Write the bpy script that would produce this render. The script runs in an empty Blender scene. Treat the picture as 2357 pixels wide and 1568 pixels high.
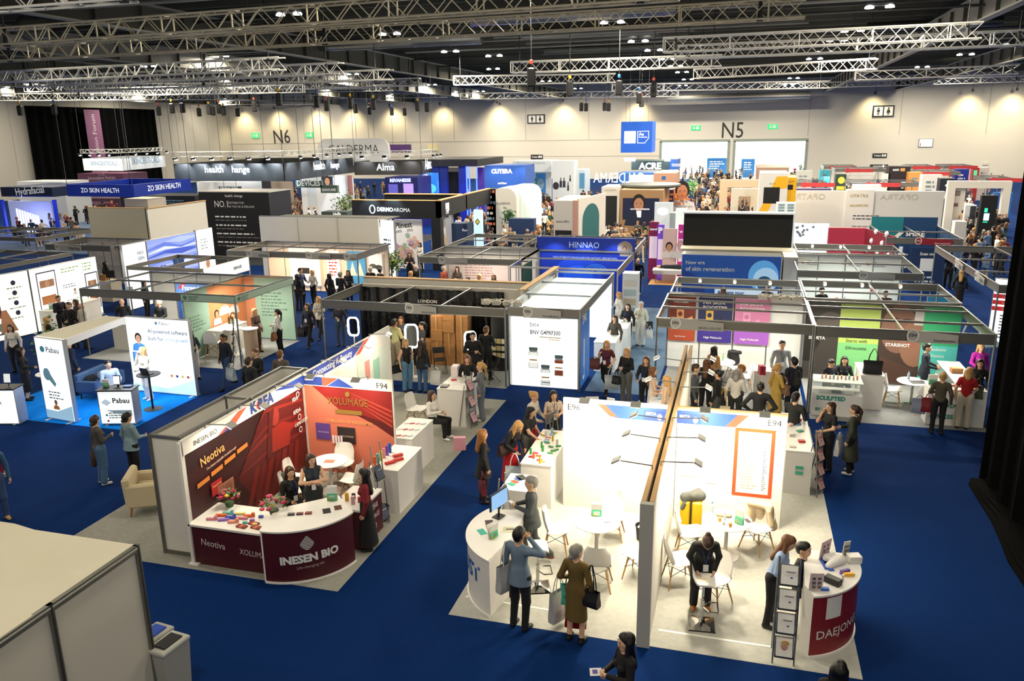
import bpy,math,random
import numpy as np
from mathutils import Vector,Matrix
C=bpy.context.scene.collection
R_=random.Random(7)
PI=math.pi
# ------ camera
H=7.7
FPX,PCX,PCY=1834.1,1178.5,784.0
YAW,PITCH,ROLL=-0.28095,0.25723,-0.01514
_F=Vector((math.sin(YAW)*math.cos(PITCH),math.cos(YAW)*math.cos(PITCH),-math.sin(PITCH)))
_r=Vector((math.cos(YAW),-math.sin(YAW),0));_u=_r.cross(_F)
_R=math.cos(ROLL)*_r+math.sin(ROLL)*_u
_U=-math.sin(ROLL)*_r+math.cos(ROLL)*_u
cd=bpy.data.cameras.new('camera');cam=bpy.data.objects.new('camera',cd);C.objects.link(cam)
cd.sensor_width=36.0;cd.lens=36.0*FPX/2357.0;cd.clip_start=0.1;cd.clip_end=400
M3=Matrix((_R,_U,-_F)).transposed()
cam.matrix_world=Matrix.Translation((0,0,H))@M3.to_4x4()
bpy.context.scene.camera=cam
# ------ world, hall lamps, exposure
sc=bpy.context.scene
w=bpy.data.worlds.new('world');sc.world=w;w.use_nodes=True
w.node_tree.nodes['Background'].inputs[0].default_value=(1.0,0.95,0.86,1)
w.node_tree.nodes['Background'].inputs[1].default_value=0.5
sc.view_settings.view_transform='Standard';sc.view_settings.look='None'
sc.view_settings.gamma=1;sc.view_settings.use_curve_mapping=False
sc.view_settings.exposure=0.12
sc.cycles.max_bounces=5;sc.cycles.diffuse_bounces=2;sc.cycles.glossy_bounces=2
sc.cycles.transmission_bounces=4;sc.cycles.transparent_max_bounces=6
sc.cycles.use_denoising=True;sc.cycles.sample_clamp_indirect=4
sc.cycles.use_adaptive_sampling=True;sc.cycles.adaptive_threshold=0.03
sc.cycles.caustics_reflective=False;sc.cycles.caustics_refractive=False
HALL_W,KSPOT_W=430.0,50.0
# ------ pixel -> place
OR=dict(A=(0,0),B=(780,0),C=(1557,0),D=(0,500),E=(780,500),F=(1557,500),G=(0,1028),H=(780,1028),I=(1557,1028))
def K(c,x,y):return(OR[c][0]+x/2.9037,OR[c][1]+y/2.9037)
def ray(p):return _R*((p[0]-PCX)/FPX)-_U*((p[1]-PCY)/FPX)+_F
def at(p,z=0.0):
 d=ray(p);t=(z-H)/d.z;return Vector((d.x*t,d.y*t,z))
def aty(p,Y):
 d=ray(p);t=Y/d.y;return Vector((d.x*t,Y,H+d.z*t))
def atx(p,X):
 d=ray(p);t=X/d.x;return Vector((X,d.y*t,H+d.z*t))
 # ------ materials
def lin(h):
 h=h.lstrip('#');v=[int(h[i:i+2],16)/255 for i in(0,2,4)]
 return[(c/12.92 if c<=.04045 else((c+.055)/1.055)**2.4)for c in v]
_mc={}
def m(h,r=.6,me=0.0,e=0.0,n=0.0,al=1.0,s=30.0,b=0.0):
 k=(h,r,me,e,n,al,s,b)
 if k in _mc:return _mc[k]
 mt=bpy.data.materials.new('material_'+h.lstrip('#'));mt.use_nodes=True
 nt=mt.node_tree;bs=nt.nodes['Principled BSDF'];c=lin(h)
 bs.inputs['Base Color'].default_value=(*c,1);bs.inputs['Roughness'].default_value=r
 bs.inputs['Metallic'].default_value=me
 if r>=.9:bs.inputs['Specular IOR Level'].default_value=.08
 if e:
  bs.inputs['Emission Color'].default_value=(*c,1);bs.inputs['Emission Strength'].default_value=e
 if n or b:
  tc=nt.nodes.new('ShaderNodeTexCoord');nz=nt.nodes.new('ShaderNodeTexNoise')
  nz.inputs['Scale'].default_value=s;nz.inputs['Detail'].default_value=4
  nt.links.new(tc.outputs['Object'],nz.inputs['Vector'])
  if n:
   mx=nt.nodes.new('ShaderNodeMixRGB');mx.inputs[1].default_value=(*[x*(1-n)for x in c],1)
   mx.inputs[2].default_value=(*[min(1,x*(1+n))for x in c],1)
   nt.links.new(nz.outputs['Fac'],mx.inputs[0]);nt.links.new(mx.outputs[0],bs.inputs['Base Color'])
  if b:
   bp=nt.nodes.new('ShaderNodeBump');bp.inputs['Strength'].default_value=b;bp.inputs['Distance'].default_value=.02
   nt.links.new(nz.outputs['Fac'],bp.inputs['Height']);nt.links.new(bp.outputs[0],bs.inputs['Normal'])
 if al<1:
  bs.inputs['Alpha'].default_value=al
 _mc[k]=mt;return mt
def carpet(h):return m(h,.95,0,0,.18,1,9,.25)
ALU=m('#9a9c9c',.32,.85);ALUD=m('#6d7070',.4,.7);WHT=m('#f2f1ec',.5);PANEL=m('#e6e4dc',.6,0,0,.02,1,3)
BLK=m('#101113',.5);BLKM=m('#0a0a0b',.9);WOOD=m('#c79a5f',.5,0,0,.2,1,12);CHROME=m('#d8d8d8',.08,1.0)
GLASS=m('#cfe6e2',.05,0,0,0,.28);DKG=m('#3a3d40',.5);GOLD=m('#c7a458',.35,.6)
# ------ mesh helpers
def link_mesh(name,V,Fs,mats,mi=None,parent=None,smooth=False):
 me=bpy.data.meshes.new(name)
 if parent is not None and getattr(parent,'location',None)is not None:
  L=parent['_o']if '_o' in parent.keys()else(0,0,0)
  V=[(v[0]-L[0],v[1]-L[1],v[2]-L[2])for v in V]
 me.from_pydata([tuple(map(float,v))for v in V],[],[tuple(int(i)for i in f)for f in Fs])
 for mt in mats:me.materials.append(mt)
 if mi is not None:me.polygons.foreach_set('material_index',np.asarray(mi,dtype=np.int32))
 if smooth:me.polygons.foreach_set('use_smooth',[True]*len(me.polygons))
 me.update()
 o=bpy.data.objects.new(name,me);C.objects.link(o)
 if parent is not None:o.parent=parent
 return o
class MB:
 def __init__(s):s.v=[];s.f=[];s.mi=[];s.ms=[]
 def mat(s,mt):
  if mt not in s.ms:s.ms.append(mt)
  return s.ms.index(mt)
 def add(s,V,Fs,mt):
  b=len(s.v);s.v+=[tuple(v)for v in V];k=s.mat(mt)
  for f in Fs:s.f.append(tuple(i+b for i in f));s.mi.append(k)
  return s
 def box(s,x0,x1,y0,y1,z0,z1,mt):
  V=[(x,y,z)for z in(z0,z1)for x,y in((x0,y0),(x1,y0),(x1,y1),(x0,y1))]
  return s.add(V,[(3,2,1,0),(4,5,6,7),(0,1,5,4),(1,2,6,5),(2,3,7,6),(3,0,4,7)],mt)
 def ob(s,c,sz,mt,rz=0.0,tilt=0.0,bev=0.0):
  hx,hy,hz=sz[0]/2,sz[1]/2,sz[2]/2
  Mx=Matrix.Rotation(rz,3,'Z')@Matrix.Rotation(tilt,3,'X')
  if bev:
   b=bev;ring=[(-hx+b,-hy),(hx-b,-hy),(hx,-hy+b),(hx,hy-b),(hx-b,hy),(-hx+b,hy),(-hx,hy-b),(-hx,-hy+b)]
   ins=[(x*(hx-b)/hx,y*(hy-b)/hy)for x,y in ring]
   L=[(ins,-hz),(ring,-hz+b),(ring,hz-b),(ins,hz)]
   V=[Mx@Vector((x,y,z))+Vector(c)for rg,z in L for x,y in rg]
   Fs=[tuple(range(7,-1,-1)),tuple(range(24,32))]
   for k in range(3):
    for i in range(8):j=(i+1)%8;Fs.append((k*8+i,k*8+j,k*8+8+j,k*8+8+i))
   return s.add(V,Fs,mt)
  V=[Mx@Vector((x,y,z))+Vector(c)for z in(-hz,hz)for x,y in((-hx,-hy),(hx,-hy),(hx,hy),(-hx,hy))]
  return s.add(V,[(3,2,1,0),(4,5,6,7),(0,1,5,4),(1,2,6,5),(2,3,7,6),(3,0,4,7)],mt)
 def bar(s,p,q,wd,ht,mt):
  p=Vector(p);q=Vector(q);d=(q-p);d.z=0;d.normalize();n=Vector((-d.y,d.x,0))*(wd/2)
  V=[]
  for P in(p,q):
   for a,z in((-1,-ht),(1,-ht),(1,0),(-1,0)):V.append(P+n*a+Vector((0,0,z)))
  return s.add(V,[(0,3,2,1),(4,5,6,7),(0,1,5,4),(1,2,6,5),(2,3,7,6),(3,0,4,7)],mt)
 def tube(s,p,q,r,mt,n=8,r2=None):
  p=Vector(p);q=Vector(q);d=(q-p)
  if d.length<1e-6:return s
  d.normalize();a=d.orthogonal().normalized();b=d.cross(a);r2=r if r2 is None else r2
  V=[P+(a*math.cos(2*PI*i/n)+b*math.sin(2*PI*i/n))*rr for P,rr in((p,r),(q,r2))for i in range(n)]
  Fs=[(i,(i+1)%n,n+(i+1)%n,n+i)for i in range(n)]+[tuple(range(n-1,-1,-1)),tuple(range(n,2*n))]
  return s.add(V,Fs,mt)
 def path(s,pts,r,mt,n=6):
  for a,b in zip(pts[:-1],pts[1:]):s.tube(a,b,r,mt,n)
  return s
 def lathe(s,c,prof,mt,n=24):
  V=[(c[0]+r*math.cos(2*PI*i/n),c[1]+r*math.sin(2*PI*i/n),c[2]+z)for r,z in prof for i in range(n)]
  Fs=[(k*n+i,k*n+(i+1)%n,(k+1)*n+(i+1)%n,(k+1)*n+i)for k in range(len(prof)-1)for i in range(n)]
  Fs+=[tuple(range(n-1,-1,-1)),tuple((len(prof)-1)*n+i for i in range(n))]
  return s.add(V,Fs,mt)
 def ell(s,c,r,mt,n=10):
  V=[];h=max(4,n//2)
  for j in range(h+1):
   a=PI*j/h-PI/2
   for i in range(n):V.append((c[0]+r[0]*math.cos(a)*math.cos(2*PI*i/n),c[1]+r[1]*math.cos(a)*math.sin(2*PI*i/n),c[2]+r[2]*math.sin(a)))
  return s.add(V,[(j*n+i,j*n+(i+1)%n,(j+1)*n+(i+1)%n,(j+1)*n+i)for j in range(h)for i in range(n)],mt)
 def prism(s,pts,z0,z1,mt):
  n=len(pts);V=[(x,y,z)for z in(z0,z1)for x,y in pts]
  A=sum(pts[i][0]*pts[(i+1)%n][1]-pts[(i+1)%n][0]*pts[i][1]for i in range(n))
  if A<0:return s.prism(pts[::-1],z0,z1,mt)
  return s.add(V,[tuple(range(n-1,-1,-1)),tuple(range(n,2*n))]+[(i,(i+1)%n,n+(i+1)%n,n+i)for i in range(n)],mt)
 def build(s,name,parent=None,smooth=False):
  return link_mesh(name,s.v,s.f,s.ms,s.mi,parent,smooth)
def tag(o,label=None,cat=None,group=None,kind=None):
 if label:o['label']=label
 if cat:o['category']=cat
 if group:o['group']=group
 if kind:o['kind']=kind
 return o
def thing(name,label,cat,loc=(0,0,0),group=None):
 o=bpy.data.objects.new(name,None);C.objects.link(o);o.empty_display_size=.2
 o.location=loc;o['_o']=tuple(float(x)for x in loc)
 return tag(o,label,cat,group)
def struct(name,mb):return tag(mb.build(name),kind='structure')
def solo(name,mb,label,cat,group=None,smooth=False,kind=None):return tag(mb.build(name,None,smooth),label,cat,group,kind)
def copy_tree(o,loc=None,rz=None,label=None,group=None,parent=None):
 c=o.copy();C.objects.link(c)
 if parent is not None:c.parent=parent
 for ch in o.children:copy_tree(ch,parent=c)
 if loc is not None:c.location=loc
 if rz is not None:c.rotation_euler=(0,0,rz)
 if label:c['label']=label
 if group:c['group']=group
 return c
 # ------ lettering
_tc={}
def tgeo(t,bold=0.0):
 k=(t,bold)
 if k in _tc:return _tc[k]
 cu=bpy.data.curves.new('t','FONT');cu.body=t;cu.size=1;cu.resolution_u=2;cu.offset=bold
 o=bpy.data.objects.new('t',cu);me=bpy.data.meshes.new_from_object(o)
 V=np.zeros(len(me.vertices)*3);me.vertices.foreach_get('co',V);V=V.reshape(-1,3)
 Fs=[tuple(p.vertices)for p in me.polygons]
 bpy.data.objects.remove(o);bpy.data.curves.remove(cu);bpy.data.meshes.remove(me)
 if len(V):V[:,0]-=V[:,0].min()
 _tc[k]=(V,Fs);return _tc[k]
class Surf:
 """a vertical face p0->p1 (seen from its front, left to right); prints sit a few millimetres off it"""
 def __init__(s,p0,p1,off=.004,parent=None):
  s.p0=Vector((p0[0],p0[1],0));d=Vector((p1[0]-p0[0],p1[1]-p0[1],0));s.w=d.length;s.d=d.normalized()
  s.n=Vector((s.d.y,-s.d.x,0));s.off=off;s.parent=parent;s.g=MB();s.t=MB();s.k=0
 def S(s,u,z,o=0.0):return s.p0+s.d*u+s.n*(s.off+o)+Vector((0,0,z))
 def uv(s,p):
  if len(p)==3:return(p[1],p[2])
  r=ray(p);q=s.p0+s.n*s.off;t=((q.x)*s.n.x+(q.y)*s.n.y)/(r.x*s.n.x+r.y*s.n.y)
  P=Vector((r.x*t,r.y*t,H+r.z*t));return((P-s.p0).dot(s.d),P.z)
 def poly(s,pts,mt):
  s.k+=1;q=[s.uv(p)for p in pts]
  n=len(q);A=sum(q[i][0]*q[(i+1)%n][1]-q[(i+1)%n][0]*q[i][1]for i in range(n))
  if A<0:q=q[::-1]
  s.g.add([s.S(a,b,.0012*s.k)for a,b in q],[tuple(range(n))],mt);return s
 def rect(s,a,b,mt):
  (u0,z0),(u1,z1)=s.uv(a),s.uv(b);return s.poly([(0,u0,z0),(0,u1,z0),(0,u1,z1),(0,u0,z1)],mt)
 def R(s,u0,z0,u1,z1,mt):return s.poly([(0,u0,z0),(0,u1,z0),(0,u1,z1),(0,u0,z1)],mt)
 def ov(s,u,z,ru,rz,mt,a0=0,a1=360,n=20):
  return s.poly([(0,u+ru*math.cos(math.radians(a0+(a1-a0)*i/n)),z+rz*math.sin(math.radians(a0+(a1-a0)*i/n)))for i in range(n+(a1-a0<360))],mt)
 def ovp(s,p,ru,rz,mt):u,z=s.uv(p);return s.ov(u,z,ru,rz,mt)
 def txt(s,t,a,b,mt,bold=0.0,hf=1.0):
  """baseline from a to b; letter height follows from the width unless hf says otherwise"""
  (u0,z0),(u1,z1)=s.uv(a),s.uv(b);V,Fs=tgeo(t,bold)
  if not len(V):return s
  W=V[:,0].max();k=math.hypot(u1-u0,z1-z0)/W;ex=((u1-u0)/(W*k),(z1-z0)/(W*k))
  s.k+=1
  s.t.add([s.S(u0+(x*ex[0]-y*hf*ex[1])*k,z0+(x*ex[1]+y*hf*ex[0])*k,.003+.0012*s.k)for x,y,_ in V],Fs,mt);return s
 def lines(s,u0,u1,z1,z0,n,mt,seed=1,hh=.45):
  """rows of small print too fine to read in the photograph"""
  rr=random.Random(seed);dz=(z1-z0)/n
  for i in range(n):
   z=z1-(i+.7)*dz;L=(u1-u0)*rr.uniform(.6,1);u=u0
   while u<u0+L:
    wd=rr.uniform(.4,1.6)*dz;s.k_=1
    s.g.add([s.S(a,b,.006)for a,b in((u,z),(min(u+wd,u0+L),z),(min(u+wd,u0+L),z+dz*hh),(u,z+dz*hh))],[(0,1,2,3)],mt);u+=wd+dz*.3
  return s
 def face(s,p,h,skin='#d9a07c',hair='#2a1c14',top='#e8e8ea',e=0.0):
  """a printed portrait: shoulders, neck, hair, face, eyes and mouth"""
  u,z=s.uv(p);k=h
  s.poly([(0,u-.42*k,z-.62*k),(0,u-.34*k,z-.3*k),(0,u-.1*k,z-.2*k),(0,u+.1*k,z-.2*k),(0,u+.34*k,z-.3*k),(0,u+.42*k,z-.62*k)],m(top,.6,0,e))
  s.ov(u,z+.06*k,.2*k,.25*k,m(hair,.6,0,e*.6))
  s.R(u-.06*k,z-.28*k,u+.06*k,z-.1*k,m(skin,.6,0,e));s.ov(u,z,.145*k,.2*k,m(skin,.6,0,e))
  for sx in(-1,1):s.ov(u+sx*.06*k,z+.03*k,.022*k,.012*k,m('#22181a',.6))
  s.ov(u,z-.1*k,.045*k,.014*k,m('#a8473f',.6));return s
 def done(s,gname='printed_graphic',tname='lettering'):
  if s.g.v:s.g.build(gname,s.parent)
  if s.t.v:s.t.build(tname,s.parent)
  return s
class Arc(Surf):
 """the bowed front of a counter: arc about c, radius r, from angle a0 to a1 (radians)"""
 def __init__(s,c,r,a0,a1,off=.004,parent=None):
  s.c=c;s.r=r;s.a0=a0;s.a1=a1;s.off=off;s.parent=parent;s.w=abs(a1-a0)*r;s.g=MB();s.t=MB();s.k=0;s.sg=1 if a1>a0 else-1
 def S(s,u,z,o=0.0):
  a=s.a0+s.sg*u/s.r;R=s.r+s.off+o;return Vector((s.c[0]+R*math.cos(a),s.c[1]+R*math.sin(a),z))
 def uv(s,p):return(p[1],p[2])
 def R(s,u0,z0,u1,z1,mt):
  n=max(1,int(abs(u1-u0)/.08));k=s.k
  for i in range(n):s.k=k;s.poly([(0,a,z)for a,z in((u0+(u1-u0)*i/n,z0),(u0+(u1-u0)*(i+1)/n,z0),(u0+(u1-u0)*(i+1)/n,z1),(u0+(u1-u0)*i/n,z1))],mt)
  return s
def spot(loc,tgt,energy,col='#fff4e0',size=.12,spread=120,name='stand_spot'):
 L=bpy.data.lights.new(name,'SPOT');L.energy=energy;L.color=lin(col);L.shadow_soft_size=size
 L.spot_size=math.radians(spread);L.spot_blend=.6
 o=bpy.data.objects.new(name,L);C.objects.link(o);o.location=loc
 o.rotation_euler=(Vector(tgt)-Vector(loc)).to_track_quat('-Z','Y').to_euler();return o
def area(loc,energy,sx,sy,col='#fff4e0',rot=(0,0,0),name='stand_light'):
 L=bpy.data.lights.new(name,'AREA');L.shape='RECTANGLE';L.size=sx;L.size_y=sy;L.energy=energy;L.color=lin(col)
 o=bpy.data.objects.new(name,L);C.objects.link(o);o.location=loc;o.rotation_euler=rot;return o
 # ------ people
def surfnet(D,o,h):
 S=D<0;nx,ny,nz=D.shape;sh=(nx-1,ny-1,nz-1)
 acc=np.zeros(sh+(3,),np.float32);cnt=np.zeros(sh,np.int32)
 n3=(nx,ny,nz)
 for ax in range(3):
  ot=[i for i in range(3)if i != ax]
  for a in(0,1):
   for b in(0,1):
    st=[0,0,0];st[ot[0]]=a;st[ot[1]]=b;en=list(st);en[ax]=1
    s0=tuple(slice(st[i],n3[i]-1+st[i])for i in range(3));s1=tuple(slice(en[i],n3[i]-1+en[i])for i in range(3))
    mk=S[s0]!= S[s1];d0=D[s0][mk];d1=D[s1][mk]
    t=d0/(d0-d1);acc[...,ax][mk]+=t
    if a:acc[...,ot[0]][mk]+=1
    if b:acc[...,ot[1]][mk]+=1
    cnt[mk]+=1
 on=cnt>0;ix=np.full(sh,-1,np.int64);ix[on]=np.arange(on.sum())
 ijk=np.argwhere(on);V=(ijk+acc[on]/cnt[on][:,None])*h+np.asarray(o)
 Q=[]
 for ax in range(3):
  o1,o2=(ax+1)%3,(ax+2)%3
  s0=[slice(None)]*3;s1=[slice(None)]*3
  s0[ax]=slice(0,-1);s1[ax]=slice(1,None)
  cr=S[tuple(s0)]!= S[tuple(s1)];P=np.argwhere(cr)
  P=P[(P[:,o1]>0)&(P[:,o2]>0)&(P[:,o1]<n3[o1]-1)&(P[:,o2]<n3[o2]-1)]
  fl=S[P[:,0],P[:,1],P[:,2]]
  def c(da,db):
   q=P.copy();q[:,o1]+=da;q[:,o2]+=db;return ix[q[:,0],q[:,1],q[:,2]]
  q=np.stack([c(-1,-1),c(0,-1),c(0,0),c(-1,0)],1)
  q[~fl]=q[~fl][:,::-1];Q.append(q)
 return V,np.concatenate(Q)
class SDF:
 """smoothly joined tapered capsules; prim: (a, b, ra, rb, tag, squash axis, squash, zcut)"""
 def __init__(s):s.p=[];s.cut=[]
 def c(s,a,b,ra,rb,tag=0,ax=None,sq=1.0,zc=None):s.p.append((np.array(a,float),np.array(b,float),ra,rb,tag,None if ax is None else np.array(ax,float),sq,zc));return s
 @staticmethod
 def d(pr,P):
  a,b,ra,rb,tag,ax,sq,zc=pr
  if ax is not None:
   P2=P+(P@ax)[...,None]*ax*(sq-1);a=a+(a@ax)*ax*(sq-1);b=b+(b@ax)*ax*(sq-1)
  else:P2=P
  ab=b-a;L=max(ab@ab,1e-9);t=np.clip(((P2-a)@ab)/L,0,1)
  d=np.linalg.norm(P2-a-t[...,None]*ab,axis=-1)-(ra+(rb-ra)*t)
  if zc is not None:d=np.maximum(d,zc-P[...,2])
  return d
 def mesh(s,h,k=.012):
  lo=np.min([np.minimum(p[0],p[1])-max(p[2],p[3])for p in s.p],0)-3*h;hi=np.max([np.maximum(p[0],p[1])+max(p[2],p[3])for p in s.p],0)+3*h
  n=np.ceil((hi-lo)/h).astype(int)+1
  ac=np.full(n,1e-30);X=[lo[i]+h*np.arange(n[i])for i in range(3)]
  for p in s.p:
   mg=max(p[2],p[3])+6*k+h
   l=np.minimum(p[0],p[1])-mg;u=np.maximum(p[0],p[1])+mg
   i0=np.clip(np.floor((l-lo)/h).astype(int),0,n-1);i1=np.clip(np.ceil((u-lo)/h).astype(int)+1,1,n)
   G=np.stack(np.meshgrid(*[X[i][i0[i]:i1[i]]for i in range(3)],indexing='ij'),-1)
   ac[i0[0]:i1[0],i0[1]:i1[1],i0[2]:i1[2]]+=np.exp(-np.clip(s.d(p,G)/k,-60,60))
  D=-k*np.log(ac)
  for(c,r)in s.cut:
   G=np.stack(np.meshgrid(*X,indexing='ij'),-1)
   D=np.maximum(D,-(np.linalg.norm((G-c)/r,axis=-1)-1)*min(r))
  V,Q=surfnet(D,lo,h)
  Fc=V[Q].mean(1);best=np.full(len(Fc),9e9);tg=np.zeros(len(Fc),np.int32)
  for p in s.p:
   d=s.d(p,Fc);w=d<best;best[w]=d[w];tg[w]=p[4]
  return V,Q,tg
ARMS=dict(down=((.25,.04,1.13),(.265,-.03,.88)),fwd=((.24,-.05,1.13),(.15,-.27,1.07)),phone=((.23,-.03,1.14),(.06,-.26,1.17)),
fold=((.25,-.09,1.15),(-.04,-.2,1.17)),head=((.35,-.1,1.33),(.15,-.06,1.55)),hip=((.37,.08,1.15),(.2,.0,.99)),
strap=((.24,-.03,1.14),(.15,-.17,1.32)),reach=((.24,-.2,1.2),(.17,-.43,1.1)),carry=((.26,.06,1.13),(.2,-.18,1.0)),face=((.22,-.16,1.18),(.06,-.15,1.48)))
def rotm(ax,deg):return np.array(Matrix.Rotation(math.radians(deg),3,ax))
def person_geo(sex='f',arms=('down','down'),legs='stand',lean=0,hp=0,hy=0,sleeve='long',bot='trousers',hair='long',h=.016,hem=.62,wide=1.0,bulk=1.0):
 """one continuous body (material tags 0 skin 1 top 2 bottom 3 shoe) plus a separate hair surface; faces -y, 1.72 m tall"""
 B=SDF();sw=.175 if sex=='f' else .2;hw=.098 if sex=='f' else .09
 sit=legs=='sit';dz=-.41 if sit else 0
 Rt=rotm('X',lean);piv=np.array([0,0,.95])
 def U(p):return Rt@(np.array(p,float)-piv)+piv+(0,0,dz)
 fy=Rt@np.array([0,1.,0])
 bk=bulk*1.07
 B.c(U((0,0,.98)),U((0,0,1.1)),.128*bk*(1.03 if sex=='f' else 1),.115*bk*(1 if sex=='m' else .93),1,fy,1.3)
 B.c(U((0,0,1.1)),U((0,0,1.3)),.118*bk,.138*bk,1,fy,1.35)
 B.c(U((-sw+.06,.01,1.37)),U((sw-.06,.01,1.37)),.075*bk,.075*bk,1,fy,1.15)
 if sex=='f':
  for s in(-1,1):B.c(U((s*.065,-.085,1.25)),U((s*.065,-.07,1.26)),.055,.05,1)
 B.c(U((0,.01,1.36)),U((0,.0,1.5)),.058,.05,0)
 Rh=Rt@rotm('Z',hy)@rotm('X',hp);nk=U((0,.0,1.47))
 def Hd(p):return nk+Rh@np.array(p,float)
 hx=Rh@np.array([1.,0,0])
 B.c(Hd((0,.018,.145)),Hd((0,-.02,.135)),.088,.085,0,hx,1.14);B.c(Hd((0,-.02,.1)),Hd((0,-.045,.045)),.066,.043,0)
 B.c(Hd((0,-.09,.12)),Hd((0,-.1,.095)),.009,.012,0)
 for s in(-1,1):B.c(Hd((s*.078,.012,.125)),Hd((s*.082,.014,.085)),.016,.012,0)
 J={}
 hips=np.array([0,0,.93+dz])
 bt=1 if bot in('dress','coat')else 2
 skirted=bot in('skirt','dress','longskirt')
 for s in(-1,1):
  hp_=np.array([s*hw,0,.91+dz])
  if sit:kn=np.array([s*.11,-.44,.52]);an=np.array([s*.11,-.42,.09])
  elif legs=='walk':
   kn=np.array([s*.095,-.13 if s>0 else .04,.5]);an=np.array([s*.09,-.27 if s>0 else .33,.09 if s>0 else .16])
  elif legs=='cross':kn=np.array([s*.07,-.03,.49]);an=np.array([-s*.03,.02*s,.09])
  else:kn=np.array([s*.105,-.015,.49]);an=np.array([s*.11,.03,.085])
  lt=0 if skirted or bot=='bare' else 2
  wd=wide if not skirted else .85
  B.c(hp_,kn,.098*wd,.07*wd,2 if lt==2 else 0)
  if lt==2:B.c(kn,an+(0,0,.02),.067*wd,.055*(wide**2),2,None,1,None)
  else:B.c(kn,an,.056,.038,0)
  ty=-.16;tz=.035 if not(legs=='walk' and s<0)else .05
  B.c(an+(0,.03,-.045),np.array([an[0]+s*.02,an[1]+ty+.03,an[2]-.085+tz-.0]),.042,.036,3,(0,0,1),1.1,an[2]-.085 if an[2]<.1 else None)
  B.c(an+(0,0,-.03),an+(0,0,.02),.042,.04,3)
 B.c(np.array([-hw+.02,0,.92+dz]),np.array([hw-.02,0,.92+dz]),.105*bk,.105*bk,2 if bot not in('dress','coat','jacket')else 1,(0,1,0),1.15)
 if bot=='jacket' and not sit:B.c((0,0,1.0),(0,.01,.8),.155*bk,.19*bk,1,(0,1,0),1.25,.8)
 if bot in('skirt','dress','coat','longskirt')and not sit:
  top=.98;fl=dict(skirt=.2,dress=.19,coat=.24,longskirt=.25)[bot]
  B.c((0,0,top),(0,.01,hem),.14*bk,fl,bt if bot != 'longskirt' else 2,(0,1,0),1.3,hem)
 if bot in('skirt','dress','coat','longskirt')and sit:
  for s in(-1,1):B.c((s*.07,0,.52),(s*.09,-.4,.53),.11,.08,bt)
 ends=[]
 for s,nm in((-1,arms[0]),(1,arms[1])):
  e,wv=ARMS[nm];sh=U((s*(sw-.01),.01,1.375));el=U((s*e[0],e[1],e[2]));wr=U((s*wv[0],wv[1],wv[2]+(.02 if nm=='fold' and s>0 else 0)))
  if nm=='down' and lean>20:el=sh+np.array([s*.05,-.02,-.27]);wr=el+np.array([s*.0,-.06,-.24])
  if sit and nm in('down',):wr=np.array([s*.14,-.28,.62]);el=np.array([s*.25,-.02,.74])
  ta=1 if sleeve in('long','short')else 0;tf=1 if sleeve=='long' else 0
  if sleeve=='short':
   md=sh*.45+el*.55;B.c(sh,md,.058,.054,1);B.c(md,el,.043,.038,0)
  else:B.c(sh,el,.062 if ta else .049,.05 if ta else .039,ta)
  B.c(el,wr,.048 if tf else .038,.034 if tf else .026,tf)
  d=wr-el;d=d/np.linalg.norm(d);ends.append((wr,d,s))
  B.c(wr,wr+d*.065,.024,.03,0,np.cross(d,(0,0,1.))/max(1e-6,np.linalg.norm(np.cross(d,(0,0,1.)))),1.35)
 V,Q,tg=B.mesh(h)
 if skirted and not sit:
  fc=V[Q].mean(1);tg[(tg==0)&(fc[:,2]>hem+.004)&(fc[:,2]<1.0)&(np.abs(fc[:,0])<.215)&(fc[:,1]>-.15)]=bt
 V=[tuple(v)for v in V];Fs=[tuple(q)for q in Q];tg=list(tg)
 fm=MB();SK=0
 for wr,d,s in ends:
  side=np.cross(d,(s*1.,.2,0));side /= max(1e-6,np.linalg.norm(side));pn=np.cross(d,side)
  inw=np.array([-s,-.3,-.2]);pn=pn if pn@inw>0 else-pn
  if side[1]>0:side=-side
  for i,(o,L)in enumerate(((.026,.062),(.009,.07),(-.009,.066),(-.026,.052))):
   b0=wr+d*.07+side*o;k1=b0+d*L*.55+pn*.008;k2=k1+d*L*.35+pn*.03
   fm.tube(b0,k1,.0095,SK,5,.0085);fm.tube(k1,k2,.0085,SK,5,.006)
  b0=wr+d*.025+side*.026;k1=b0+side*.028+d*.03+pn*.006;fm.tube(b0,k1,.011,SK,5,.009);fm.tube(k1,k1+d*.03,.009,SK,5,.007)
 for v in(-1,1):
  fm.ell(Hd((v*.033,-.094,.135)),(.013,.008,.008),5,6);fm.ell(Hd((v*.034,-.1,.155)),(.022,.006,.004),4,6)
 fm.ell(Hd((0,-.098,.062)),(.024,.008,.007),6,8)
 b=len(V);V+=[tuple(v)for v in fm.v];Fs+=[tuple(i+b for i in f)for f in fm.f];tg+=[fm.ms[i]for i in fm.mi]
 hair_g=None
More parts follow.
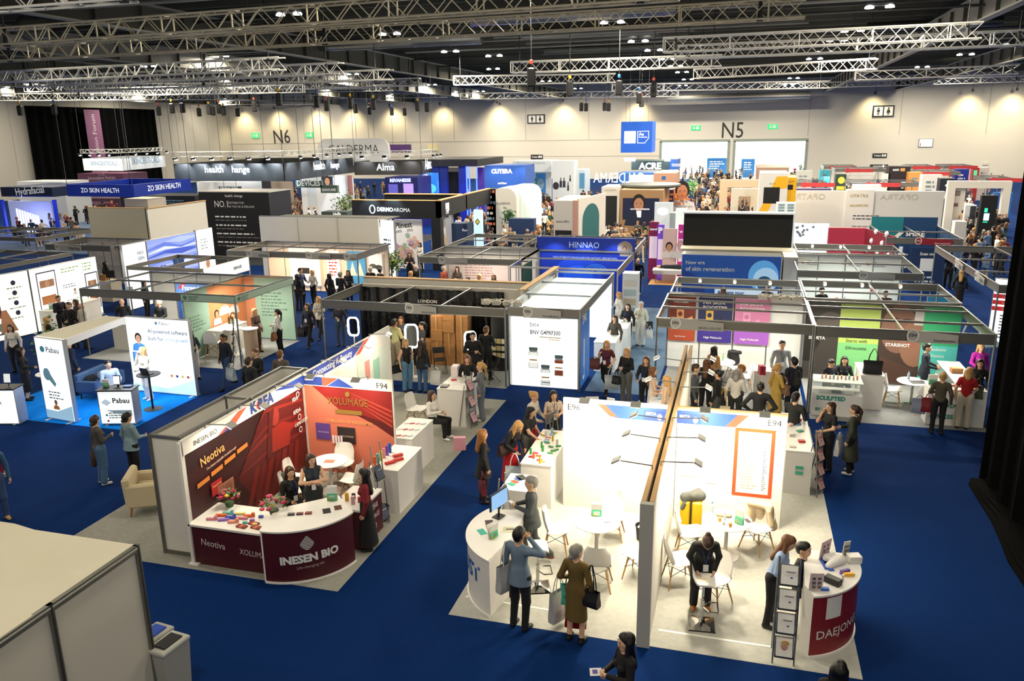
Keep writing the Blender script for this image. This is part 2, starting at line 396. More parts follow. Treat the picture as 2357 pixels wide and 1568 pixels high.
 if hair != 'bald':
  G=SDF();sc_=1.0
  if hair in('hijab','hat','beanie'):
   G.c(Hd((0,.03,.155)),Hd((0,-.01,.165)),.105,.098,4,hx,1.05)
   if hair=='hijab':G.c(Hd((0,.03,.06)),U((0,.01,1.4)),.075,.1,4)
   if hair=='hat':G.c(Hd((0,-.1,.17)),Hd((0,-.17,.165)),.05,.04,4,Rh@np.array([0,0,1.]),4)
  else:
   G.c(Hd((0,.03,.155)),Hd((0,-.015,.172)),.1 if hair != 'short' else .094,.09,4,hx,1.08)
   if hair=='short':G.c(Hd((0,.05,.11)),Hd((0,.055,.09)),.075,.06,4)
   if hair in('long','bob','wavy'):
    lo_=dict(bob=-.01,long=-.24,wavy=-.2)[hair];wv=1.25 if hair=='wavy' else 1
    e=U((0,.115,1.47+lo_));G.c(Hd((0,.045,.12)),e,.088*wv,.07*wv,4,fy,1.5)
    for s in(-1,1):G.c(Hd((s*.07,.01,.14)),U((s*(.095*wv),.03 if lo_>-.1 else-.03,1.47+lo_*.8)),.04*wv,.03*wv,4)
   if hair in('bun','pony'):G.c(Hd((0,.05,.12)),Hd((0,.06,.1)),.078,.06,4)
   if hair=='bun':G.c(Hd((0,.125,.19)),Hd((0,.13,.2)),.042,.042,4)
   if hair=='lowbun':G.c(Hd((0,.05,.12)),Hd((0,.06,.08)),.078,.06,4).c(Hd((0,.12,.07)),Hd((0,.125,.07)),.04,.04,4)
   if hair=='pony':G.c(Hd((0,.12,.17)),Hd((0,.145,.1)),.032,.04,4).c(Hd((0,.145,.1)),U((0,.13,1.26)),.04,.018,4)
  fr=.088 if hair=='hijab' else .095
  G.cut.append((np.array(Hd((0,-.1,.09))),np.array([fr,fr,.105])))
  hv,hq,_=G.mesh(max(.013,h*.9),.01);hair_g=(hv,hq)
 return V,Fs,tg,hair_g,dict(wr=[e[0]for e in ends],chest=U((0,-.13,1.25)),sh=[U((-.13,0,1.46)),U((.13,0,1.46))],back=U((0,.2,1.2)),neck=U((0,0,1.47)),U=U)
SKINS=dict(l='#e3b594',a='#dcae88',t='#b97f58',d='#6b4630')
HAIRC=dict(k='#0c0a0a',b='#3a241a',n='#6b4526',y='#c79a5c',g='#8d8a86',r='#a06a34',w='#c9c5be',s='#1a2f7a')
def person(pos,face,label,sex='f',top='#141416',bot='#141416',hair=('long','b'),skin='l',shoe='#101010',hgt=None,arms=('down','down'),legs='stand',
lean=0,hp=0,hy=0,sleeve='long',bots='trousers',hem=.62,wide=1.0,bulk=1.0,h=.016,badge=False,group=None,z=0.0,seat=None):
 hgt=hgt or(1.66 if sex=='f' else 1.76)
 V,Fs,tg,hg,J=person_geo(sex,arms,legs,lean,hp,hy,sleeve,bots,hair[0],h,hem,wide,bulk)
 s=hgt/1.72;z0=z+(seat-.52*s+.09 if seat else 0)
 mats=[m(SKINS[skin],.55),m(top,.8,n=.08,s=14),m(bot,.85,n=.08,s=14),m(shoe,.5),m(HAIRC[hair[1]],.5),m('#15100e',.3),m('#a5534b',.5)]
 o=bpy.data.objects.new('person',None)
 C.objects.link(o);o.location=(pos[0],pos[1],z0);o.rotation_euler=(0,0,math.radians(face));o.scale=(s,s,s);o['_o']=(0.,0.,0.)
 tag(o,label,'person',group)
 link_mesh('body',V,Fs,mats,tg,o,True)
 if hg:link_mesh('hair' if hair[0]not in('hijab','hat','beanie')else dict(hijab='headscarf',hat='cap',beanie='beanie')[hair[0]],hg[0],hg[1],[m(HAIRC[hair[1]],.45,n=.25,s=60)],None,o,True)
 if badge:
  b=MB();c=J['chest'];ln=m('#1c3f86',.6)
  b.path([J['sh'][0]*.4+J['neck']*.6+(0,.03,0),c+(-.05,-.035,.1),c+(0,-.045,-.12)],.006,ln,4);b.path([J['sh'][1]*.4+J['neck']*.6+(0,.03,0),c+(.05,-.035,.1),c+(0,-.045,-.12)],.006,ln,4)
  b.ob(c+(0,-.05,-.18),(.085,.006,.12),m('#f4f4f2',.5));b.build('lanyard_badge',o)
 Mw=Matrix.Translation(o.location)@Matrix.Rotation(math.radians(face),4,'Z')@Matrix.Scale(s,4)
 W=lambda p:Mw@Vector([float(x)for x in p])
 return dict(o=o,wr=[W(x)for x in J['wr']],sh=[W(x)for x in J['sh']],W=W,U=J['U'],face=face)
def headat(p,hgt,z=0.0):return at(p,z+hgt-.01)
def tote(p,col,label,rz=0.0,sz=(.34,.1,.38),drop=.28,cat='bag',logo=None,r=.55,me=0.0,hc=None,hang=None):
 """a soft open bag hung from point p by two handles"""
 z1=-drop;w,d,hh=sz;t=thing('tote_bag' if hh>.3 else 'handbag',label,cat,(p[0],p[1],p[2]));t.rotation_euler=(0,0,math.radians(rz));t['_o']=(0.,0.,0.)
 b=MB();mt=m(col,r,me,n=.12,s=18,b=.15);N=5;V=[]
 for j in range(N+1):
  f=j/N;z=z1-hh*(1-f);dd=d*(.5+.12*math.sin(f*5))*(1-.35*f);ww=w/2*(.96+.04*math.cos(f*7))
  V+=[(-ww,-dd,z),(0,-dd*1.15,z),(ww,-dd,z),(ww*1.01,0,z),(ww,dd,z),(0,dd*1.15,z),(-ww,dd,z),(-ww*1.01,0,z)]
 Fs=[(j*8+i,j*8+(i+1)%8,j*8+8+(i+1)%8,j*8+8+i)for j in range(N)for i in range(8)]+[tuple(range(7,-1,-1))]
 b.add(V,Fs,mt);b.build('bag_body',t)
 q=MB();hm=m(hc or col,.6)
 for sy in(-1,1):
  y=sy*d*.3;q.path([(-w*.25,y,z1-.01),(-w*.2,y*.6,z1*.5),(-w*.05,y*.2,0),(w*.05,y*.2,0),(w*.2,y*.6,z1*.5),(w*.25,y,z1-.01)],.009,hm,5)
 q.build('handles',t)
 if logo:
  S=Surf((-w/2,-d*.72),(w/2,-d*.72),.004,t);S.txt(logo[0],(0,w*.12,z1-hh*.62),(0,w*.88,z1-hh*.62),m(logo[1],.5),.02);S.done()
 return t
def backpack(P,col,label):
 t=thing('backpack',label,'backpack',(0,0,0));t.location=P['W'](P['U']((0,.0,1.2)));t.rotation_euler=(0,0,math.radians(P['face']));t['_o']=(0.,0.,0.)
 S=SDF().c((0,.2,-.17),(0,.19,.12),.12,.1,0,(0,1,0),1.35).c((0,.27,-.12),(0,.27,-.04),.07,.06,0);V,Q,_=S.mesh(.018,.02)
 link_mesh('pack_body',V,Q,[m(col,.7)],None,t,True)
 b=MB()
 for s in(-1,1):b.path([(s*.1,.13,.2),(s*.12,-.0,.27),(s*.13,-.14,.12),(s*.12,-.12,-.1),(s*.12,.1,-.15)],.017,m(col,.7),5)
 b.build('straps',t);return t
ARCH=[]
def make_archetypes():
 specs=[dict(sex='f',arms=('down','phone'),hair='long'),dict(sex='m',arms=('down','down'),hair='short'),dict(sex='f',arms=('fold','fold'),hair='bob'),dict(sex='m',arms=('phone','phone'),hair='short',legs='walk'),
dict(sex='f',arms=('carry','down'),hair='pony',legs='walk'),dict(sex='f',arms=('fwd','fwd'),hair='wavy',bot='dress',hem=.5),dict(sex='m',arms=('hip','down'),hair='short',bulk=1.08),dict(sex='f',arms=('down','fwd'),hair='bun',bot='coat',hem=.5)]
 sit=[dict(sex='f',arms=('fwd','fwd'),hair='long',legs='sit'),dict(sex='m',arms=('phone','fwd'),hair='short',legs='sit')]
 for sp in specs+sit:
  V,Fs,tg,hg,J=person_geo(h=.026,**sp)
  b=len(V);V=list(V)+[tuple(v)for v in hg[0]];Fs=list(Fs)+[tuple(int(i)+b for i in q)for q in hg[1]];tg=list(tg)+[4]*len(hg[1])
  me=bpy.data.meshes.new('person');me.from_pydata([tuple(map(float,v))for v in V],[],[tuple(int(i)for i in f)for f in Fs])
  for c in range(7):me.materials.append(m('#888888'))
  me.polygons.foreach_set('material_index',np.asarray(tg,dtype=np.int32));me.polygons.foreach_set('use_smooth',[True]*len(me.polygons));me.update();ARCH.append((me,sp))
TOPN=[('#121214','black'),('#121214','black'),('#e9e6df','white'),('#1d2740','navy'),('#8a7a64','beige'),('#4b4d50','grey'),('#3b2a22','brown'),('#5e7ea8','light blue'),('#b99b7c','camel'),('#7a1f2c','red'),('#d8c7b0','cream'),('#2f4a38','green')]
HRN=[('k','black'),('b','dark brown'),('n','brown'),('y','blonde'),('g','grey'),('b','dark brown'),('r','ginger')]
_used=set()
BOTN=[('#0f0f12','black'),('#0f0f12','black'),('#23304a','dark blue'),('#3d3d40','grey'),('#b9ae9b','stone')]
def walker(xy,where,group,rr,sit=False,z=0.0,face=None,stuff=None):
 for _ in range(60):
  k=rr.choice([8,9])if sit else rr.randrange(8)
  me,sp=ARCH[k];(tc,tn),(hc,hn),(bc,bn)=rr.choice(TOPN),rr.choice(HRN),rr.choice(BOTN)
  hs=dict(long='long',short='short',bob='chin-length',pony='tied-back',wavy='wavy',bun='pinned-up')[sp['hair']]
  act='seated' if sit else 'walking' if sp.get('legs')=='walk' else 'standing';gar=dict(dress='dress',coat='long coat').get(sp.get('bot'))
  lab=f"{act} person, {hs} {hn} hair, {tn} {gar}, {where}" if gar else f"{act} person, {hs} {hn} hair, {tn} top, {bn} trousers, {where}"
  if lab not in _used:break
 if stuff is not None:
  s=rr.uniform(1.6,1.8)/1.72;a=rr.uniform(0,6.3);n=len(me.vertices);V=np.empty(n*3);me.vertices.foreach_get('co',V);V=V.reshape(-1,3)*s
  V=np.stack([V[:,0]*math.cos(a)-V[:,1]*math.sin(a)+xy[0],V[:,0]*math.sin(a)+V[:,1]*math.cos(a)+xy[1],V[:,2]],1)
  b=len(stuff.v);stuff.v+=V.tolist();ix=[stuff.mat(x)for x in(m(SKINS['l'],.55),m(tc,.8),m(bc,.85),m('#101010',.5),m(HAIRC[hc],.5),m('#15100e'),m('#a5534b'))]
  for p in me.polygons:stuff.f.append(tuple(i+b for i in p.vertices));stuff.mi.append(ix[p.material_index])
  return
 _used.add(lab);o=bpy.data.objects.new('person',me);C.objects.link(o)
 s=(rr.uniform(1.58,1.72)if sp['sex']=='f' else rr.uniform(1.7,1.84))/1.72
 o.location=(xy[0],xy[1],z);o.scale=(s,s,s);o.rotation_euler=(0,0,math.radians(face if face is not None else rr.uniform(0,360)))
 cols=[m(SKINS[rr.choice('lllatd')],.55),m(tc,.8),m(bc,.85),m(rr.choice(['#101010','#101010','#e8e8e8']),.5),m(HAIRC[hc],.5),m('#15100e'),m('#a5534b')]
 for i,c in enumerate(cols):o.material_slots[i].link='OBJECT';o.material_slots[i].material=c
 return tag(o,lab,'person',group)
 # ------ the hall
YB=130.0;XL=aty((526,300),YB).x;ZC=15.0;XR=62.0
b=MB();b.box(XL-1,XR,-12,YB+40,-.2,0,carpet('#05285e'));struct('floor',b)
WALLM=m('#d6d3c9',.75,0,0,.02,1,.4);WALLD=m('#b9b6ab',.8)
dl=[aty(p,YB)for p in((1521,327),(1678,326),(1691,325),(1858,324))]
xs=[v.x for v in dl];zd=5.6;zd=dl[2].z
b=MB();b.box(XL,xs[0],YB,YB+.5,0,ZC,WALLM).box(xs[1],xs[2],YB,YB+.5,0,zd,WALLM).box(xs[3],XR,YB,YB+.5,0,ZC,WALLM).box(xs[0],xs[3],YB,YB+.5,zd,ZC,WALLM)
S=Surf((XL,YB),(XR,YB),.004)
seam=m('#b4b0a5',.8)
for z in(aty((1350,322),YB).z,3.6):b.box(XL,xs[0]if z<8 else XR,YB-.03,YB,z-.04,z+.04,seam)
for px in(700,1045,1210,1355,1440,1860,2070,2270):x=aty((px,300),YB).x;b.box(x-.04,x+.04,YB-.03,YB,6.3,ZC,seam)
struct('wall_back',b)
b=MB();b.box(XL-.5,XL,-12,YB+.5,0,ZC,m('#c9c6bb',.75))
for y in range(8,128,4):b.box(XL,XL+.04,y-.05,y+.05,0,ZC,WALLD)
struct('wall_left',b)
b=MB();b.box(XR,XR+.5,-12,YB+.5,0,ZC,WALLM);struct('wall_right',b)
for i in(0,2):
 f=MB();x0,x1=xs[i],xs[i+1]
 f.box(x0-.15,x0+.2,YB-.1,YB+.6,0,zd,m('#8e9b92',.5)).box(x1-.2,x1+.15,YB-.1,YB+.6,0,zd,m('#8e9b92',.5)).box(x0-.15,x1+.15,YB-.1,YB+.6,zd-.1,zd+.3,m('#8e9b92',.5))
 tag(f.build('door_%d'%(1+i//2)),kind='structure')
b=MB();b.box(xs[0]-14,xs[3]+14,YB+38,YB+38.5,0,14,m('#f2f5f2',.6)).box(xs[0]-14.5,xs[0]-14,YB+.5,YB+38,0,14,m('#eef2ee',.6)).box(xs[3]+14,xs[3]+14.5,YB+.5,YB+38,0,14,m('#eef2ee',.6))
struct('wall_concourse',b)
b=MB();b.box(xs[0]-14,xs[3]+14,YB+.5,YB+38,0,.02,m('#e4e8e4',.6));struct('floor_concourse',b)
area(((xs[0]+xs[3])/2,YB+18,12),32000,30,24,'#f3fbf4',name='concourse_daylight')
DK=m('#23241f',.85);DK2=m('#55564c',.7);GIR=m('#a5a59a',.55);DUCT=m('#5b5c55',.35,.6)
b=MB();b.box(XL-1,XR,-12,YB+.5,ZC,ZC+.3,m('#5a5b52',.9))
for y in np.arange(12,128,3.2):b.box(XL,XR,y-.08,y+.08,ZC-.5,ZC,DK2)
struct('ceiling',b)
GX=[at((966,172),12.6).x,at((2100,118),12.6).x,at((2290,142),12.6).x,at((560,118),12.6).x-4,at((200,90),12.6).x]
GX=[GX[0],GX[1],GX[2]+1,GX[0]-12,GX[0]-26,GX[0]-40,GX[0]-56]
for i,x in enumerate(GX):
 g=MB();g.box(x-.22,x+.22,8,YB,12.5,12.58,GIR).box(x-.03,x+.03,8,YB,12.58,13.7,GIR if i%2 else DK2).box(x-.22,x+.22,8,YB,13.7,13.8,GIR)
 for y in np.arange(10,128,3):g.box(x-.2,x+.2,y-.03,y+.03,12.58,13.7,DK2)
 tag(g.build('trim_%d'%(i+1)),kind='structure')
for i,(p,q,r,z)in enumerate([((1060,36),(1560,30),.34,13.4),((1200,78),(1600,60),.3,13.6),((1200,88),(1590,80),.26,13.6),((1290,138),(1700,128),.22,13.8),((620,108),(1120,92),.35,13.4),((1530,224),(1860,221),.5,12.0),((20,60),(160,66),.6,13.6),((1260,118),(1530,100),.25,13.8),((2000,60),(2300,52),.3,13.8)]):
 A,B=at(p,z),at(q,z);y=(A.y+B.y)/2;d=MB();mt=m('#a9aaa4',.25,.8)if i in(0,4,5)else DUCT
 x0,x1=min(A.x,B.x),max(A.x,B.x);d.tube((x0,y,z),(x1,y,z),r,mt,14)
 for x in np.arange(x0,x1,2.5):d.tube((x,y,z),(x+.12,y,z),r*1.08,mt,14)
 for x in(x0+.5,(x0+x1)/2,x1-.5):d.tube((x,y,z),(x,y,ZC-.5),.03,DK2,5)
 where=['behind the second nearest truss','thin dark run in mid ceiling','lower of the two dark runs in mid ceiling','above the long silver truss','foil wrapped, left of the middle girder','along the wall above N5','thick pale box end at far left','between the lamp pairs','at far right under the roof'][i]
 solo('ventilation_duct',d,'round metal ventilation duct '+where,'duct')
for i,(px,py,z)in enumerate([(300,60,13.4),(150,20,13),(500,95,13.6),(820,60,13.2),(700,118,13.6),(1000,100,13.5),(1100,150,13.6),(1300,105,13.4),(1350,160,13.8),(1480,70,13.2),(1600,110,13.6),(1700,15,13),(1900,30,13.2),(2000,100,13.5),(2150,70,13.3),(2200,150,13.7),(1700,175,13.9),(1250,190,13.9),(900,140,13.7),(350,130,13.7)]):
 v=at((px,py),z);L_=9+3*(i%3);d=MB();d.tube((v.x-L_,v.y,z),(v.x+L_,v.y,z),.07,GIR if i%2 else DUCT,8)
 for x in(v.x-L_*.8,v.x,v.x+L_*.8):d.tube((x,v.y,z),(x,v.y,ZC-.5),.02,DK2,4)
 tag(d.build('trim_%d'%(20+i)),kind='structure')
LAMPS=[(343,151),(245,172),(665,30),(897,76),(1036,117),(1137,127),(1410,49),(1469,93),(1505,114),(1537,134),(2025,13),(1963,69),(1927,91),(1898,119),(1875,134),(2223,124),(2300,102),(2123,153),(1827,179),(1815,194),(1583,182),(1570,165),(55,165),(1043,211),(1555,151)]
lm=m('#ffffff',.4,0,14.0);hs=m('#4b4c4a',.5)
def lamp(x,y,z,lab,lit=True):
 t=thing('high_bay_lamp',lab,'ceiling lamp',(x,y,z),'twin high bay lamps under the roof')
 b=MB();b.box(x-.6,x+.6,y-.12,y+.12,z,z+.12,hs).tube((x,y,z+.1),(x,y,ZC-.5),.03,hs,5);b.build('housing',t)
 for s in(-1,1):q=MB();q.lathe((x+s*.45,y,z-.1),[(.21,0),(.21,.06),(.12,.14)],lm,14);q.build('lens',t)
 if lit:
  L=area((x,y,z-.16),HALL_W*(.8 if y<22 else 3.0 if y<45 else 3.4 if y<90 else 5.5),1.4,.6,'#fff1d8',name='lamp_light');L.data.spread=math.radians(178);L.parent=t;L.location=(0,0,-.2)
npos=[]
for i,p in enumerate(LAMPS):
 v=at(p,13.2)
 if v.y>YB-2 or v.length>170:continue
 npos.append((v.x,v.y));lamp(v.x,v.y,13.2,'twin white high bay lamp glowing under the dark roof')
for x in(-42,-30,-18,-6,5):
 for y in(3,13):lamp(x,y,13.2,'twin white high bay lamp glowing under the dark roof')
for x in np.arange(-84,50,15):
 for y in(34,56,78,100,120):
  if x>XL+3 and min(math.hypot(x-a,y-c)for a,c in npos)>7:lamp(x,y,13.6,'twin white high bay lamp glowing under the dark roof')
for i,px in enumerate((560,640,730,810,905,1020,1150,1300,1470,2010,2230,2330)):
 v=aty((px,228),YB);x=v.x
 t=thing('wall_washer_lamp','small warm wall washing lamp high over '+['the left wall corner','the N6 mark','the right of the N6 mark','the white hanging oval sign','the small yellow wall panel','the wall right of that panel','the wall left of the toilet pictograms','the wall right of the toilet pictograms','the hanging blue cube','the wall left of the far toilet pictograms','the wall right of the far toilet pictograms','the far right of the wall'][i],'lamp',(x,YB-1.6,12.2))
 b=MB();b.tube((x,YB-1.6,12.0),(x,YB-1.6,12.4),.16,hs,10);b.build('housing',t)
 b=MB();b.tube((x,YB-1.6,12.4),(x,YB-1.6,ZC-.5),.03,hs,5);b.build('rod',t)
 o=spot((x,YB-1.6,11.9),(x,YB-.2,5.5),1300,'#ffe6b0',.9,110);o.parent=t;o.location=(0,0,-.3)
def wallsign(name,label,cat,px0,px1,body,fn,Y=YB,frame=None,e=0.0):
 a,c=aty(px0,Y-.1),aty(px1,Y-.1);t=thing(name,label,cat,((a.x+c.x)/2,Y-.05,min(a.z,c.z)))
 z0,z1=min(a.z,c.z),max(a.z,c.z);b=MB();b.box(a.x,c.x,Y-.12,Y-.001,z0,z1,m(body,.5,0,e));b.build('sign_board',t)
 S=Surf((a.x,Y-.12),(c.x,Y-.12),.01,t);fn(S,c.x-a.x,z0,z1-z0);S.done();return t
def toil(S,W,z,h):
 k=m('#15161a',.5);wt=m('#f4f4f0',.5)
 for i in(0,1):
  u=W*(.27+.46*i);S.R(u-W*.2,z+h*.12,u+W*.2,z+h*.88,wt);S.ov(u,z+h*.75,h*.07,h*.08,k)
  if i==0:S.R(u-h*.13,z+h*.45,u+h*.13,z+h*.66,k)
  else:S.poly([(0,u-h*.08,z+h*.66),(0,u+h*.08,z+h*.66),(0,u+h*.18,z+h*.36),(0,u-h*.18,z+h*.36)],k)
  S.R(u-h*.08,z+h*.18,u-h*.01,z+h*.5,k).R(u+h*.01,z+h*.18,u+h*.08,z+h*.5,k)
wallsign('toilet_sign','black framed toilet pictogram sign high on the wall between the N6 and N5 marks','sign',(1214,285),(1254,263),'#15161a',toil)
wallsign('toilet_sign','larger black framed toilet pictogram sign high on the wall right of the N5 mark','sign',(2007,270),(2060,242),'#15161a',toil)
def tw(S,W,z,h):S.txt('Toilets',(0,W*.08,z+h*.3),(0,W*.58,z+h*.3),WHT,.02);S.R(W*.64,z+h*.25,W*.77,z+h*.75,WHT).R(W*.81,z+h*.25,W*.94,z+h*.75,WHT)
wallsign('toilets_direction_sign','small black sign reading Toilets low on the wall left of the blue cube','sign',(1222,366),(1249,356),'#15161a',tw)
wallsign('toilets_direction_sign','small black sign reading Toilets low on the wall right of the openings','sign',(2008,363),(2042,353),'#15161a',tw)
def run(S,W,z,h):
 S.ov(W*.3,z+h*.72,h*.09,h*.1,WHT);S.poly([(0,W*.2,z+h*.6),(0,W*.36,z+h*.62),(0,W*.42,z+h*.2),(0,W*.3,z+h*.35),(0,W*.18,z+h*.18)],WHT);S.R(W*.52,z+h*.18,W*.82,z+h*.82,WHT)
for a,c,w_ in(((580,318),(596,306),'left of the N6 mark'),((704,317),(720,305),'right of the N6 mark'),((1591,300),(1613,289),'left of the N5 mark'),((1767,297),(1790,286),'right of the N5 mark')):
 wallsign('exit_sign','glowing green running man exit sign '+w_,'sign',a,c,'#1fae62',run,e=1.6)
wallsign('wall_panel','small pale yellow panel on the back wall above the blue lit stand','panel',(984,348),(1008,332),'#e9dfae',lambda S,W,z,h:S.R(W*.1,z+h*.1,W*.9,z+h*.9,m('#efe6bb')))
wallsign('wall_window','small bright internal window on the back wall right of the toilet pictograms','window',(2113,339),(2149,319),'#8f948b',lambda S,W,z,h:S.R(W*.06,z+h*.08,W*.94,z+h*.92,m('#f4f6ea',.3,0,1.2)).R(W*.1,z+h*.1,W*.16,z+h*.5,BLK))
for tx,a,c in(('N6',(632,331),(669,329)),('N5',(1661,317.5),(1710,317))):
 S=Surf((XL,YB-.02),(XR,YB-.02),.01,None);S.txt(tx,a,c,m('#2b2e31',.6),0,1.22);o=S.t.build('hall_number')
 tag(o,f'large dark painted hall mark {tx} on the pale back wall','wall lettering')
wallsign('wall_panel','small white notice on the wall above the far right stands','panel',(2262,380),(2275,374),'#cfcdc4',lambda S,W,z,h:None)
def drape(name,label,P0,P1,z0,z1,mt,amp=.12,puddle=0.0,n=60,step=.0,seed=3):
 P0,P1=Vector(P0),Vector(P1);d=(P1-P0);L=d.length;d.normalize();nn=Vector((-d.y,d.x,0));rr=random.Random(seed)
 off=[amp*(math.sin(i*1.1+rr.uniform(-.4,.4))+.4*math.sin(i*.37))for i in range(n+1)]
 V=[];lv=[(z1,1,0),(z0+(z1-z0)*.5,1,0),(z0+1.0,1.1,0),(z0+.15,1.2,puddle*.4),(z0+.02,1.3,puddle)]
 for z,k,pd in lv:
  for i in range(n+1):V.append(P0+d*(L*i/n)+nn*(off[i]*k+pd*(1+.35*math.sin(i*.9)))+Vector((0,0,z)))
 F1=[(j*(n+1)+i,j*(n+1)+i+1,(j+1)*(n+1)+i+1,(j+1)*(n+1)+i)for j in range(len(lv)-1)for i in range(n)]
 M_=len(V);V+=[v-nn*.03 for v in V];F1+=[tuple(x+M_ for x in f[::-1])for f in F1]
 b=MB();b.add(V,F1,mt);return b
yl0,yl1=atx((57,250),XL+.6).y,atx((355,251),XL+.6).y
b=drape('','',(XL+.5,yl0,0),(XL+.5,yl1,0),0,11.8,m('#030405',.95),.12,0,90)
solo('stage_drape',b,'tall wide black drape hung over the left hall wall','curtain')
def lwt(p):return atx(p,XL+1.6)
q0,q1=lwt((192,252)),lwt((228,252));zt=q0.z;zb=lwt((212,350)).z-3
t=thing('hanging_banner','tall mauve banner hanging before the black drape, reading Innovation Forum','banner',(XL+1.6,q0.y,zb))
b=MB();b.box(XL+1.55,XL+1.6,q0.y,q1.y,zb,zt,m('#7d4f73',.7));b.build('banner_cloth',t)
V,Fs=tgeo('Innovation Forum');W=V[:,0].max();L=(zt-zb)*.86;k=L/W;yy=(q0.y+q1.y)/2;b=MB()
b.add([(XL+1.615,yy+.35*k-y*k*1.0,zb+.6+x*k)for x,y,_ in V],Fs,m('#d9cdd6',.6));b.build('lettering',t)
b=drape('','',(5.5,18.7,0),(5.75,8.6,0),0,13.5,m('#020202',.95),.07,.0,70)
o=solo('black_drape',b,'floor length black drape closing off the right side of the aisle','curtain')
b=MB();pts=[(5.6,18.6),(5.28,18.62),(5.18,18.3),(5.12,17.5),(5.16,16.6),(5.08,15.7),(4.98,14.9),(5.05,14.1),(4.9,13.2),(4.95,12),(5.75,12)]
for k in range(4):b.prism([(x+(.1*k if x<5.5 else 0)+.03*math.sin(3*y+k),y-(.06*k if y>18 else 0))for x,y in pts],.002+.04*k,.042+.04*k,m('#030303',.95))
solo('drape_tail',b,'surplus black cloth bunched on the carpet at the foot of the right drape','cloth',kind='stuff')
# ------ trusses and chain hoists
TR=m('#dcdcd6',.32,.35);TRW=m('#dcd2b4',.36,.35)
def truss_mb(A,B,s=.42,r=.03,mt=TR,lat=.62):
 A,B=Vector(A),Vector(B);d=B-A;L=d.length;d.normalize();n=Vector((-d.y,d.x,0)).normalized();up=Vector((0,0,1));h=s/2
 ch,la=MB(),MB();cs=[(-h,0),(h,0),(h,s),(-h,s)]
 for a,c in cs:ch.tube(A+n*a+up*c,B+n*a+up*c,r,mt,6)
 N=max(2,int(L/lat));st=L/N
 for i in range(N):
  P,Q=A+d*st*i,A+d*st*(i+1);e=i%2
  for j in range(4):
   (a,c),(a2,c2)=cs[j],cs[(j+1)%4]
   if e:(a,c),(a2,c2)=(a2,c2),(a,c)
   la.tube(P+n*a+up*c,Q+n*a2+up*c2,r*.5,mt,4)
 for i in range(0,N+1,5):
  P=A+d*st*i
  for j in range(4):(a,c),(a2,c2)=cs[j],cs[(j+1)%4];la.tube(P+n*a+up*c,P+n*a2+up*c2,r*.8,mt,4)
 return ch,la
TRS=[((-40,27),(300,1),'nearest, crossing the top left corner'),((-30,107),(1560,-2),'long second row across the top'),((-30,143),(1853,40),'long third row ending right of centre'),((-30,191),(651,160),'left side, fourth row'),((46,201),(787,170),'left side, ends just past the fourth row'),
((100,213),(902,183),'left side, ending below the sloping girder'),((1178,168),(1661,153),'middle, carrying four black hoists'),((1528,121),(2256,89),'right side, upper of the close pair'),((1554,136),(2380,103),'right side, lower of the close pair'),((1600,181),(2017,159),'right side with a red glow at its end'),
((1968,185),(2345,170),'far right, nearer of the last rows'),((1045,196),(1416,190),'middle, short warm lit piece'),((1409,211),(1907,203),'rear right, before the N5 mark'),((1060,229),(1560,222),'rear middle, above the blue cube'),((1760,206),(2365,188),'rear right, longest by the wall'),
((-20,243),(1023,239),'rearmost long row on the left'),((-20,232),(560,229),'rear left row before the black drape'),((400,212),(967,197),'left of centre, above the wall lamps'),((300,219),(905,209),'left of centre, one row behind'),((500,231),(1030,224),'rear left of centre, short row'),((160,222),(700,213),'rear left row with hoists'),((60,212),(860,204),'left side, middle of the tight stack')]
TL=[]
for i,(p,q,w_)in enumerate(TRS):
 zt_=11+(0 if i<14 else .55*(i%4));A,B=at(p,zt_),at(q,zt_)
 t=thing('lighting_truss','silver box truss hung under the roof, '+w_,'truss',A);ch,la=truss_mb(A,B,.55 if i<3 else .6,.036 if A.y<40 else .045,TRW if i in(1,2)else TR,.55 if A.y<60 else .9)
 ch.build('chords',t);la.build('lattice',t);TL.append((A,B))
 dv=(B-A)
 for f in np.linspace(.04,.96,max(2,int(dv.length/9))):
  q_=MB();P=A+dv*f;q_.tube(P+Vector((0,0,.4)),(P.x,P.y,ZC-.5),.025,BLK,4);q_.tube(P+Vector((0,0,-.05)),P+Vector((0,0,.7)),.12,BLK,6,.04);q_.build('hanging_sling',t)
HO=[('2',x,y)for x,y in((180,1000),(490,990),(1435,1005),(1555,980),(1650,975),(1800,1015),(1890,995),(1925,1005),(1980,985),(2020,1005),(2148,1018),(2300,965))]+[('3',x,y)for x,y in((165,900),(505,920),(595,960),(810,935),(858,985),(985,1000),(1020,945),(1185,1010),(1302,1012),(1418,965),(1503,972))]+[('4',x,y)for x,y in((90,700),(437,805),(883,795),(1195,815),(543,968),(585,970),(753,965),(790,970),(1065,885),(1087,925))]
HX={'2':0,'3':600,'4':1200}
hk=[m('#e0b020',.5),m('#2060b0',.5),m('#b04028',.5)]
for i,(c,x,y)in enumerate(HO):
 p=(HX[c]+x/3.928,y/3.928);v=at(p,9.9);s=.26 if not(c=='4' and i<27)else .24
 t=thing('chain_hoist','black chain hoist with coloured hook hanging below the trusses over the stands','hoist',v,'black chain hoists hanging from the trusses')
 b=MB();b.ob(v,(s*1.5,s*1.2,.8),m('#141517',.5),.3,0,.06);b.build('motor_body',t)
 b=MB();b.ob(v+Vector((0,0,.62)),(.16,.12,.2),hk[i%3],.2,0,.03);b.build('hook',t)
 b=MB();b.tube(v+Vector((0,0,.4)),(v.x,v.y,ZC-.5),.022,BLK,4);b.build('chain',t)
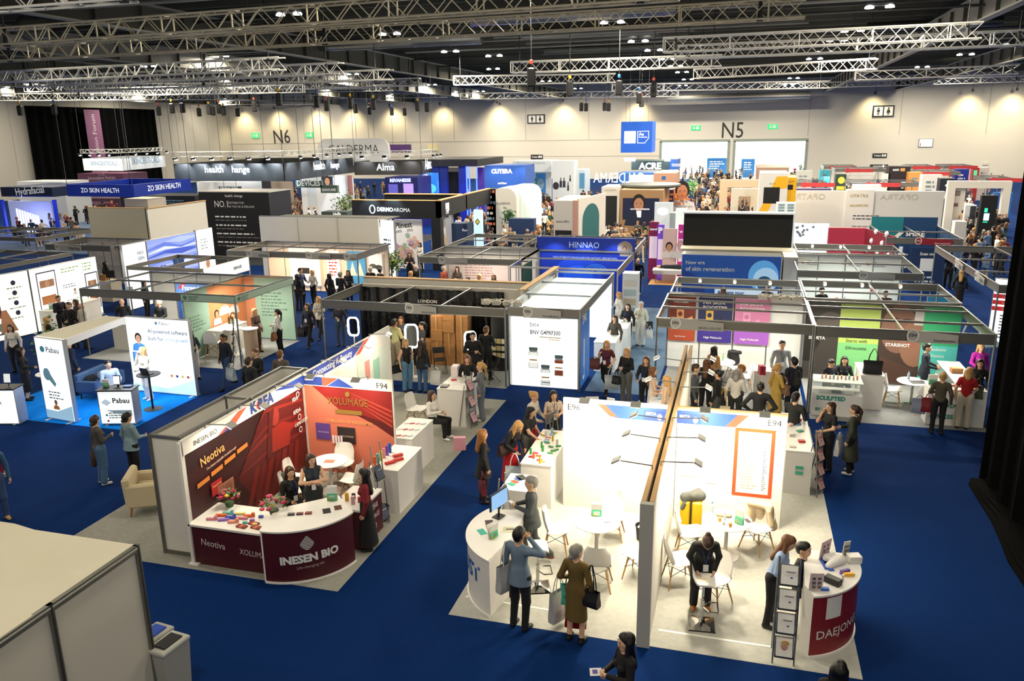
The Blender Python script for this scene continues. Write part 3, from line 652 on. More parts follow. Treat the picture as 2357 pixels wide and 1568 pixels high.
 # ------ furniture
def chair_proto(name='shell_chair',barh=False):
 t=thing(name,'white moulded shell chair on wooden legs','chair',(0,0,0));t.scale=(1.1,1.1,1.04);sh=.62 if barh else .43
 nv,nu=16,12;V=[]
 prof=[(-.22,.0),(-.16,.015),(-.08,0),(0,-.01),(.08,-.005),(.14,.03),(.175,.1),(.195,.18),(.215,.27),(.225,.36),(.23,.41)]
 P=[np.array(prof[int(f)])*(1-f%1)+np.array(prof[min(len(prof)-1,int(f)+1)])*(f%1)for f in np.linspace(0,len(prof)-1.001,nv+1)]
 for k,off in((0,0),(1,.012)):
  for j,(y,z)in enumerate(P):
   f=j/nv;w=.235-.03*f-.09*max(0,f-.8)*3+(0 if f>.1 else-.03);bend=.05*(1-abs(2*f-1)*.4)
   for i in range(nu+1):
    a=(i/nu)*2-1;lift=bend*a**4+.02*a*a
    nz=1-min(1,f*1.5);ny=-min(1,f*1.5)
    V.append((a*w,y+(ny*lift if f>.5 else 0)+(off if f>.5 else 0),sh+z+(lift*nz if f<=.66 else 0)-(off if f<=.5 else 0)))
 q=nu+1;M_=(nv+1)*q;Fs=[(j*q+i,j*q+i+1,(j+1)*q+i+1,(j+1)*q+i)for j in range(nv)for i in range(nu)]
 Fs+=[tuple(x+M_ for x in f[::-1])for f in Fs]
 for j in range(nv):Fs+=[(j*q,(j+1)*q,(j+1)*q+M_,j*q+M_),(j*q+nu,j*q+nu+M_,(j+1)*q+nu+M_,(j+1)*q+nu)]
 b=MB();b.add(V,Fs,WHT);b.build('seat_shell',t,True)
 for sx in(-1,1):
  for sy in(-1,1):b=MB();b.tube((sx*.13,sy*.13,sh-.03),(sx*.22,sy*.2,0),.016,WOOD,8,.011);b.build('leg',t)
 b=MB();z=sh*.55
 for sx in(-1,1):b.tube((sx*.13,-.13,sh-.04),(sx*.18,.17,z),.005,BLK,4).tube((sx*.13,.13,sh-.04),(sx*.18,-.17,z),.005,BLK,4).tube((-.13,sx*.13,sh-.04),(.18,sx*.17,z),.005,BLK,4).tube((.13,sx*.13,sh-.04),(-.18,sx*.17,z),.005,BLK,4)
 b.build('wire_brace',t);return t
CH0=chair_proto();CHB=chair_proto('bar_chair',True);_u1=[CH0,CHB]
def chair(x,y,rz,label,bar=False,group=None):
 src=CHB if bar else CH0
 if src in _u1:_u1.remove(src);o=src;o.location=(x,y,0);o.rotation_euler=(0,0,math.radians(rz));o['label']=label
 else:o=copy_tree(src,(x,y,0),math.radians(rz),label)
 if group:o['group']=group
 return o
def rtable(x,y,label,r=.4,h=.74,base='disc'):
 t=thing('round_table',label,'table',(x,y,0))
 b=MB();b.lathe((x,y,h-.025),[(r*.97,0),(r,.008),(r,.02),(r*.98,.025)],WHT,36);b.build('table_top',t)
 b=MB();b.tube((x,y,.03),(x,y,h-.025),.035,WHT if base=='disc' else CHROME,12);b.build('column',t)
 b=MB()
 if base=='disc':b.lathe((x,y,0),[(.25,0),(.25,.015),(.06,.035)],WHT,28)
 else:
  for k in range(4):b.tube((x,y,.1),(x+.27*math.cos(k*PI/2+.5),y+.27*math.sin(k*PI/2+.5),.02),.02,CHROME,6)
 b.build('base',t);return t
def barstool(x,y,rz,label,col='#f2efe9'):
 t=thing('bar_stool',label,'stool',(0,0,0));b=MB()
 b.add([(-.22,-.22,0),(.22,-.22,0),(.22,.22,0),(-.22,.22,0),(-.2,-.2,.02),(.2,-.2,.02),(.2,.2,.02),(-.2,.2,.02),(-.05,-.05,.07),(.05,-.05,.07),(.05,.05,.07),(-.05,.05,.07)],
[(3,2,1,0)]+[(k*4+i,k*4+(i+1)%4,k*4+4+(i+1)%4,k*4+4+i)for k in(0,1)for i in range(4)]+[(8,9,10,11)],CHROME);b.build('base',t)
 b=MB();b.tube((0,0,.05),(0,0,.45),.03,CHROME,12).tube((0,0,.4),(0,0,.76),.02,CHROME,12);b.build('pole',t)
 b=MB();b.path([(0,0,.33),(-.14,-.1,.33),(-.14,-.24,.33),(.14,-.24,.33),(.14,-.1,.33),(0,0,.33)],.012,CHROME,6);b.build('foot_rest',t)
 b=MB();N=10;V=[]
 for k in(0,.03):
  for j in range(N+1):
   f=j/N;yy=-.18+.36*f;z=.79+k+(.16*((f-.7)/.3)**2 if f>.7 else 0)+(-.03*(1-f/.15)if f<.15 else 0)
   V+=[(-.19,yy,z),(.19,yy,z)]
 M_=2*(N+1);Fs=[(2*j,2*j+2,2*j+3,2*j+1)for j in range(N)]+[(2*j+M_,2*j+1+M_,2*j+3+M_,2*j+2+M_)for j in range(N)]
 Fs+=[(2*j,2*j+M_,2*j+2+M_,2*j+2)for j in range(N)]+[(2*j+1,2*j+3,2*j+3+M_,2*j+1+M_)for j in range(N)]+[(0,1,1+M_,M_),(2*N,2*N+M_,2*N+1+M_,2*N+1)]
 b.add(V,Fs,m(col,.45));b.build('seat',t)
 t.location=(x,y,0);t.rotation_euler=(0,0,math.radians(rz));return t
def basket(x,y,label,col='#141516',r=.14,hh=.3,stuff=None):
 t=thing('waste_basket',label,'bin',(x,y,0));b=MB()
 b.lathe((x,y,0),[(r*.78,0),(r,hh),(r*1.06,hh),(r*.96,hh-.01),(r*.74,.02)],m(col,.5),20);b.build('bin_body',t)
 if stuff:q=MB();q.ell((x,y,hh*.86),(r*.7,r*.7,.05),m(stuff,.8),8);q.ell((x+.03,y-.02,hh*.92),(.06,.03,.04),m('#ffffff',.8),6);q.build('rubbish',t)
def boxcounter(name,label,x0,x1,y0,y1,h,body='#f0eee8',top=None,cat='counter'):
 t=thing(name,label,cat,((x0+x1)/2,(y0+y1)/2,0));b=MB();b.box(x0,x1,y0,y1,0,h-.03,m(body,.5));b.build('body',t)
 b=MB();b.box(x0-.01,x1+.01,y0-.01,y1+.01,h-.03,h,m(top or body,.4));b.build('top',t);return t
def flyer_stand(x,y,z,rz,label,back='#f4f4f0',h=.26,w=.19):
 """tent of printed card: white over green"""
 t=thing('flyer_stand',label,'leaflet',(0,0,0));b=MB()
 b.ob((0,0,h/2),(w,.008,h),m(back,.4),0,.17);b.ob((0,.06,h/2-.01),(w*.9,.006,h*.95),m(back,.4),0,-.25);b.build('card_holder',t)
 g=MB();gr=m('#3fbf8a',.5);yl=m('#b8e04a',.5)
 Mt=lambda u,v:(u*w,-.007+(v-.5)*h*-math.sin(.17)*-1,h/2+(v-.5)*h*math.cos(.17))
 def q(u0,v0,u1,v1,mt):g.add([(a*w,-.0085-(c-.5)*h*.17*-1,h*c)for a,c in((u0,v0),(u1,v0),(u1,v1),(u0,v1))],[(0,1,2,3)],mt)
 q(-.45,.05,.45,.5,gr);q(-.45,.05,.1,.25,yl);q(-.3,.12,.3,.4,m('#e8f6ee'));q(-.3,.62,.2,.68,gr);q(-.3,.75,.35,.8,m('#8a9a90'));g.build('printed_graphic',t)
 t.location=(x,y,z);t.rotation_euler=(0,0,math.radians(rz));return t
def bottle(x,y,z,label,col='#cfe4f0',h=.2,cap='#2c62b8',group=None):
 t=thing('bottle',label,'bottle',(x,y,z),group);b=MB();r=h*.16
 b.lathe((x,y,z),[(r,0),(r*1.02,h*.1),(r,h*.62),(r*.45,h*.85),(r*.4,h*.93)],m(col,.15,0,0,0,.75),12);b.build('bottle_body',t)
 b=MB();b.lathe((x,y,z+h*.92),[(r*.48,0),(r*.48,h*.08)],m(cap,.4),10);b.build('cap',t)
def small_box(x,y,z,sz,col,label,rz=0.0,cat='box',group=None,band=None):
 b=MB();b.ob((x,y,z+sz[2]/2+.0005),sz,m(col,.45),rz,0,min(sz)*.06)
 if band:b.ob((x,y,z+sz[2]/2+.0005),(sz[0]*.3,sz[1]*1.01,sz[2]*1.02),m(band,.4),rz)
 return solo('product_box',b,label,cat,group)
def sheet(x,y,z,w,d,col,label,rz=0.0,name='paper_sheet',cat='paper',ink=None):
 t=thing(name,label,cat,(x,y,z));b=MB();b.ob((x,y,z+.003),(w,d,.005),m(col,.6),rz);b.build('page',t)
 if ink:
  g=MB()
  for k in range(4):dv=Vector((0,d*(.32-.2*k),0));dv.rotate(Matrix.Rotation(rz,3,'Z'));g.ob((x+dv.x,y+dv.y,z+.0065),(w*.7,d*.05,.001),m(ink,.6),rz)
  g.build('printed_lines',t)
 return t
def arm_light(P,dirv,label,L=.55,W=KSPOT_W,tgt=None,lit=True):
 """LED floodlight on a thin arm clamped to the wall top"""
 P=Vector(P);d=Vector(dirv).normalized();t=thing('arm_spotlight',label,'lamp',P)
 e=P+d*L+Vector((0,0,.02));b=MB();b.path([P+Vector((0,0,-.04)),P+Vector((0,0,.05)),e],.012,ALU,6);b.build('arm',t)
 az=math.atan2(d.y,d.x)-PI/2;b=MB();b.ob(e+d*.04,(.2,.15,.035),m('#b9bab4',.4,.5),az,-.5,.008);b.build('lamp_head',t)
 b=MB();nv=Vector((0,0,-1))*.022-d*.012;b.ob(e+d*.04+nv,(.17,.12,.006),m('#fff3d6',.4,0,22),az,-.5);b.build('led_panel',t)
 if lit:
  T=Vector(tgt)if tgt else P-Vector((0,0,1.2));l=area(tuple(e+d*.04+nv*1.5),W,.17,.12,'#fff0d2',name='led_light')
  l.rotation_euler=(T-e).to_track_quat('-Z','Y').to_euler();l.parent=t;l.location=(e+d*.04+nv*1.6)-P
  l.data.spread=math.radians(170)
 return t
def rack(x,y,rz,label,h=1.65,n=4,w=.3,sheets='#f3f1ea',ink='#7c7c86',face=False):
 """folding steel literature rack: two posts, tilted trays with leaflets"""
 t=thing('literature_rack',label,'rack',(0,0,0));
 for s in(-1,1):b=MB();b.tube((s*w/2,-.12,0),(s*w/2,.02,h),.014,ALU,6);b.build('post',t)
 for s in(-1,1):b=MB();b.tube((s*w/2,.25,0),(s*w/2,.06,h*.8),.012,ALU,6);b.build('rear_post',t)
 for k in range(n):
  z=.14+k*(h-.3)/(n-.3);yy=-.12+.14*z/h;b=MB();b.ob((0,yy+.02,z+.14),(w-.03,.012,.3),ALUD,0,-.42).ob((0,yy-.03,z+.02),(w-.03,.05,.05),ALUD);b.build('tray',t)
  g=MB();g.ob((0,yy-.005,z+.155),(w-.07,.008,.27),m(sheets,.5),0,-.42)
  if face and k==0:g.ell((0,yy-.02,z+.17),(.05,.01,.07),m('#dba98a'),10);g.ell((.01,yy-.012,z+.23),(.06,.01,.04),m('#d9b056'),8);g.ell((0,yy-.035,z+.13),(.015,.006,.008),m('#c22a2a'),6)
  else:g.ob((.02,yy+.0,z+.2),(.12,.012,.012),m(ink),0,-.42).ob((.02,yy+.012,z+.17),(.1,.012,.01),m(ink),0,-.42);g.ell((.03,yy-.02,z+.11),(.03,.01,.025),m('#4a5fb0'),8)
  g.build('leaflet',t)
 t.location=(x,y,0);t.rotation_euler=(0,0,math.radians(rz));return t
def flowers(x,y,z,label,r=.2,seed=1):
 rr=random.Random(seed);t=thing('flower_arrangement',label,'flowers',(x,y,z));b=MB();b.lathe((x,y,z),[(.07,0),(.09,.08),(.08,.1)],m('#3c5a3c',.6),12);b.build('pot',t)
 b=MB()
 for _ in range(70):
  a,e=rr.uniform(0,2*PI),rr.uniform(-.1,1.2);L=r*rr.uniform(.7,1.1);c=Vector((x+L*math.cos(a)*math.cos(e),y+L*math.sin(a)*math.cos(e),z+.12+L*math.sin(e)*.9));u=Vector((math.cos(a+1.3),math.sin(a+1.3),.3))*.03;w=Vector((math.cos(a),math.sin(a),.6))*.05
  b.add([c-u,c-w*.4,c+u,c+w],[(0,1,2,3)],m(rr.choice(['#2f5a2c','#47733a','#7d9c5c']),.6))
 b.build('foliage',t)
 for k in range(13):
  a,e=k*2.4,rr.uniform(.1,1.25);L=r*rr.uniform(.75,1);c=(x+L*math.cos(a)*math.cos(e),y+L*math.sin(a)*math.cos(e),z+.15+L*math.sin(e)*.85);q=MB();co=rr.choice(['#c2345e','#e0608a','#ee9ab4','#8e1535','#e8c23a' if k%5==0 else '#d64a70']);s=rr.uniform(.028,.05)
  q.ell(c,(s,s,s*.75),m(co,.6),8)
  for j in range(5):q.ell((c[0]+s*.8*math.cos(j*1.26),c[1]+s*.8*math.sin(j*1.26),c[2]+.005),(s*.5,s*.5,s*.45),m(co,.6),6)
  q.build('blossom',t)
 return t
 # ------ modular stands
def shell(name,label,x0,x1,y0,y1,h=2.5,walls='',fascia='S',posts=True,inner=(),fh=.22,wallc=PANEL,fm=None,cross=0,cat='exhibition stand',bay=1.0,low=0.0):
 """modular stand: posts, top beams, fascia and infill walls on the N/S/E/W sides"""
 t=thing(name,label,cat,((x0+x1)/2,(y0+y1)/2,0))
 fm=fm or m('#77756f',.4,.3);sides=dict(S=((x0,y0),(x1,y0)),N=((x1,y1),(x0,y1)),W=((x0,y1),(x0,y0)),E=((x1,y0),(x1,y1)))
 for k,(p,q)in sides.items():
  p3,q3=Vector((*p,h)),Vector((*q,h));b=MB();L=(q3-p3).length
  if k in fascia:b.bar(p3,q3,.045,.035,ALU);b.bar(p3-Vector((0,0,.035)),q3-Vector((0,0,.035)),.02,fh,fm);b.bar(p3-Vector((0,0,fh+.035)),q3-Vector((0,0,fh+.035)),.045,.03,ALU);b.build('fascia',t)
  else:b.bar(p3,q3,.045,.07,ALU);b.build('top_beam',t)
  if k in walls:
   n=max(1,round(L/bay));d=(q3-p3)/n
   for i in range(n):
    b=MB();a=p3+d*(i+.02);c=p3+d*(i+.98);b.bar((a.x,a.y,h-.07),(c.x,c.y,h-.07),.02,h-.09-low,wallc);b.build('wall_panel',t)
   for i in range(1,n):b=MB();P=p3+d*i;b.tube((P.x,P.y,0),(P.x,P.y,h-.03),.022,ALU,8);b.build('upright',t)
 for x,y in{(x0,y0),(x1,y0),(x0,y1),(x1,y1)}:b=MB();b.tube((x,y,0),(x,y,h),.03,ALU,8);b.build('post',t)
 for i in range(cross):f=(i+1)/(cross+1);b=MB();b.bar((x0+(x1-x0)*f,y0,h-.005),(x0+(x1-x0)*f,y1,h-.005),.045,.06,ALU);b.build('cross_beam',t)
 for f in inner:b=MB();b.bar((x0,y0+(y1-y0)*f,h-.005),(x1,y0+(y1-y0)*f,h-.005),.045,.06,ALU);b.build('cross_beam',t)
 return t
def nameplate(t,p0,p1,num,nm,h=2.5,col='#b9b7b1',disc='#cfcdc6',ink='#3c4a55',front=.03):
 """rounded stand-number board clipped over the fascia"""
 p0,p1=Vector((*p0,0)),Vector((*p1,0));S=Surf(p0,p1,front,t);w=S.w;b=MB();mt=m(col,.5)
 c=[(u,z)for u,z in((.0,h-.3),(w,h-.3),(w,h-.06),(w*.35,h+.0),(0,h+.06))]
 b.add([S.S(u,z,o)for o in(0,.02)for u,z in c],[tuple(range(4,-1,-1)),tuple(range(5,10))]+[(i,(i+1)%5,5+(i+1)%5,5+i)for i in range(5)],mt);o=b.build('name_board',t)
 T=Surf(p0,p1,front+.022,o);o['_o']=t['_o'];T.ov(.13,h-.12,.15,.17,m('#f1efe6',.5));T.ov(.13,h-.12,.12,.14,m(disc,.5));T.txt(num,(0,.04,h-.15),(0,.22,h-.15),m(ink,.6),.015);T.txt(nm,(0,w*.52,h-.25),(0,w*.95,h-.25),m(ink,.6),.01);T.done();return o
 # ------ carpets
def rug(label,x0,x1,y0,y1,col,z=.004,name='carpet'):b=MB();b.box(x0,x1,y0,y1,0,z,carpet(col));return solo(name,b,label,'carpet')
GC='#b4b5ae'
rug('pale grey carpet under the two bright white stands in front',-4.28,2.05,10.8,21.2,GC)
rug('grey carpet under the maroon counter stand and cream armchair',-12.48,-6.38,10.95,21.4,'#9c9c94')
rug('bright blue carpet under the software stand with light boxes',-20.9,-15.65,16.6,19.75,'#0a86f4',.004)
rug('grey carpet under the dark stand full of cardboard boxes',-13.1,-6.7,22.45,25.9,'#8c8c88');rug('light grey carpet under the green and orange stand',-22.6,-16.1,22.3,26.3,'#a4a7a6')
rug('grey carpet under the stand with purple product posters',-2.1,2.0,22.2,26.2,'#8e9090');rug('grey carpet under the stand with the face poster',2.1,6.45,21.85,26.0,'#999c9d')
rug('pale wooden floor of the massage table stand',-4.4,-1.2,40.5,47,'#c79a68')
rug('grey carpet beneath the blue panelled laboratory stand',-4.3,-2.2,22.8,35,'#5d7590');rug('dark grey carpet of the black stand under the number one wall',-34,-22,42,58,'#37393c')
rug('pale carpet in the far left treatment stands',-60,-36,44,70,'#54657f');rug('pale shiny floor of the far middle stands',-22,-5,56,80,'#75808c');rug('beige floor of the crowded stand before the openings',-4,6,62,112,'#75675a')
b=MB();b.ob((-3.2,11.35,.006),(1.95,.045,.003),WHT,-.02);solo('floor_tape',b,'white tape line across the carpet left of the grey end post','tape');b=MB();b.ob((.1,11.25,.006),(2.0,.045,.003),WHT,.0);solo('floor_tape',b,'white tape line across the carpet right of the grey end post','tape')
# ------ right-hand white stands (front)
WW=m('#f3f0e8',.55);PINE=m('#c39a62',.6,0,0,.15,1,20);XD=-1.1
t=thing('partition_wall','long white back to back partition with pine top edges and grey end post','partition',(XD,11,0))
for s,x in((-1,XD-.05),(1,XD+.07)):
 b=MB();b.box(x-.025,x+.025,10.85,19.9,0,2.36,WW);b.build('wall_skin',t);b=MB();b.box(x-.035,x+.035,10.85,19.9,2.36,2.4,PINE);b.build('pine_edge',t)
b=MB();b.box(XD-.09,XD+.11,10.74,10.84,0,2.4,m('#b4b2a8',.5));b.build('end_post',t)
def backwall(label,x0,x1,y,flip,num):
 t=thing('partition_wall',label,'partition',((x0+x1)/2,y,0));b=MB();b.box(x0,x1,y,y+.06,0,2.36,WW);b.build('wall_skin',t)
 b=MB();b.box(x0,x1,y-.01,y+.07,2.36,2.4,PINE if flip else WW);b.build('top_edge',t)
 S=Surf((x0,y),(x1,y),.003,t);W=x1-x0;bl=m('#2f4fae',.5);rd=m('#d8503c',.5);db=m('#27408f',.5)
 if not flip:
  S.poly([(0,W*.36,2.33),(0,W*.5,2.06),(0,W,2.06),(0,W,2.33)],bl);S.poly([(0,W*.33,2.33),(0,W*.41,2.33),(0,W*.53,2.08),(0,W*.46,2.08)],rd);S.R(W*.78,2.07,W*.995,2.27,db)
  S.txt('IBITA',(0,W*.8,2.18),(0,W*.9,2.18),WHT,.02);S.txt(num,(0,W*.05,2.16),(0,W*.17,2.16),m('#22242c'),0)
 else:
  S.poly([(0,0,2.06),(0,W*.48,2.06),(0,W*.62,2.33),(0,0,2.33)],bl);S.poly([(0,W*.45,2.07),(0,W*.54,2.07),(0,W*.66,2.33),(0,W*.56,2.33)],rd);S.R(W*.005,2.07,W*.22,2.27,db)
  S.txt('IBITA',(0,W*.02,2.18),(0,W*.12,2.18),WHT,.02);S.txt(num,(0,W*.83,2.16),(0,W*.95,2.16),m('#22242c'),0)
 u=W*(.93 if not flip else .17);S.ov(u,2.15,.05,.07,m('#8fa6e0'),0,320,12);S.done();return t
backwall('white back wall numbered E96 with blue and red header',-3.3,XD-.09,15.15,0,'E96')
tb=backwall('white back wall numbered E94 with blue and red header',XD+.11,1.06,15.15,1,'E94')
S=Surf((XD+.11,15.15),(1.06,15.15),.004,tb);a,c=S.uv(K('F',395,1405)),S.uv(K('I',632,350));orr=m('#d9502a',.5)
S.R(a[0],c[1],c[0],a[1],orr);S.R(a[0]+.07,c[1]+.07,c[0]-.07,a[1]-.07,m('#f7f1e6'));S.txt('CONTENTS',(0,a[0]+.2,a[1]-.2),(0,c[0]-.2,a[1]-.2),m('#a8906a'))
S.lines(a[0]+.14,a[0]+.5,a[1]-.3,c[1]+.15,16,m('#b4b0a6'),4);S.lines(c[0]-.2,c[0]-.12,a[1]-.3,c[1]+.15,24,m('#6c7f9c'),5);S.R(.42,1.35,.62,1.6,m('#b9cfe8')).R(.1,.95,.5,1.3,m('#dfdbe6')).R(.62,.85,.8,1.3,m('#e4e0ea'));S.done()
S=Surf((XD+.1,11.0),(XD+.1,15.1),.004,None)
for i,(p,dv,T,lb)in enumerate([((-2.75,15.13,2.42),(0,-1,.25),(-2.75,15.1,.7),'over the E96 number'),((-1.75,15.13,2.42),(0,-1,.25),(-1.75,15.1,.7),'over the blue header left of the partition'),
((-.45,15.13,2.42),(0,-1,.25),(-.45,15.1,.7),'over the blue header right of the partition'),((.62,15.13,2.42),(0,-1,.25),(.62,15.1,.6),'over the E94 number'),
((XD-.05,14.2,2.42),(-1,0,.12),(XD-.2,14.2,.8),'on the partition, left side, farthest'),((XD-.05,13.2,2.42),(-1,0,.12),(XD-.2,13.2,.8),'on the partition, left side, middle'),((XD-.05,12.0,2.42),(-1,0,.12),(XD-.2,12.0,.6),'on the partition, left side, nearest'),
((XD+.07,14.3,2.42),(1,0,.12),(XD+.2,14.3,.8),'on the partition, right side, farthest'),((XD+.07,13.3,2.42),(1,0,.12),(XD+.2,13.3,.8),'on the partition, right side, middle'),((XD+.07,12.2,2.42),(1,0,.12),(XD+.3,12.2,.6),'on the partition, right side, nearest'),
((XD+.07,16.2,2.42),(1,0,.12),(.4,16.2,0),'on the partition behind the E94 wall, nearest'),((XD+.07,17.3,2.42),(1,0,.12),(.4,17.3,0),'on the partition behind the E94 wall, middle'),((XD+.07,18.4,2.42),(1,0,.12),(.4,18.4,0),'on the partition behind the E94 wall, farthest'),
((XD-.05,16.5,2.42),(-1,0,.12),(-2.4,16.5,0),'on the partition behind the E96 wall, nearest'),((XD-.05,18.2,2.42),(-1,0,.12),(-2.4,18.2,0),'on the partition behind the E96 wall, farthest')]):
 arm_light(p,dv,'arm mounted floodlight '+lb,tgt=T,W=KSPOT_W*(1.0 if i<10 else .6))
S=Surf((XD+.096,15.1),(XD+.096,10.95),.003,t)
S.R(.2,.9,1.1,1.9,m('#eeeaf2')).R(1.5,.8,2.3,2.0,m('#e9eef6')).R(2.7,.7,3.5,2.1,m('#f1ebe2'));S.lines(.3,.9,1.8,1.3,6,m('#a8a4b8'),2);S.lines(1.6,2.1,1.9,1.4,6,m('#8f9fc0'),3);S.done()
def curved_counter(label,c,r,a0,a1,back,h=1.05,front='#f2f0ea',edge='#f2f0ea',n=24):
 """counter with a bowed front; back = list of rear plan points"""
 t=thing('reception_counter',label,'counter',(c[0],c[1],0));arc=[(c[0]+r*math.cos(a0+(a1-a0)*i/n),c[1]+r*math.sin(a0+(a1-a0)*i/n))for i in range(n+1)]
 b=MB();b.prism(arc+back,.03,h-.03,m(edge,.5));b.build('body',t)
 big=[(c[0]+(r+.03)*math.cos(a0+(a1-a0)*i/n),c[1]+(r+.03)*math.sin(a0+(a1-a0)*i/n))for i in range(n+1)]
 b=MB();b.prism(big+back,h-.03,h,WHT);b.build('top',t);b=MB();b.prism(big+back,0,.035,WHT);b.build('plinth',t)
 S=Arc(c,r,a0,a1,.004,t);b=MB();m_=m(front,.45);st=[S.S(S.w*i/n,z)for z in(.035,h-.03)for i in range(n+1)]
 b.add(st,[(i,i+1,n+2+i,n+1+i)for i in range(n)],m_);b.build('front_panel',t);return t,S
A0=math.radians(182);
t,S=curved_counter('white bowed counter with big blue letters at the aisle corner',(-3.02,12.0),1.24,math.radians(151),math.radians(243),[(-3.42,11.75),(-3.45,12.7)])
S.txt('TRUST',(0,.55,.52),(0,1.75,.52),m('#2f62b4',.5),.03);S.done()
t=thing('computer_monitor','flat black monitor standing on the white bowed counter','monitor',(-3.86,12.35,1.05));b=MB();b.ob((-3.86,12.35,1.4),(.52,.03,.32),BLK,1.25,0,.008);b.build('screen_housing',t)
b=MB();b.ob((-3.86,12.35,1.06),(.2,.16,.015),BLK,1.25).tube((-3.86,12.35,1.06),(-3.85,12.35,1.35),.018,BLK,8);b.build('stand',t)
b=MB();b.ob((-3.835,12.343,1.4),(.48,.004,.28),m('#7fa9d8',.2,0,.8),1.25);b.build('screen',t)
sheet(-3.98,11.75,1.05,.12,.2,'#2fb5a0','teal leaflet on the bowed counter',.7);sheet(-3.88,11.9,1.05,.12,.2,'#e88a62','coral leaflet on the bowed counter',.5);sheet(-3.95,12.08,1.05,.14,.22,'#3a2530','dark maroon booklet on the bowed counter',.4,'booklet','booklet')
flyer_stand(-3.72,11.6,1.05,62,'green and white flyer in a holder on the bowed counter');t=sheet(-3.55,11.95,1.05,.3,.21,'#f5efcf','white form with yellow border on the bowed counter',.2,ink='#5a5a60')
b=MB();b.tube((-3.6,11.93,1.06),(-3.46,11.97,1.06),.005,BLK,5);solo('pen',b,'dark pen lying on the yellow edged form','pen')
rack(-4.0,13.0,265,'silver literature rack behind the monitor of the bowed counter',1.55,3)
t=boxcounter('display_counter','low white counter with fanned leaflets beside the man in a suit',-4.2,-3.68,13.6,14.35,.98)
for i,c in enumerate(('#2fae8a','#e0603a','#2c5fc0')):sheet(-4.05+.03*i,13.85+.13*i,.98,.1,.16,c,['green','orange','blue'][i]+' leaflet fanned out on the low white counter',.9,'leaflet','leaflet')
sheet(-3.95,14.2,.98,.17,.24,'#30343a','dark tablet on the low white counter',.7,'tablet_computer','tablet')
t=boxcounter('display_counter','long white counter covered with small colourful products left of the E96 wall',-4.15,-3.5,14.9,16.9,.98)
rr=random.Random(5)
for i in range(26):
 x,y=-4.07+.5*rr.random(),14.98+i*.07;c,n_=rr.choice([('#e8642c','orange'),('#3f9a4e','green'),('#e8e4da','white'),('#d84c6a','pink'),('#86c5e8','light blue'),('#e8c23a','yellow')]);tall=i%3==0
 small_box(x,y,.98,(.04,.04,.14)if tall else(.12,.05,.025),c,f'{n_} {"upright product box" if tall else "flat sample pack"} on the long white counter',rr.uniform(-.6,.6),group='small products on the long white counter')
rtable(-2.24,13.2,'round white pedestal table in the left white stand',.43)
flyer_stand(-2.28,13.4,.74,8,'green flyer stand on the round table of the left white stand',w=.2);sheet(-2.05,13.0,.74,.28,.2,'#f3f2ee','open white notebook on the left round table',-.4,'notebook','notebook');b=MB();b.tube((-2.1,13.18,.75),(-1.98,13.22,.75),.005,BLK,5);solo('pen',b,'black pen by the open notebook','pen')
for x,y,r_,l in((-3.02,13.25,80,'shell chair left of the table in the left white stand'),(-2.1,14.05,178,'shell chair behind the table against the E96 wall'),(-2.05,12.25,-5,'shell chair with its back to the camera, front of the left table'),(-1.4,12.75,-75,'shell chair half hidden by the grey end post')):
 chair(x,y,180-r_,'white '+l)
barstool(-3.05,11.95,110,'chrome bar stool with white seat by the bowed white counter')
basket(-1.5,14.1,'black waste basket with white liner left of the partition',stuff='#efefef')
t=thing('suitcase','bright yellow hard shell suitcase standing by the partition','suitcase',(-.62,14.5,0));b=MB()
for k in(-1,1):b.ob((-.62+k*.105,14.5,.42),(.2,.3,.7),m('#f0c21c',.35),0,0,.03)
b.build('shell',t);b=MB();b.ob((-.62,14.5,.42),(.03,.31,.71),BLK);b.build('zip_band',t)
for sx in(-1,1):b=MB();b.tube((-.62+sx*.15,14.38,.035),(-.6+sx*.15,14.38,.035),.035,BLK,10);b.build('wheel',t)
S_=SDF().c((-.75,14.45,.82),(-.45,14.5,.85),.09,.1).c((-.6,14.4,.88),(-.5,14.6,.9),.07,.06).c((-.75,14.38,.7),(-.78,14.36,.62),.05,.04);V,Q,_=S_.mesh(.02,.03)
tag(link_mesh('jacket',V,Q,[m('#4a4c48',.8,n=.4,s=25,b=.5)],None,None,True),'dark grey jacket heaped on top of the yellow suitcase','jacket')
rtable(.06,13.85,'round white pedestal table in the right white stand',.45)
flyer_stand(.27,13.72,.74,-25,'green flyer stand on the round table of the right white stand',w=.17,h=.3)
bottle(-.22,14.1,.74,'water bottle on the table of the right white stand');bottle(.02,13.82,.74,'small blue capped bottle beside the paper bag',h=.14)
S_=SDF().c((-.1,13.98,.78),(.1,13.95,.79),.06,.05).c((0,14.0,.82),(.08,14.02,.83),.03,.03);V,Q,_=S_.mesh(.012,.02);tag(link_mesh('paper_bag',V,Q,[m('#e2cfae',.8,n=.2)],None,None,True),'crumpled tan paper bag on the table of the right white stand','bag')
for i,(x,y,c,l)in enumerate(((-.07,13.75,'#d9a84a','amber drink in a clear cup on the right table'),(.0,13.62,'#e8e6e0','white paper cup on the right table'),(.12,13.58,'#b8762e','small brown cup near the table edge'))):
 b=MB();b.lathe((x,y,.74),[(.025,0),(.035,.08),(.03,.082)],m(c,.3),12);solo('cup',b,l,'cup')
sheet(.42,13.9,.74,.08,.15,'#3b3736','dark phone lying on the right table',.5,'mobile_phone','phone')
for x,y,r_,l in((-.62,13.75,85,'left of the table by the yellow suitcase'),(.62,14.25,-140,'draped with a beige coat by the orange poster'),(-.72,12.7,70,'just right of the partition at its middle'),(-.1,12.25,-150,'behind the woman bending over the bar stool')):chair(x,y,180-r_,'white shell chair '+l)
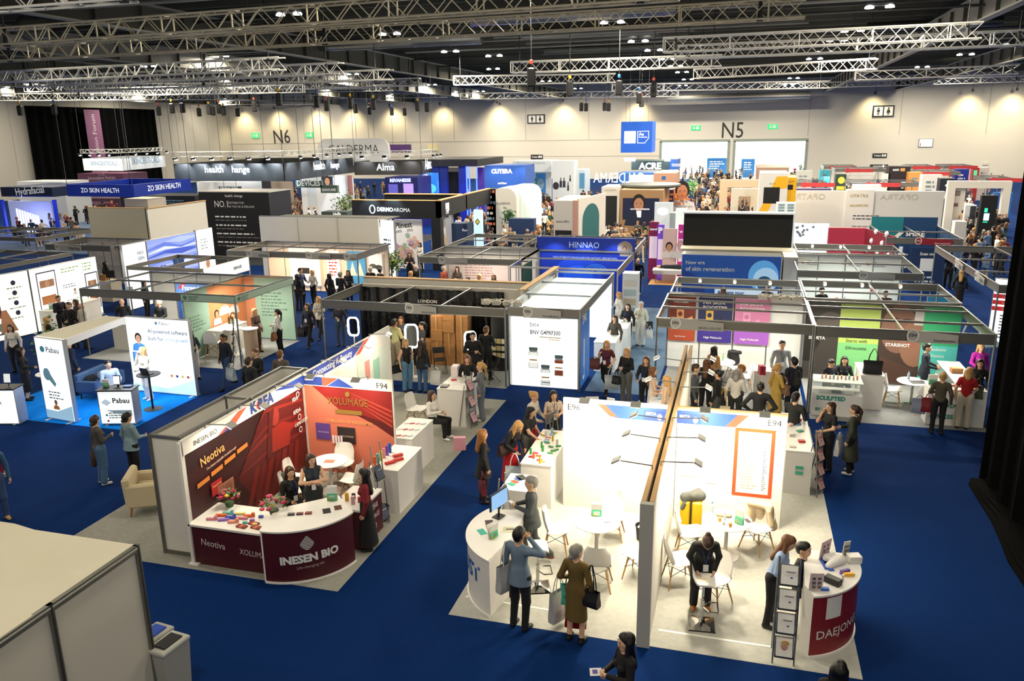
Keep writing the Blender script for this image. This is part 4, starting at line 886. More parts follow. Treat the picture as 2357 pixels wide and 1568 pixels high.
S_=SDF().c((.45,14.42,.86),(.82,14.3,.87),.05,.05).c((.5,14.46,.84),(.48,14.5,.5),.06,.09).c((.8,14.34,.84),(.88,14.38,.45),.05,.1).c((.65,14.44,.8),(.68,14.5,.55),.08,.07).c((.8,14.24,.8),(.86,14.2,.55),.04,.05);V,Q,_=S_.mesh(.018,.03)
tag(link_mesh('coat',V,Q,[m('#d8c3a0',.85,n=.2,s=20,b=.5)],None,None,True),'beige coat hung over the back of a white chair','coat')
barstool(-.25,11.57,95,'chrome bar stool used as a writing table by the bending woman');sheet(-.25,11.55,.82,.2,.14,'#f4f2ea','white form on the bar stool seat',.1,ink='#e8c21c')
t,S=curved_counter('white counter with bowed dark red front lettered DAEJONG',(1.0,12.15),1.07,math.radians(-72),math.radians(20),[(1.28,12.5),(1.22,11.4)],front='#8a1f26')
S.R(.22,.62,.5,.98,m('#f3f1ec'));S.txt('DAEJONG',(0,.1,.3),(0,.98,.34),m('#e8e4de',.5),.01);S.ov(1.1,.4,.06,.14,m('#e8e4de'),0,300);S.ov(1.1,.4,.045,.12,m('#8a1f26'));S.txt('M',(0,1.24,.36),(0,1.4,.37),m('#e8e4de'),.01);S.done()
rack(.96,10.98,0,'grey steel literature rack with white leaflets beside the dark red counter',1.7,4,.3,face=True)
CN='on the DAEJONG counter';CN='on the dark red bowed counter'
for i,(p,sz,c,l,rz)in enumerate([(K('I',1045,915),(.24,.12,.1),'#17181a','black card terminal case',-.6),(K('I',990,960),(.12,.06,.04),'#2a5fc0','small blue card box',.2),(K('I',1125,850),(.16,.05,.07),'#6b4fb0','purple upright box',.6),(K('I',1150,865),(.17,.06,.05),'#f0b429','yellow box',.3),(K('I',1185,770),(.2,.16,.12),'#f4f2ee','white folded carton',.3),(K('I',1110,905),(.03,.03,.12),'#f6f4f0','white slim bottle box',0),(K('I',990,790),(.08,.3,.02),'#2f55b8','blue sachet strip',.2),(K('I',1015,800),(.08,.3,.02),'#3d62c8','second blue sachet strip',.25)]):
 v=at(p,1.05);small_box(v.x,v.y,1.05,sz,c,l+' '+CN,rz)
for p,w_,h_,c,l,rz in((K('I',930,965),.2,.3,'#f3dfd8','white card with rows of grey squares',.25),(K('I',990,745),.26,.32,'#e9cdd8','large pink edged display card',.9),(K('I',1128,745),.12,.3,'#f3efe4','tall white display card',.6)):
 v=at(p,1.05);t=thing('display_card',l+' standing '+CN,'card',(v.x,v.y,1.05));b=MB();b.ob((v.x,v.y,1.05+h_/2),(w_,.012,h_),m(c,.5),rz,.1);b.build('card',t)
 g=MB();n_=Vector((math.sin(rz),-math.cos(rz),0))*.012;sd=Vector((math.cos(rz),math.sin(rz),0))
 for k in range(3):
  for j in(-1,1):P=Vector((v.x,v.y,1.05+h_*(.25+.22*k)))+n_+sd*(j*w_*.2)-Vector((0,-1,0))*0+Vector((0,(k-1)*-.0,0))+n_*(.6-.6*k+.6);g.ob(P,(.05,.004,.045),m('#6e6b70'),rz,.1)
 g.build('printed_squares',t)
S_=SDF().c((1.62,12.0,1.08),(1.8,12.2,1.1),.06,.09).c((1.6,12.2,1.1),(1.7,12.3,1.12),.07,.05);V,Q,_=S_.mesh(.014,.02);tag(link_mesh('plastic_bag',V,Q,[m('#f2f2ee',.25,n=.1,b=.6)],None,None,True),'crumpled clear plastic bag '+CN,'bag')
t=boxcounter('display_counter','white counter with leaflets right of the E94 wall',1.2,1.75,16.9,19.3,1.0)
for i in range(6):small_box(1.35+.2*(i%2),17.1+.33*i,1.0,(.14,.1,.03+.02*(i%3)),['#d8d4ca','#c23a3a','#f0eee8','#5aa88a','#f5d8d0','#b03048'][i],['cream','red','white','green','pale pink','dark red'][i]+' sample box on the counter right of the E94 wall',.2*i)
for k,(z,c)in enumerate(((.62,'#3fae8c'),(.5,'#3fae8c'))):b=MB();b.ob((1.5,16.89,z),(.16,.006,.07),m(c));solo('counter_label',b,['upper','lower'][k]+' green label stuck on the counter right of the E94 wall','label')
rack(1.86,17.0,60,'silver zigzag literature rack with pink leaflets at the aisle edge',1.5,4,.28,'#e9b9b0','#b8433c')
rack(-4.05,17.2,250,'thin silver rack beside the lower right of the white light box',1.5,3)
t=boxcounter('display_counter','white desk with a laptop behind the E96 wall',-3.6,-2.3,18.4,19.0,1.0)
t=thing('laptop','silver laptop open on the white desk behind the E96 wall','laptop',(-3.3,18.65,1));b=MB();b.ob((-3.3,18.6,1.01),(.33,.22,.015),ALU,.3);b.build('keyboard_base',t);b=MB();b.ob((-3.34,18.74,1.12),(.33,.012,.22),m('#c9ccd0',.3,.5),.3,-.2);b.build('screen',t)
small_box(-2.85,18.6,1,(.2,.04,.28),'#f7f5f0','white upright folder on the desk behind the E96 wall',-.3);b=MB();b.lathe((-2.6,18.62,1),[(.035,0),(.04,.1),(.034,.1)],WHT,12);solo('mug',b,'white mug on the desk behind the E96 wall','mug')
t=boxcounter('glass_showcase','long glass showcase of slim packs beside the far end of the partition',-2.0,-1.3,17.2,19.9,.95,'#e9ecf4')
for i in range(22):small_box(-1.92+.16*(i%4),17.35+.115*i,.95,(.12,.03,.02),['#f2f4f8','#9fd6e0','#b7a6dc','#e8eef8'][i%4],['white','aqua','lilac','pale blue'][i%4]+' slim pack on the showcase by the far end of the partition',.5,group='slim packs on the showcase')
# ------ maroon stand and its neighbours (left block)
MAR=m('#4a0f1a',.5);XI=-9.45
t=thing('partition_wall','long printed stand wall in reds lettered Neotiva, facing right','partition',(XI,13,0));b=MB();b.box(XI-.05,XI,11.2,15.4,0,2.4,WW);b.build('wall_skin',t)
S=Surf((XI,11.2),(XI,15.4),.003,t);gr=lambda h:m(h,.55)
S.R(.06,.1,4.17,2.12,gr('#2a0c12'));S.poly([(0,.06,.1),(0,.06,1.7),(0,1.4,1.95),(0,2.2,1.4),(0,2.6,.1)],gr('#380d12'));S.poly([(0,2.2,.1),(0,1.5,.98),(0,4.15,1.3),(0,4.15,.1)],gr('#5a1214'));[S.poly([(0,1.6+.3*i,.1),(0,2.2+.25*i,1.1),(0,2.35+.25*i,1.1),(0,1.8+.3*i,.1)],gr(['#7a1c18','#6a1615'][i%2]))for i in range(7)];S.poly([(0,1.5,.98),(0,2.6,2.12),(0,4.15,2.12),(0,4.15,.98)],gr('#5a1214'))
for i in range(7):z=1.0+.15*i;S.poly([(0,1.2+.2*i,z),(0,2.6,z+.12+.03*i),(0,4.1,z+.05),(0,4.1,z+.11),(0,2.6,z+.2+.03*i)],gr(['#7a1c18','#5e1413','#8a241a'][i%3]))
S.ov(2.95,1.82,.16,.2,gr('#9a3026'));S.poly([(0,2.55,1.1),(0,2.7,1.6),(0,3.2,1.62),(0,3.6,1.45),(0,4.1,1.5),(0,4.1,1.4),(0,3.5,1.3),(0,3.4,1.0)],gr('#9a261c'));S.poly([(0,2.5,1.0),(0,2.74,2.0),(0,2.95,2.04),(0,2.8,1.6),(0,2.72,1.0)],gr('#5a1012'))
S.R(0,2.12,4.2,2.4,WHT);S.poly([(0,1.0,2.12),(0,1.7,2.38),(0,2.0,2.38),(0,1.5,2.12)],m('#d8553c'));S.poly([(0,1.15,2.12),(0,1.5,2.25),(0,1.35,2.12)],m('#2f4fae'));S.poly([(0,3.0,2.38),(0,4.2,2.12),(0,4.2,2.38)],m('#2f4fae'))
S.txt('INESEN BIO',(0,.3,2.2),(0,.98,2.2),m('#33363a'));S.txt('K REA',(0,2.1,2.18),(0,2.95,2.18),m('#2f4f9a'),.05);S.ov(2.4,2.27,.08,.08,m('#d8403c'))
S.txt('Neotiva',(0,.42,1.72),(0,1.15,1.78),m('#e9b06a'),.01,1.1);S.txt('The latest scientific breakthrough',(0,.55,1.6),(0,1.5,1.68),m('#e8d0bc'),.01)
for i in range(4):u=.25+.42*i;z=1.36+.06*i;S.poly([(0,u,z),(0,u+.36,z+.03),(0,u+.36,z+.12),(0,u,z+.09)],m('#e08a3a'))
S.R(.62,1.02,.95,1.3,gr('#b8262a'));S.R(.8,.9,1.3,1.16,m('#b87d62'));S.txt('Neotiva',(0,.66,1.18),(0,.92,1.2),m('#f0c8a0'))
for i in range(10):S.R(.83+.045*i,.92,.85+.045*i,1.14,m('#8e5a48'))
for i,tx in enumerate(('FDA','KFDA','OEM/ODM')):S.txt(tx,(0,3.62,1.92-.3*i),(0,3.62+.13*len(tx)*.6,1.92-.3*i),WHT,.02)
for z in(2.03,1.5,1.2):S.ov(3.85,z,.07,.07,WHT);S.ov(3.85,z,.05,.05,gr('#5a1214'))
S.done()
t=thing('partition_wall','coral and peach back wall lettered XOLUMAGE','partition',(-8.35,15.45,0));b=MB();b.box(XI,-7.22,15.42,15.47,0,2.4,WW);b.build('wall_skin',t)
S=Surf((XI,15.42),(-7.22,15.42),.003,t);W=S.w
S.R(.02,.05,W-.03,2.14,m('#d87a62',.55));S.poly([(0,W*.1,2.14),(0,W-.03,2.14),(0,W-.03,1.2),(0,W*.75,1.45),(0,W*.4,1.6)],m('#8e1f1c'));S.poly([(0,W*.5,1.6),(0,W-.03,1.35),(0,W-.03,1.05),(0,W*.8,1.3)],m('#5e1214'))
for i in range(4):S.poly([(0,W*.45+.1*i,2.1-.1*i),(0,W-.05,1.7-.12*i),(0,W-.05,1.64-.12*i)],m('#c04a38'))
S.R(0,2.14,W,2.4,m('#f0ede8'));S.R(.02,2.16,.5,2.36,m('#27408f'));S.txt('IBITA',(0,.06,2.26),(0,.26,2.26),WHT,.02);S.poly([(0,.5,2.36),(0,.9,2.36),(0,.6,2.16),(0,.5,2.16)],m('#d8553c'));S.poly([(0,.62,2.16),(0,.92,2.36),(0,1.3,2.16)],m('#2f4fae'));S.txt('F94',(0,W-.38,2.2),(0,W-.12,2.2),m('#30333c'))
S.txt('XOLUMAGE',(0,W*.27,1.74),(0,W*.72,1.74),GOLD,0,1.3);S.R(W*.35,1.52,W*.65,1.62,GOLD);S.txt('10 BILLION OF EXOSOMES',(0,W*.24,1.3),(0,W*.76,1.3),m('#e8b46a'),.01);S.ov(W*.5,2.0,.06,.06,GOLD)
S.R(.25,.85,.62,1.25,m('#5d3f8c')).R(.8,.8,1.25,1.2,m('#2a2024'));S.txt('XOLUMAGE',(0,.3,1.02),(0,.58,1.02),m('#d8c8e8'));S.txt('XOLUMAGE',(0,.86,.96),(0,1.2,.96),m('#d8c4b0'))
for i in range(4):S.R(.66+.07*i,.78,.71+.07*i,.98,m('#f2e6ec'))
S.done()
t=thing('partition_wall','printed wall lettered Connecting K-Beauty behind the coral wall','partition',(XI,17.7,0));b=MB();b.box(XI-.05,XI,15.5,20.2,0,2.4,WW);b.build('wall_skin',t)
S=Surf((XI,15.5),(XI,20.2),.003,t);S.R(0,2.1,4.7,2.38,m('#f4f2f0'));S.poly([(0,0,2.1),(0,2.4,2.1),(0,3.1,2.38),(0,0,2.38)],m('#33459c'));S.poly([(0,2.5,2.1),(0,2.8,2.1),(0,3.4,2.38),(0,3.1,2.38)],m('#d8553c'))
S.txt('Connecting K-Beauty',(0,.35,2.17),(0,2.35,2.17),WHT,.01);S.R(.2,1.2,2.2,2.0,m('#f5d9d4')).R(2.6,.9,4.4,1.95,m('#e4efe6')).R(3.0,1.2,3.3,1.8,m('#e89a94')).R(3.5,1.1,3.9,1.7,m('#a8d8c4')).R(.5,1.4,.8,1.6,m('#c03a44')).R(1.2,1.3,1.9,1.5,m('#d86a72'));S.done()
for i,(y,lb)in enumerate(((11.9,'nearest on the Neotiva wall'),(13.0,'second on the Neotiva wall'),(14.3,'farthest on the Neotiva wall'),(16.3,'nearest over the K-Beauty wall'),(17.6,'second over the K-Beauty wall'),(18.9,'farthest over the K-Beauty wall'))):arm_light((XI,y,2.42),(1,0,.12),'arm mounted floodlight, '+lb,tgt=(XI+.3,y,.9),W=KSPOT_W*.26)
for x,lb in((-8.9,'left over the coral wall'),(-7.8,'right over the coral wall')):arm_light((x,15.4,2.42),(0,-1,.2),'arm mounted floodlight, '+lb,tgt=(x,15.3,.8),W=KSPOT_W*.32)
t=thing('storage_cubicle','tall narrow white panelled cubicle with grey frame left of the maroon stand','cubicle',(-9.9,11.5,0));fr=m('#6f6f68',.4,.4)
for nm,x0,x1,y0,y1 in(('front_panel',-10.2,-9.54,11.34,11.38),('side_panel',-10.24,-10.2,11.34,15.8),('rear_panel',-10.2,-9.54,15.76,15.8)):b=MB();b.box(x0,x1,y0,y1,.05,2.36,PANEL);b.build(nm,t)
for x,y in((-10.22,11.34),(-9.54,11.34),(-10.22,15.8),(-9.54,15.8),(-10.22,13.6)):b=MB();b.box(x-.03,x+.03,y-.03,y+.03,0,2.4,fr);b.build('post',t)
for p,q in(((-10.22,11.34),(-9.54,11.34)),((-10.22,11.34),(-10.22,15.8)),((-10.22,13.6),(-9.54,13.6)),((-10.22,15.8),(-9.54,15.8)),((-9.62,11.34),(-9.62,15.8))):b=MB();b.bar((*p,2.42),(*q,2.42),.05,.06,ALU);b.build('top_beam',t)
b=MB();b.box(-10.2,-9.6,11.32,11.36,.0,.08,fr);b.build('base_rail',t)
t=thing('glass_showcase','long white framed glass showcase before the box filled stand','showcase',(-12.1,20.5,0))
for i in range(4):
 y0=16.6+1.6*i;b=MB();b.box(-11.4,-10.75,y0,y0+1.56,0,.85,WHT);b.build('cabinet',t);b=MB();b.box(-11.38,-10.77,y0+.02,y0+1.54,.86,1.18,m('#dff2f4',.1,0,.5,0,.35));b.build('glass_case',t)
 b=MB()
 for z in(.85,1.19):b.bar((-11.4,y0,z),(-11.4,y0+1.56,z),.03,.03,WHT).bar((-10.75,y0,z),(-10.75,y0+1.56,z),.03,.03,WHT).bar((-11.4,y0,z),(-10.75,y0,z),.03,.03,WHT)
 b.build('frame',t)
t.name='glass_showcase'
t=thing('display_counter','straight maroon counter lettered Neotiva and XOLUMAGE covered in boxes','counter',(-8.6,11.5,0));b=MB();b.box(-9.42,-7.72,11.14,12.0,0,.78,MAR);b.build('body',t);b=MB();b.box(-9.44,-7.7,11.1,12.02,.78,.82,WHT);b.build('top',t);b=MB();b.box(-9.46,-9.4,11.1,11.14,0,2.4,WHT).box(-9.5,-9.3,11.06,11.16,0,.03,WHT);b.build('edge_post',t)
S=Surf((-9.42,11.14),(-7.72,11.14),.004,t);S.txt('Neotiva',(0,.2,.42),(0,.7,.38),m('#e4d8d4'),0,1.2);S.txt('XOLUMAGE',(0,1.0,.34),(0,1.68,.3),m('#e4d8d4'),0,1.3);S.done()
t,S=curved_counter('bowed dark maroon counter lettered INESEN BIO with a striped drop',(-7.75,12.12),1.22,math.radians(-90),math.radians(-8),[(-7.1,12.5),(-7.95,11.7),(-7.8,10.92)],1.02,'#4a0f1a')
for i in range(10):z=.62+.028*i;k=math.sin(min(1,(i+1)/5)*PI/2)if i<5 else(10-i)/5.5;S.R(.78-.12*k,z,.78+.12*k,z+.014,WHT)
S.txt('INESEN BIO',(0,.3,.38),(0,1.34,.42),WHT,.05);S.txt('Life-changing lab',(0,.58,.27),(0,1.05,.29),m('#c8b0b0'));S.done()
t=thing('display_counter','short maroon counter side lettered in white beside the woman in a long skirt','counter',(-6.8,12.9,0));b=MB();b.box(-7.2,-6.6,12.35,13.3,0,.8,MAR);b.build('body',t);b=MB();b.box(-7.22,-6.58,12.33,13.32,.8,.84,WHT);b.build('top',t)
S=Surf((-6.6,12.35),(-6.6,13.3),.004,t);S.txt('Neotiva',(0,.2,.58),(0,.75,.58),WHT,0,1.3);S.txt('XOLUMAGE',(0,.2,.38),(0,.8,.38),WHT,0,1.3);S.txt('Inesen',(0,.2,.16),(0,.65,.16),WHT,0,1.3);S.done()
flowers(-9.12,11.92,.82,'bouquet of pink and red flowers at the left end of the maroon counter',.22,3);flowers(-7.95,11.62,.95,'bouquet of pink and red flowers at the joint of the two maroon counters',.24,8)
BC=[('#d68a9a','pink'),('#e8703a','orange'),('#7cc8c8','turquoise'),('#9a72c8','violet'),('#3d55b8','blue'),('#e8dc8a','pale yellow'),('#ee9a84','salmon')]
rr=random.Random(9)
for i in range(13):
 c,n_=BC[i%7];x=-9.1+.105*i*.72;y=11.35+.14*(i%3)+.03*(i%2);L=.2 if i<9 else .08;small_box(x,y,.82,(L,.055,.045),c,f'{n_} {"long" if L > .1 else "short"} box lying {"left" if i < 7 else "right"} of centre on the straight maroon counter',.3+rr.uniform(-.15,.15))
 if i%2==0 and L>.1:small_box(x+.07,y+.02,.866,(.05,.05,.04),c,f'{n_} cube on the end of a long box, straight maroon counter',.3)
for i,(x,y)in enumerate(((-8.4,11.25),(-8.12,11.28),(-8.25,11.4),(-8.05,11.85))):small_box(x,y,.82,(.2,.1,.03),'#8a2a22',['first','second','third','fourth'][i].replace('first','front left').replace('second','front right').replace('third','middle').replace('fourth','rear')+' brick red flat case on the straight maroon counter',-.15,band='#c0704a')
small_box(-7.92,11.85,.82,(.2,.26,.06),'#5a2430','open tray of dark red lipsticks behind the maroon counters joint',.5)
sheet(-7.0,11.85,1.02,.14,.2,'#1d2026','dark closed booklet on the bowed maroon counter',.6,'booklet','booklet');sheet(-6.86,12.02,1.02,.13,.18,'#5a2a24','brown booklet right of the dark one on the bowed maroon counter',.6,'booklet','booklet')
for i in range(3):small_box(-7.55+.14*i,11.55+.06*i,1.02,(.12,.07,.03),['#1a1a1e','#5a1a22','#7a2a2a'][i],['black','maroon','dark red'][i]+' cosmetics case on the bowed maroon counter',.35)
flyer_stand(-7.1,12.25,1.02,20,'green and white flyer stand on the bowed maroon counter',h=.3,w=.2)
for i in range(6):small_box(-7.1+.09*i,12.55+.1*(i%3),.84,(.07,.05,.12+.05*(i%2)),['#3b2b58','#e8b23a','#1c1f2a','#e8b8c0','#c23a4a','#5d3f8c'][i],['dark purple','amber','black','pale pink','red','purple'][i]+' upright carton on the short maroon counter',.4)
rack(-6.72,13.42,75,'slim silver rack with a tilted blue folder by the short maroon counter',1.75,2,.28,'#2a3552','#c0c4cc')
rtable(-8.42,14.55,'round white pedestal table by the coral wall',.4);sheet(-8.4,14.5,.74,.22,.16,'#d8836a','salmon leaflet on the table by the coral wall',.2,'leaflet','leaflet')
for x,y,r_,l in((-9.0,14.1,80,'left of the table at the Neotiva wall'),(-8.4,15.05,175,'against the coral wall'),(-7.8,14.35,-95,'right of the table by the coral wall'),(-8.75,13.5,60,'draped with a grey coat behind the maroon counter')):chair(x,y,180-r_,'white shell chair '+l)
S_=SDF().c((-8.85,13.42,.86),(-8.6,13.3,.86),.06,.06).c((-8.75,13.4,.8),(-8.7,13.34,.45),.1,.12);V,Q,_=S_.mesh(.02,.03);tag(link_mesh('coat',V,Q,[m('#565c58',.9,n=.3,s=30)],None,None,True),'grey speckled coat over a chair behind the maroon counter','coat')
boxcounter('display_counter','white counter with a row of tall bright cartons right of the coral wall',-7.15,-6.5,13.9,15.2,.98)
for i,c in enumerate((('#e8642c','orange'),('#5ab8c0','teal'),('#e8d04a','yellow'),('#e89ab0','pink'),('#7a4fb0','violet'),('#2f62c0','blue'))):small_box(-7.05,14.0+.15*i,.98,(.06,.05,.22),c[0],c[1]+' tall carton in the row on the white counter right of the coral wall',.2)
for i in range(3):small_box(-6.8+.1*(i%2),14.2+.2*i,.98,(.22,.08,.05),'#c2271f',['nearest','middle','farthest'][i]+' of three red gift cases on the white counter right of the coral wall',.9)
basket(-6.75,13.6,'black waste basket with crumpled tan paper beside the maroon stand',stuff='#c9a878')
boxcounter('display_counter','white counter with red and pink samples behind the coral wall',-7.5,-6.9,15.6,16.9,.98)
for i in range(12):small_box(-7.42+.14*(i%4),15.7+.32*(i//4)+.02*i,.98,(.12,.05,.015),['#f1e6e4','#c9323a','#e8a0a4','#c8d8e8'][i%4],['white','red','pink','pale blue'][i%4]+' flat sample on the counter behind the coral wall',.6,group='flat samples on the counter behind the coral wall')
small_box(-6.45,17.5,0,(.3,.14,.34),'#e9a6b4','pink and black paper carrier on the floor behind the coral wall',.3)
t=boxcounter('reception_counter','white reception desk with pink papers attended by two women',-7.6,-6.8,19.0,20.6,1.05)
for i in range(4):sheet(-7.4+.12*(i%2),19.2+.3*i,1.05,.15,.2,['#f3c9cc','#f5eeee','#d8484e','#f0e2e4'][i],['pink','white','red','pale pink'][i]+' sheet on the attended white reception desk',.2*i)
b=MB();b.ob((-7.45,19.2,1.07),(.2,.28,.03),m('#3a3c42',.3),.1);solo('tablet_computer',b,'dark closed tablet on the attended white reception desk','tablet');small_box(-7.5,20.2,1.05,(.2,.3,.3),'#f4e9ea','tall white carton with pink print on the attended reception desk',.1)
rack(-6.72,19.1,80,'silver literature rack with pink leaflets in front of the attended desk',1.5,3,.3,'#d8a6ac')
basket(-7.2,18.55,'black waste basket in front of the attended reception desk');chair(-8.2,18.9,80,'white shell chair with the woman in a white blouse');chair(-9.0,18.0,60,'white shell chair near the right end of the K-Beauty wall')
chair(-9.05,16.5,90,'white shell chair just behind the coral wall')
t=thing('armchair','cream fabric armchair on short wooden legs standing on grey carpet','armchair',(0,0,0));cr=m('#cfc0a0',.9,n=.06,s=60,b=.2)
for nm,c,sz in(('seat_base',(0,0,.3),(.72,.66,.2)),('seat_cushion',(0,-.04,.44),(.5,.56,.12)),('armrest',(-.33,-.0,.43),(.12,.68,.46)),('armrest',(.33,0,.43),(.12,.68,.46)),('backrest',(0,.29,.5),(.76,.13,.6))):b=MB();b.ob(c,sz,cr,0,-.06 if nm=='backrest' else 0,.035);b.build(nm,t)
for sx in(-1,1):
 for sy in(-1,1):b=MB();b.tube((sx*.28,sy*.26,.22),(sx*.31,sy*.29,0),.024,m('#a8713c',.5),8,.016);b.build('leg',t)
t.location=(-11.8,12.85,0);t.rotation_euler=(0,0,math.radians(118));t.scale=(1.12,1.12,1.1)
t=thing('storage_cubicle','large white panelled cubicle with cloth roof in the bottom left corner','cubicle',(-9,6.5,0));h=2.45;x0,x1,y1,y0=-12.2,-7.5,7.8,3.2;fr=m('#77776c',.4,.5)
V=[];n=14
for j in range(n+1):
 for i in range(n+1):V.append((x0+(x1-x0)*i/n,y0+(y1-y0)*j/n,h+.05*math.sin(i*.9)*math.sin(j*.7)*(0<i<n)*(0<j<n)+(.05 if j==n and 2<i<9 else 0)))
M_=len(V);Fs=[(j*(n+1)+i,j*(n+1)+i+1,(j+1)*(n+1)+i+1,(j+1)*(n+1)+i)for j in range(n)for i in range(n)];V+=[(x,y,z-.015)for x,y,z in V];Fs+=[tuple(a+M_ for a in f[::-1])for f in Fs]
b=MB();b.add(V,Fs,m('#d8d2bd',.85,n=.03,s=3));b.build('roof_cloth',t,True)
ys=[y1-1.42*i for i in range(4)]
for i in range(3):b=MB();b.box(x1-.02,x1,ys[i+1]+.03,ys[i]-.03,.05,h-.1,m('#d3d0c2',.7));b.build('wall_panel',t)
for i in range(4):b=MB();b.box(x1-.03,x1+.03,ys[i]-.035,ys[i]+.035,0,h,fr).box(x1+.03,x1+.036,ys[i]-.012,ys[i]+.012,0,h,m('#2f302c',.5));b.build('post',t)
b=MB();b.bar((x1,y0,h),(x1,y1,h),.06,.1,fr);b.bar((x1+.03,y0,h-.03),(x1+.03,y1,h-.03),.01,.02,m('#c8c6ba',.4));b.build('top_beam',t);b=MB();b.bar((x0,y1,h-.02),(x1,y1,h-.02),.06,.08,fr);b.build('top_beam',t);b=MB();b.box(x0,x1,y1-.02,y1,.05,h-.1,m('#d3d0c2',.7));b.build('wall_panel',t)
def wbin(x,y,rz,lid,label,trim):
 t=thing('recycling_bin',label,'bin',(0,0,0));b=MB();b.add([(-.2,-.24,0),(.2,-.24,0),(.2,.24,0),(-.2,.24,0),(-.25,-.29,.8),(.25,-.29,.8),(.25,.29,.8),(-.25,.29,.8)],[(3,2,1,0),(4,5,6,7),(0,1,5,4),(1,2,6,5),(2,3,7,6),(3,0,4,7)],m('#a9aaa4',.5));b.build('bin_body',t)
 b=MB();b.ob((0,0,.83),(.54,.62,.07),m('#b9bab4',.45),0,0,.02);b.build('rim',t);b=MB();b.ob((0,0,.875),(.34,.42,.03),m(lid,.4),0,0,.01);b.build('lid',t);b=MB();b.ob((-.28,0,.72),(.03,.2,.25),BLK,0,0,.01);b.build('hinge_cover',t)
 t.location=(x,y,0);t.rotation_euler=(0,0,rz);t.scale=(.62,.8,1)
v=at((386,1474),.89);wbin(v.x,v.y,-.12,'#17181a','grey recycling bin with black lid beside the bottom left cubicle',0);wbin(v.x-.36,v.y+.12,-.12,'#1f4fc0','grey recycling bin with blue lid, mostly behind the cubicle corner',0)
# ------ light box software stand
area((-16.9,18.2,2.2),70,1.2,1.2,'#eef6ff',name='added_fill_light')  # added area light: lifts the blue carpet beyond the boxes' own weak glow
LB=lambda c='#f6fafc',e=1.1:m(c,.5,0,e)
def lightbox(name,label,p0,p1,h,cat='light box',th=.12,e=1.1,feet=True,col='#f6fafc',parent=None,z0=.02):
 t=parent or thing(name,label,cat,((p0[0]+p1[0])/2,(p0[1]+p1[1])/2,0));S=Surf(p0,p1,.004,t);n=-S.n*th;b=MB();V=[]
 for z in(z0,h):
  for q in(S.p0,S.p0+S.d*S.w,S.p0+S.d*S.w+n,S.p0+n):V.append((q.x,q.y,z))
 b.add(V,[(3,2,1,0),(4,5,6,7),(0,1,5,4),(1,2,6,5),(2,3,7,6),(3,0,4,7)],m('#c9ccce',.3,.6));b.build('frame',t)
 S.R(.02,z0+.03,S.w-.02,h-.02,m(col,.5,0,e))
 if feet:
  for u in(.15,S.w-.15):b=MB();c=S.S(u,.015,-th/2);b.ob(c,(.08,.45,.02),m('#d8dadc',.4,.5),math.atan2(S.d.y,S.d.x));b.build('foot',t)
 return t,S
bl=m('#2c4a6e',.5)
t,S=lightbox('light_box','tall narrow light box panel with blue drops at the left of the software stand',(-18.62,16.86),(-17.5,16.72),2.4,e=.85)
S.txt('Pabau',(0,.42,2.0),(0,.92,2.0),bl,.01);S.ov(.27,2.07,.09,.09,m('#5bb8d8'));S.poly([(0,.02,.05),(0,1.1,.05),(0,1.1,.5),(0,.5,.28),(0,.02,.3)],m('#a8d4ee',.5,0,.4));S.ov(.3,1.35,.14,.18,m('#8cc8ea'));S.poly([(0,.3,1.25),(0,.55,1.0),(0,.62,1.1),(0,.42,1.4)],m('#8cc8ea'));S.face((0,.48,.52),.3,top='#e89a4a');S.lines(.25,.95,.88,.62,3,m('#9ab0c4'),3);S.done()
t=thing('gantry_beam','white fabric covered beam joining the two light boxes overhead','beam',(-18.1,18.2,2.3));b=MB();b.bar((-18.62,16.95,2.4),(-18.6,19.55,2.4),.05,.2,WHT);b.build('edge_beam',t);b=MB();b.bar((-17.5,16.84,2.4),(-17.9,19.5,2.4),.05,.2,WHT);b.build('edge_beam',t);b=MB();b.add([(-18.6,16.95,2.38),(-17.52,16.84,2.38),(-17.92,19.5,2.38),(-18.58,19.55,2.38),(-18.6,16.95,2.35),(-17.52,16.84,2.35),(-17.92,19.5,2.35),(-18.58,19.55,2.35)],[(0,1,2,3),(7,6,5,4),(0,4,5,1),(1,5,6,2),(2,6,7,3),(3,7,4,0)],m('#d8d4c0',.7));b.build('fabric_top',t)
t,S=lightbox('light_box','wide bright light box wall reading AI-powered software',(-17.95,19.55),(-15.63,19.5),2.4,e=1.0)
S.txt('Pabau',(0,1.25,2.2),(0,1.6,2.2),m('#5a7da6'));S.txt('AI-powered software',(0,.8,1.93),(0,2.24,1.93),bl,.015,1.1);S.txt('built for',(0,.8,1.7),(0,1.34,1.7),bl,.015,1.1);S.txt('clinic growth',(0,1.42,1.7),(0,2.24,1.7),m('#6a9cd8'),.01,1.1);S.lines(1.05,2.2,1.5,.9,6,m('#cbd8e4',.5,0,.3),4,.3)
S.ov(1.15,2.25,.05,.05,m('#8fd0ea'));S.poly([(0,.0,.05),(0,2.3,.05),(0,2.3,.55),(0,1.3,.2),(0,0,.3)],m('#b8dcf4',.5,0,.8));S.face((0,.42,1.72),.62,top='#4a90d8',hair='#1c1614');S.R(.14,.95,.7,1.3,m('#4a90d8'));S.R(.36,1.05,.64,1.2,m('#f2f4f6'))
for i,c in enumerate(('#e88a3a','#2c4a7e','#e8d04a','#d84a4a')):S.ov(1.5+.2*i,.62,.05,.045,m(c))
S.done()
p0,p1=(-16.64,16.74),(-15.72,17.0)
t=thing('reception_counter','lit white counter with a dotted blue emblem reading Pabau','counter',(-16.2,17,0));_,S=lightbox('','',p0,p1,1.0,th=.4,e=.75,parent=t,z0=.04,col='#eef2f4')
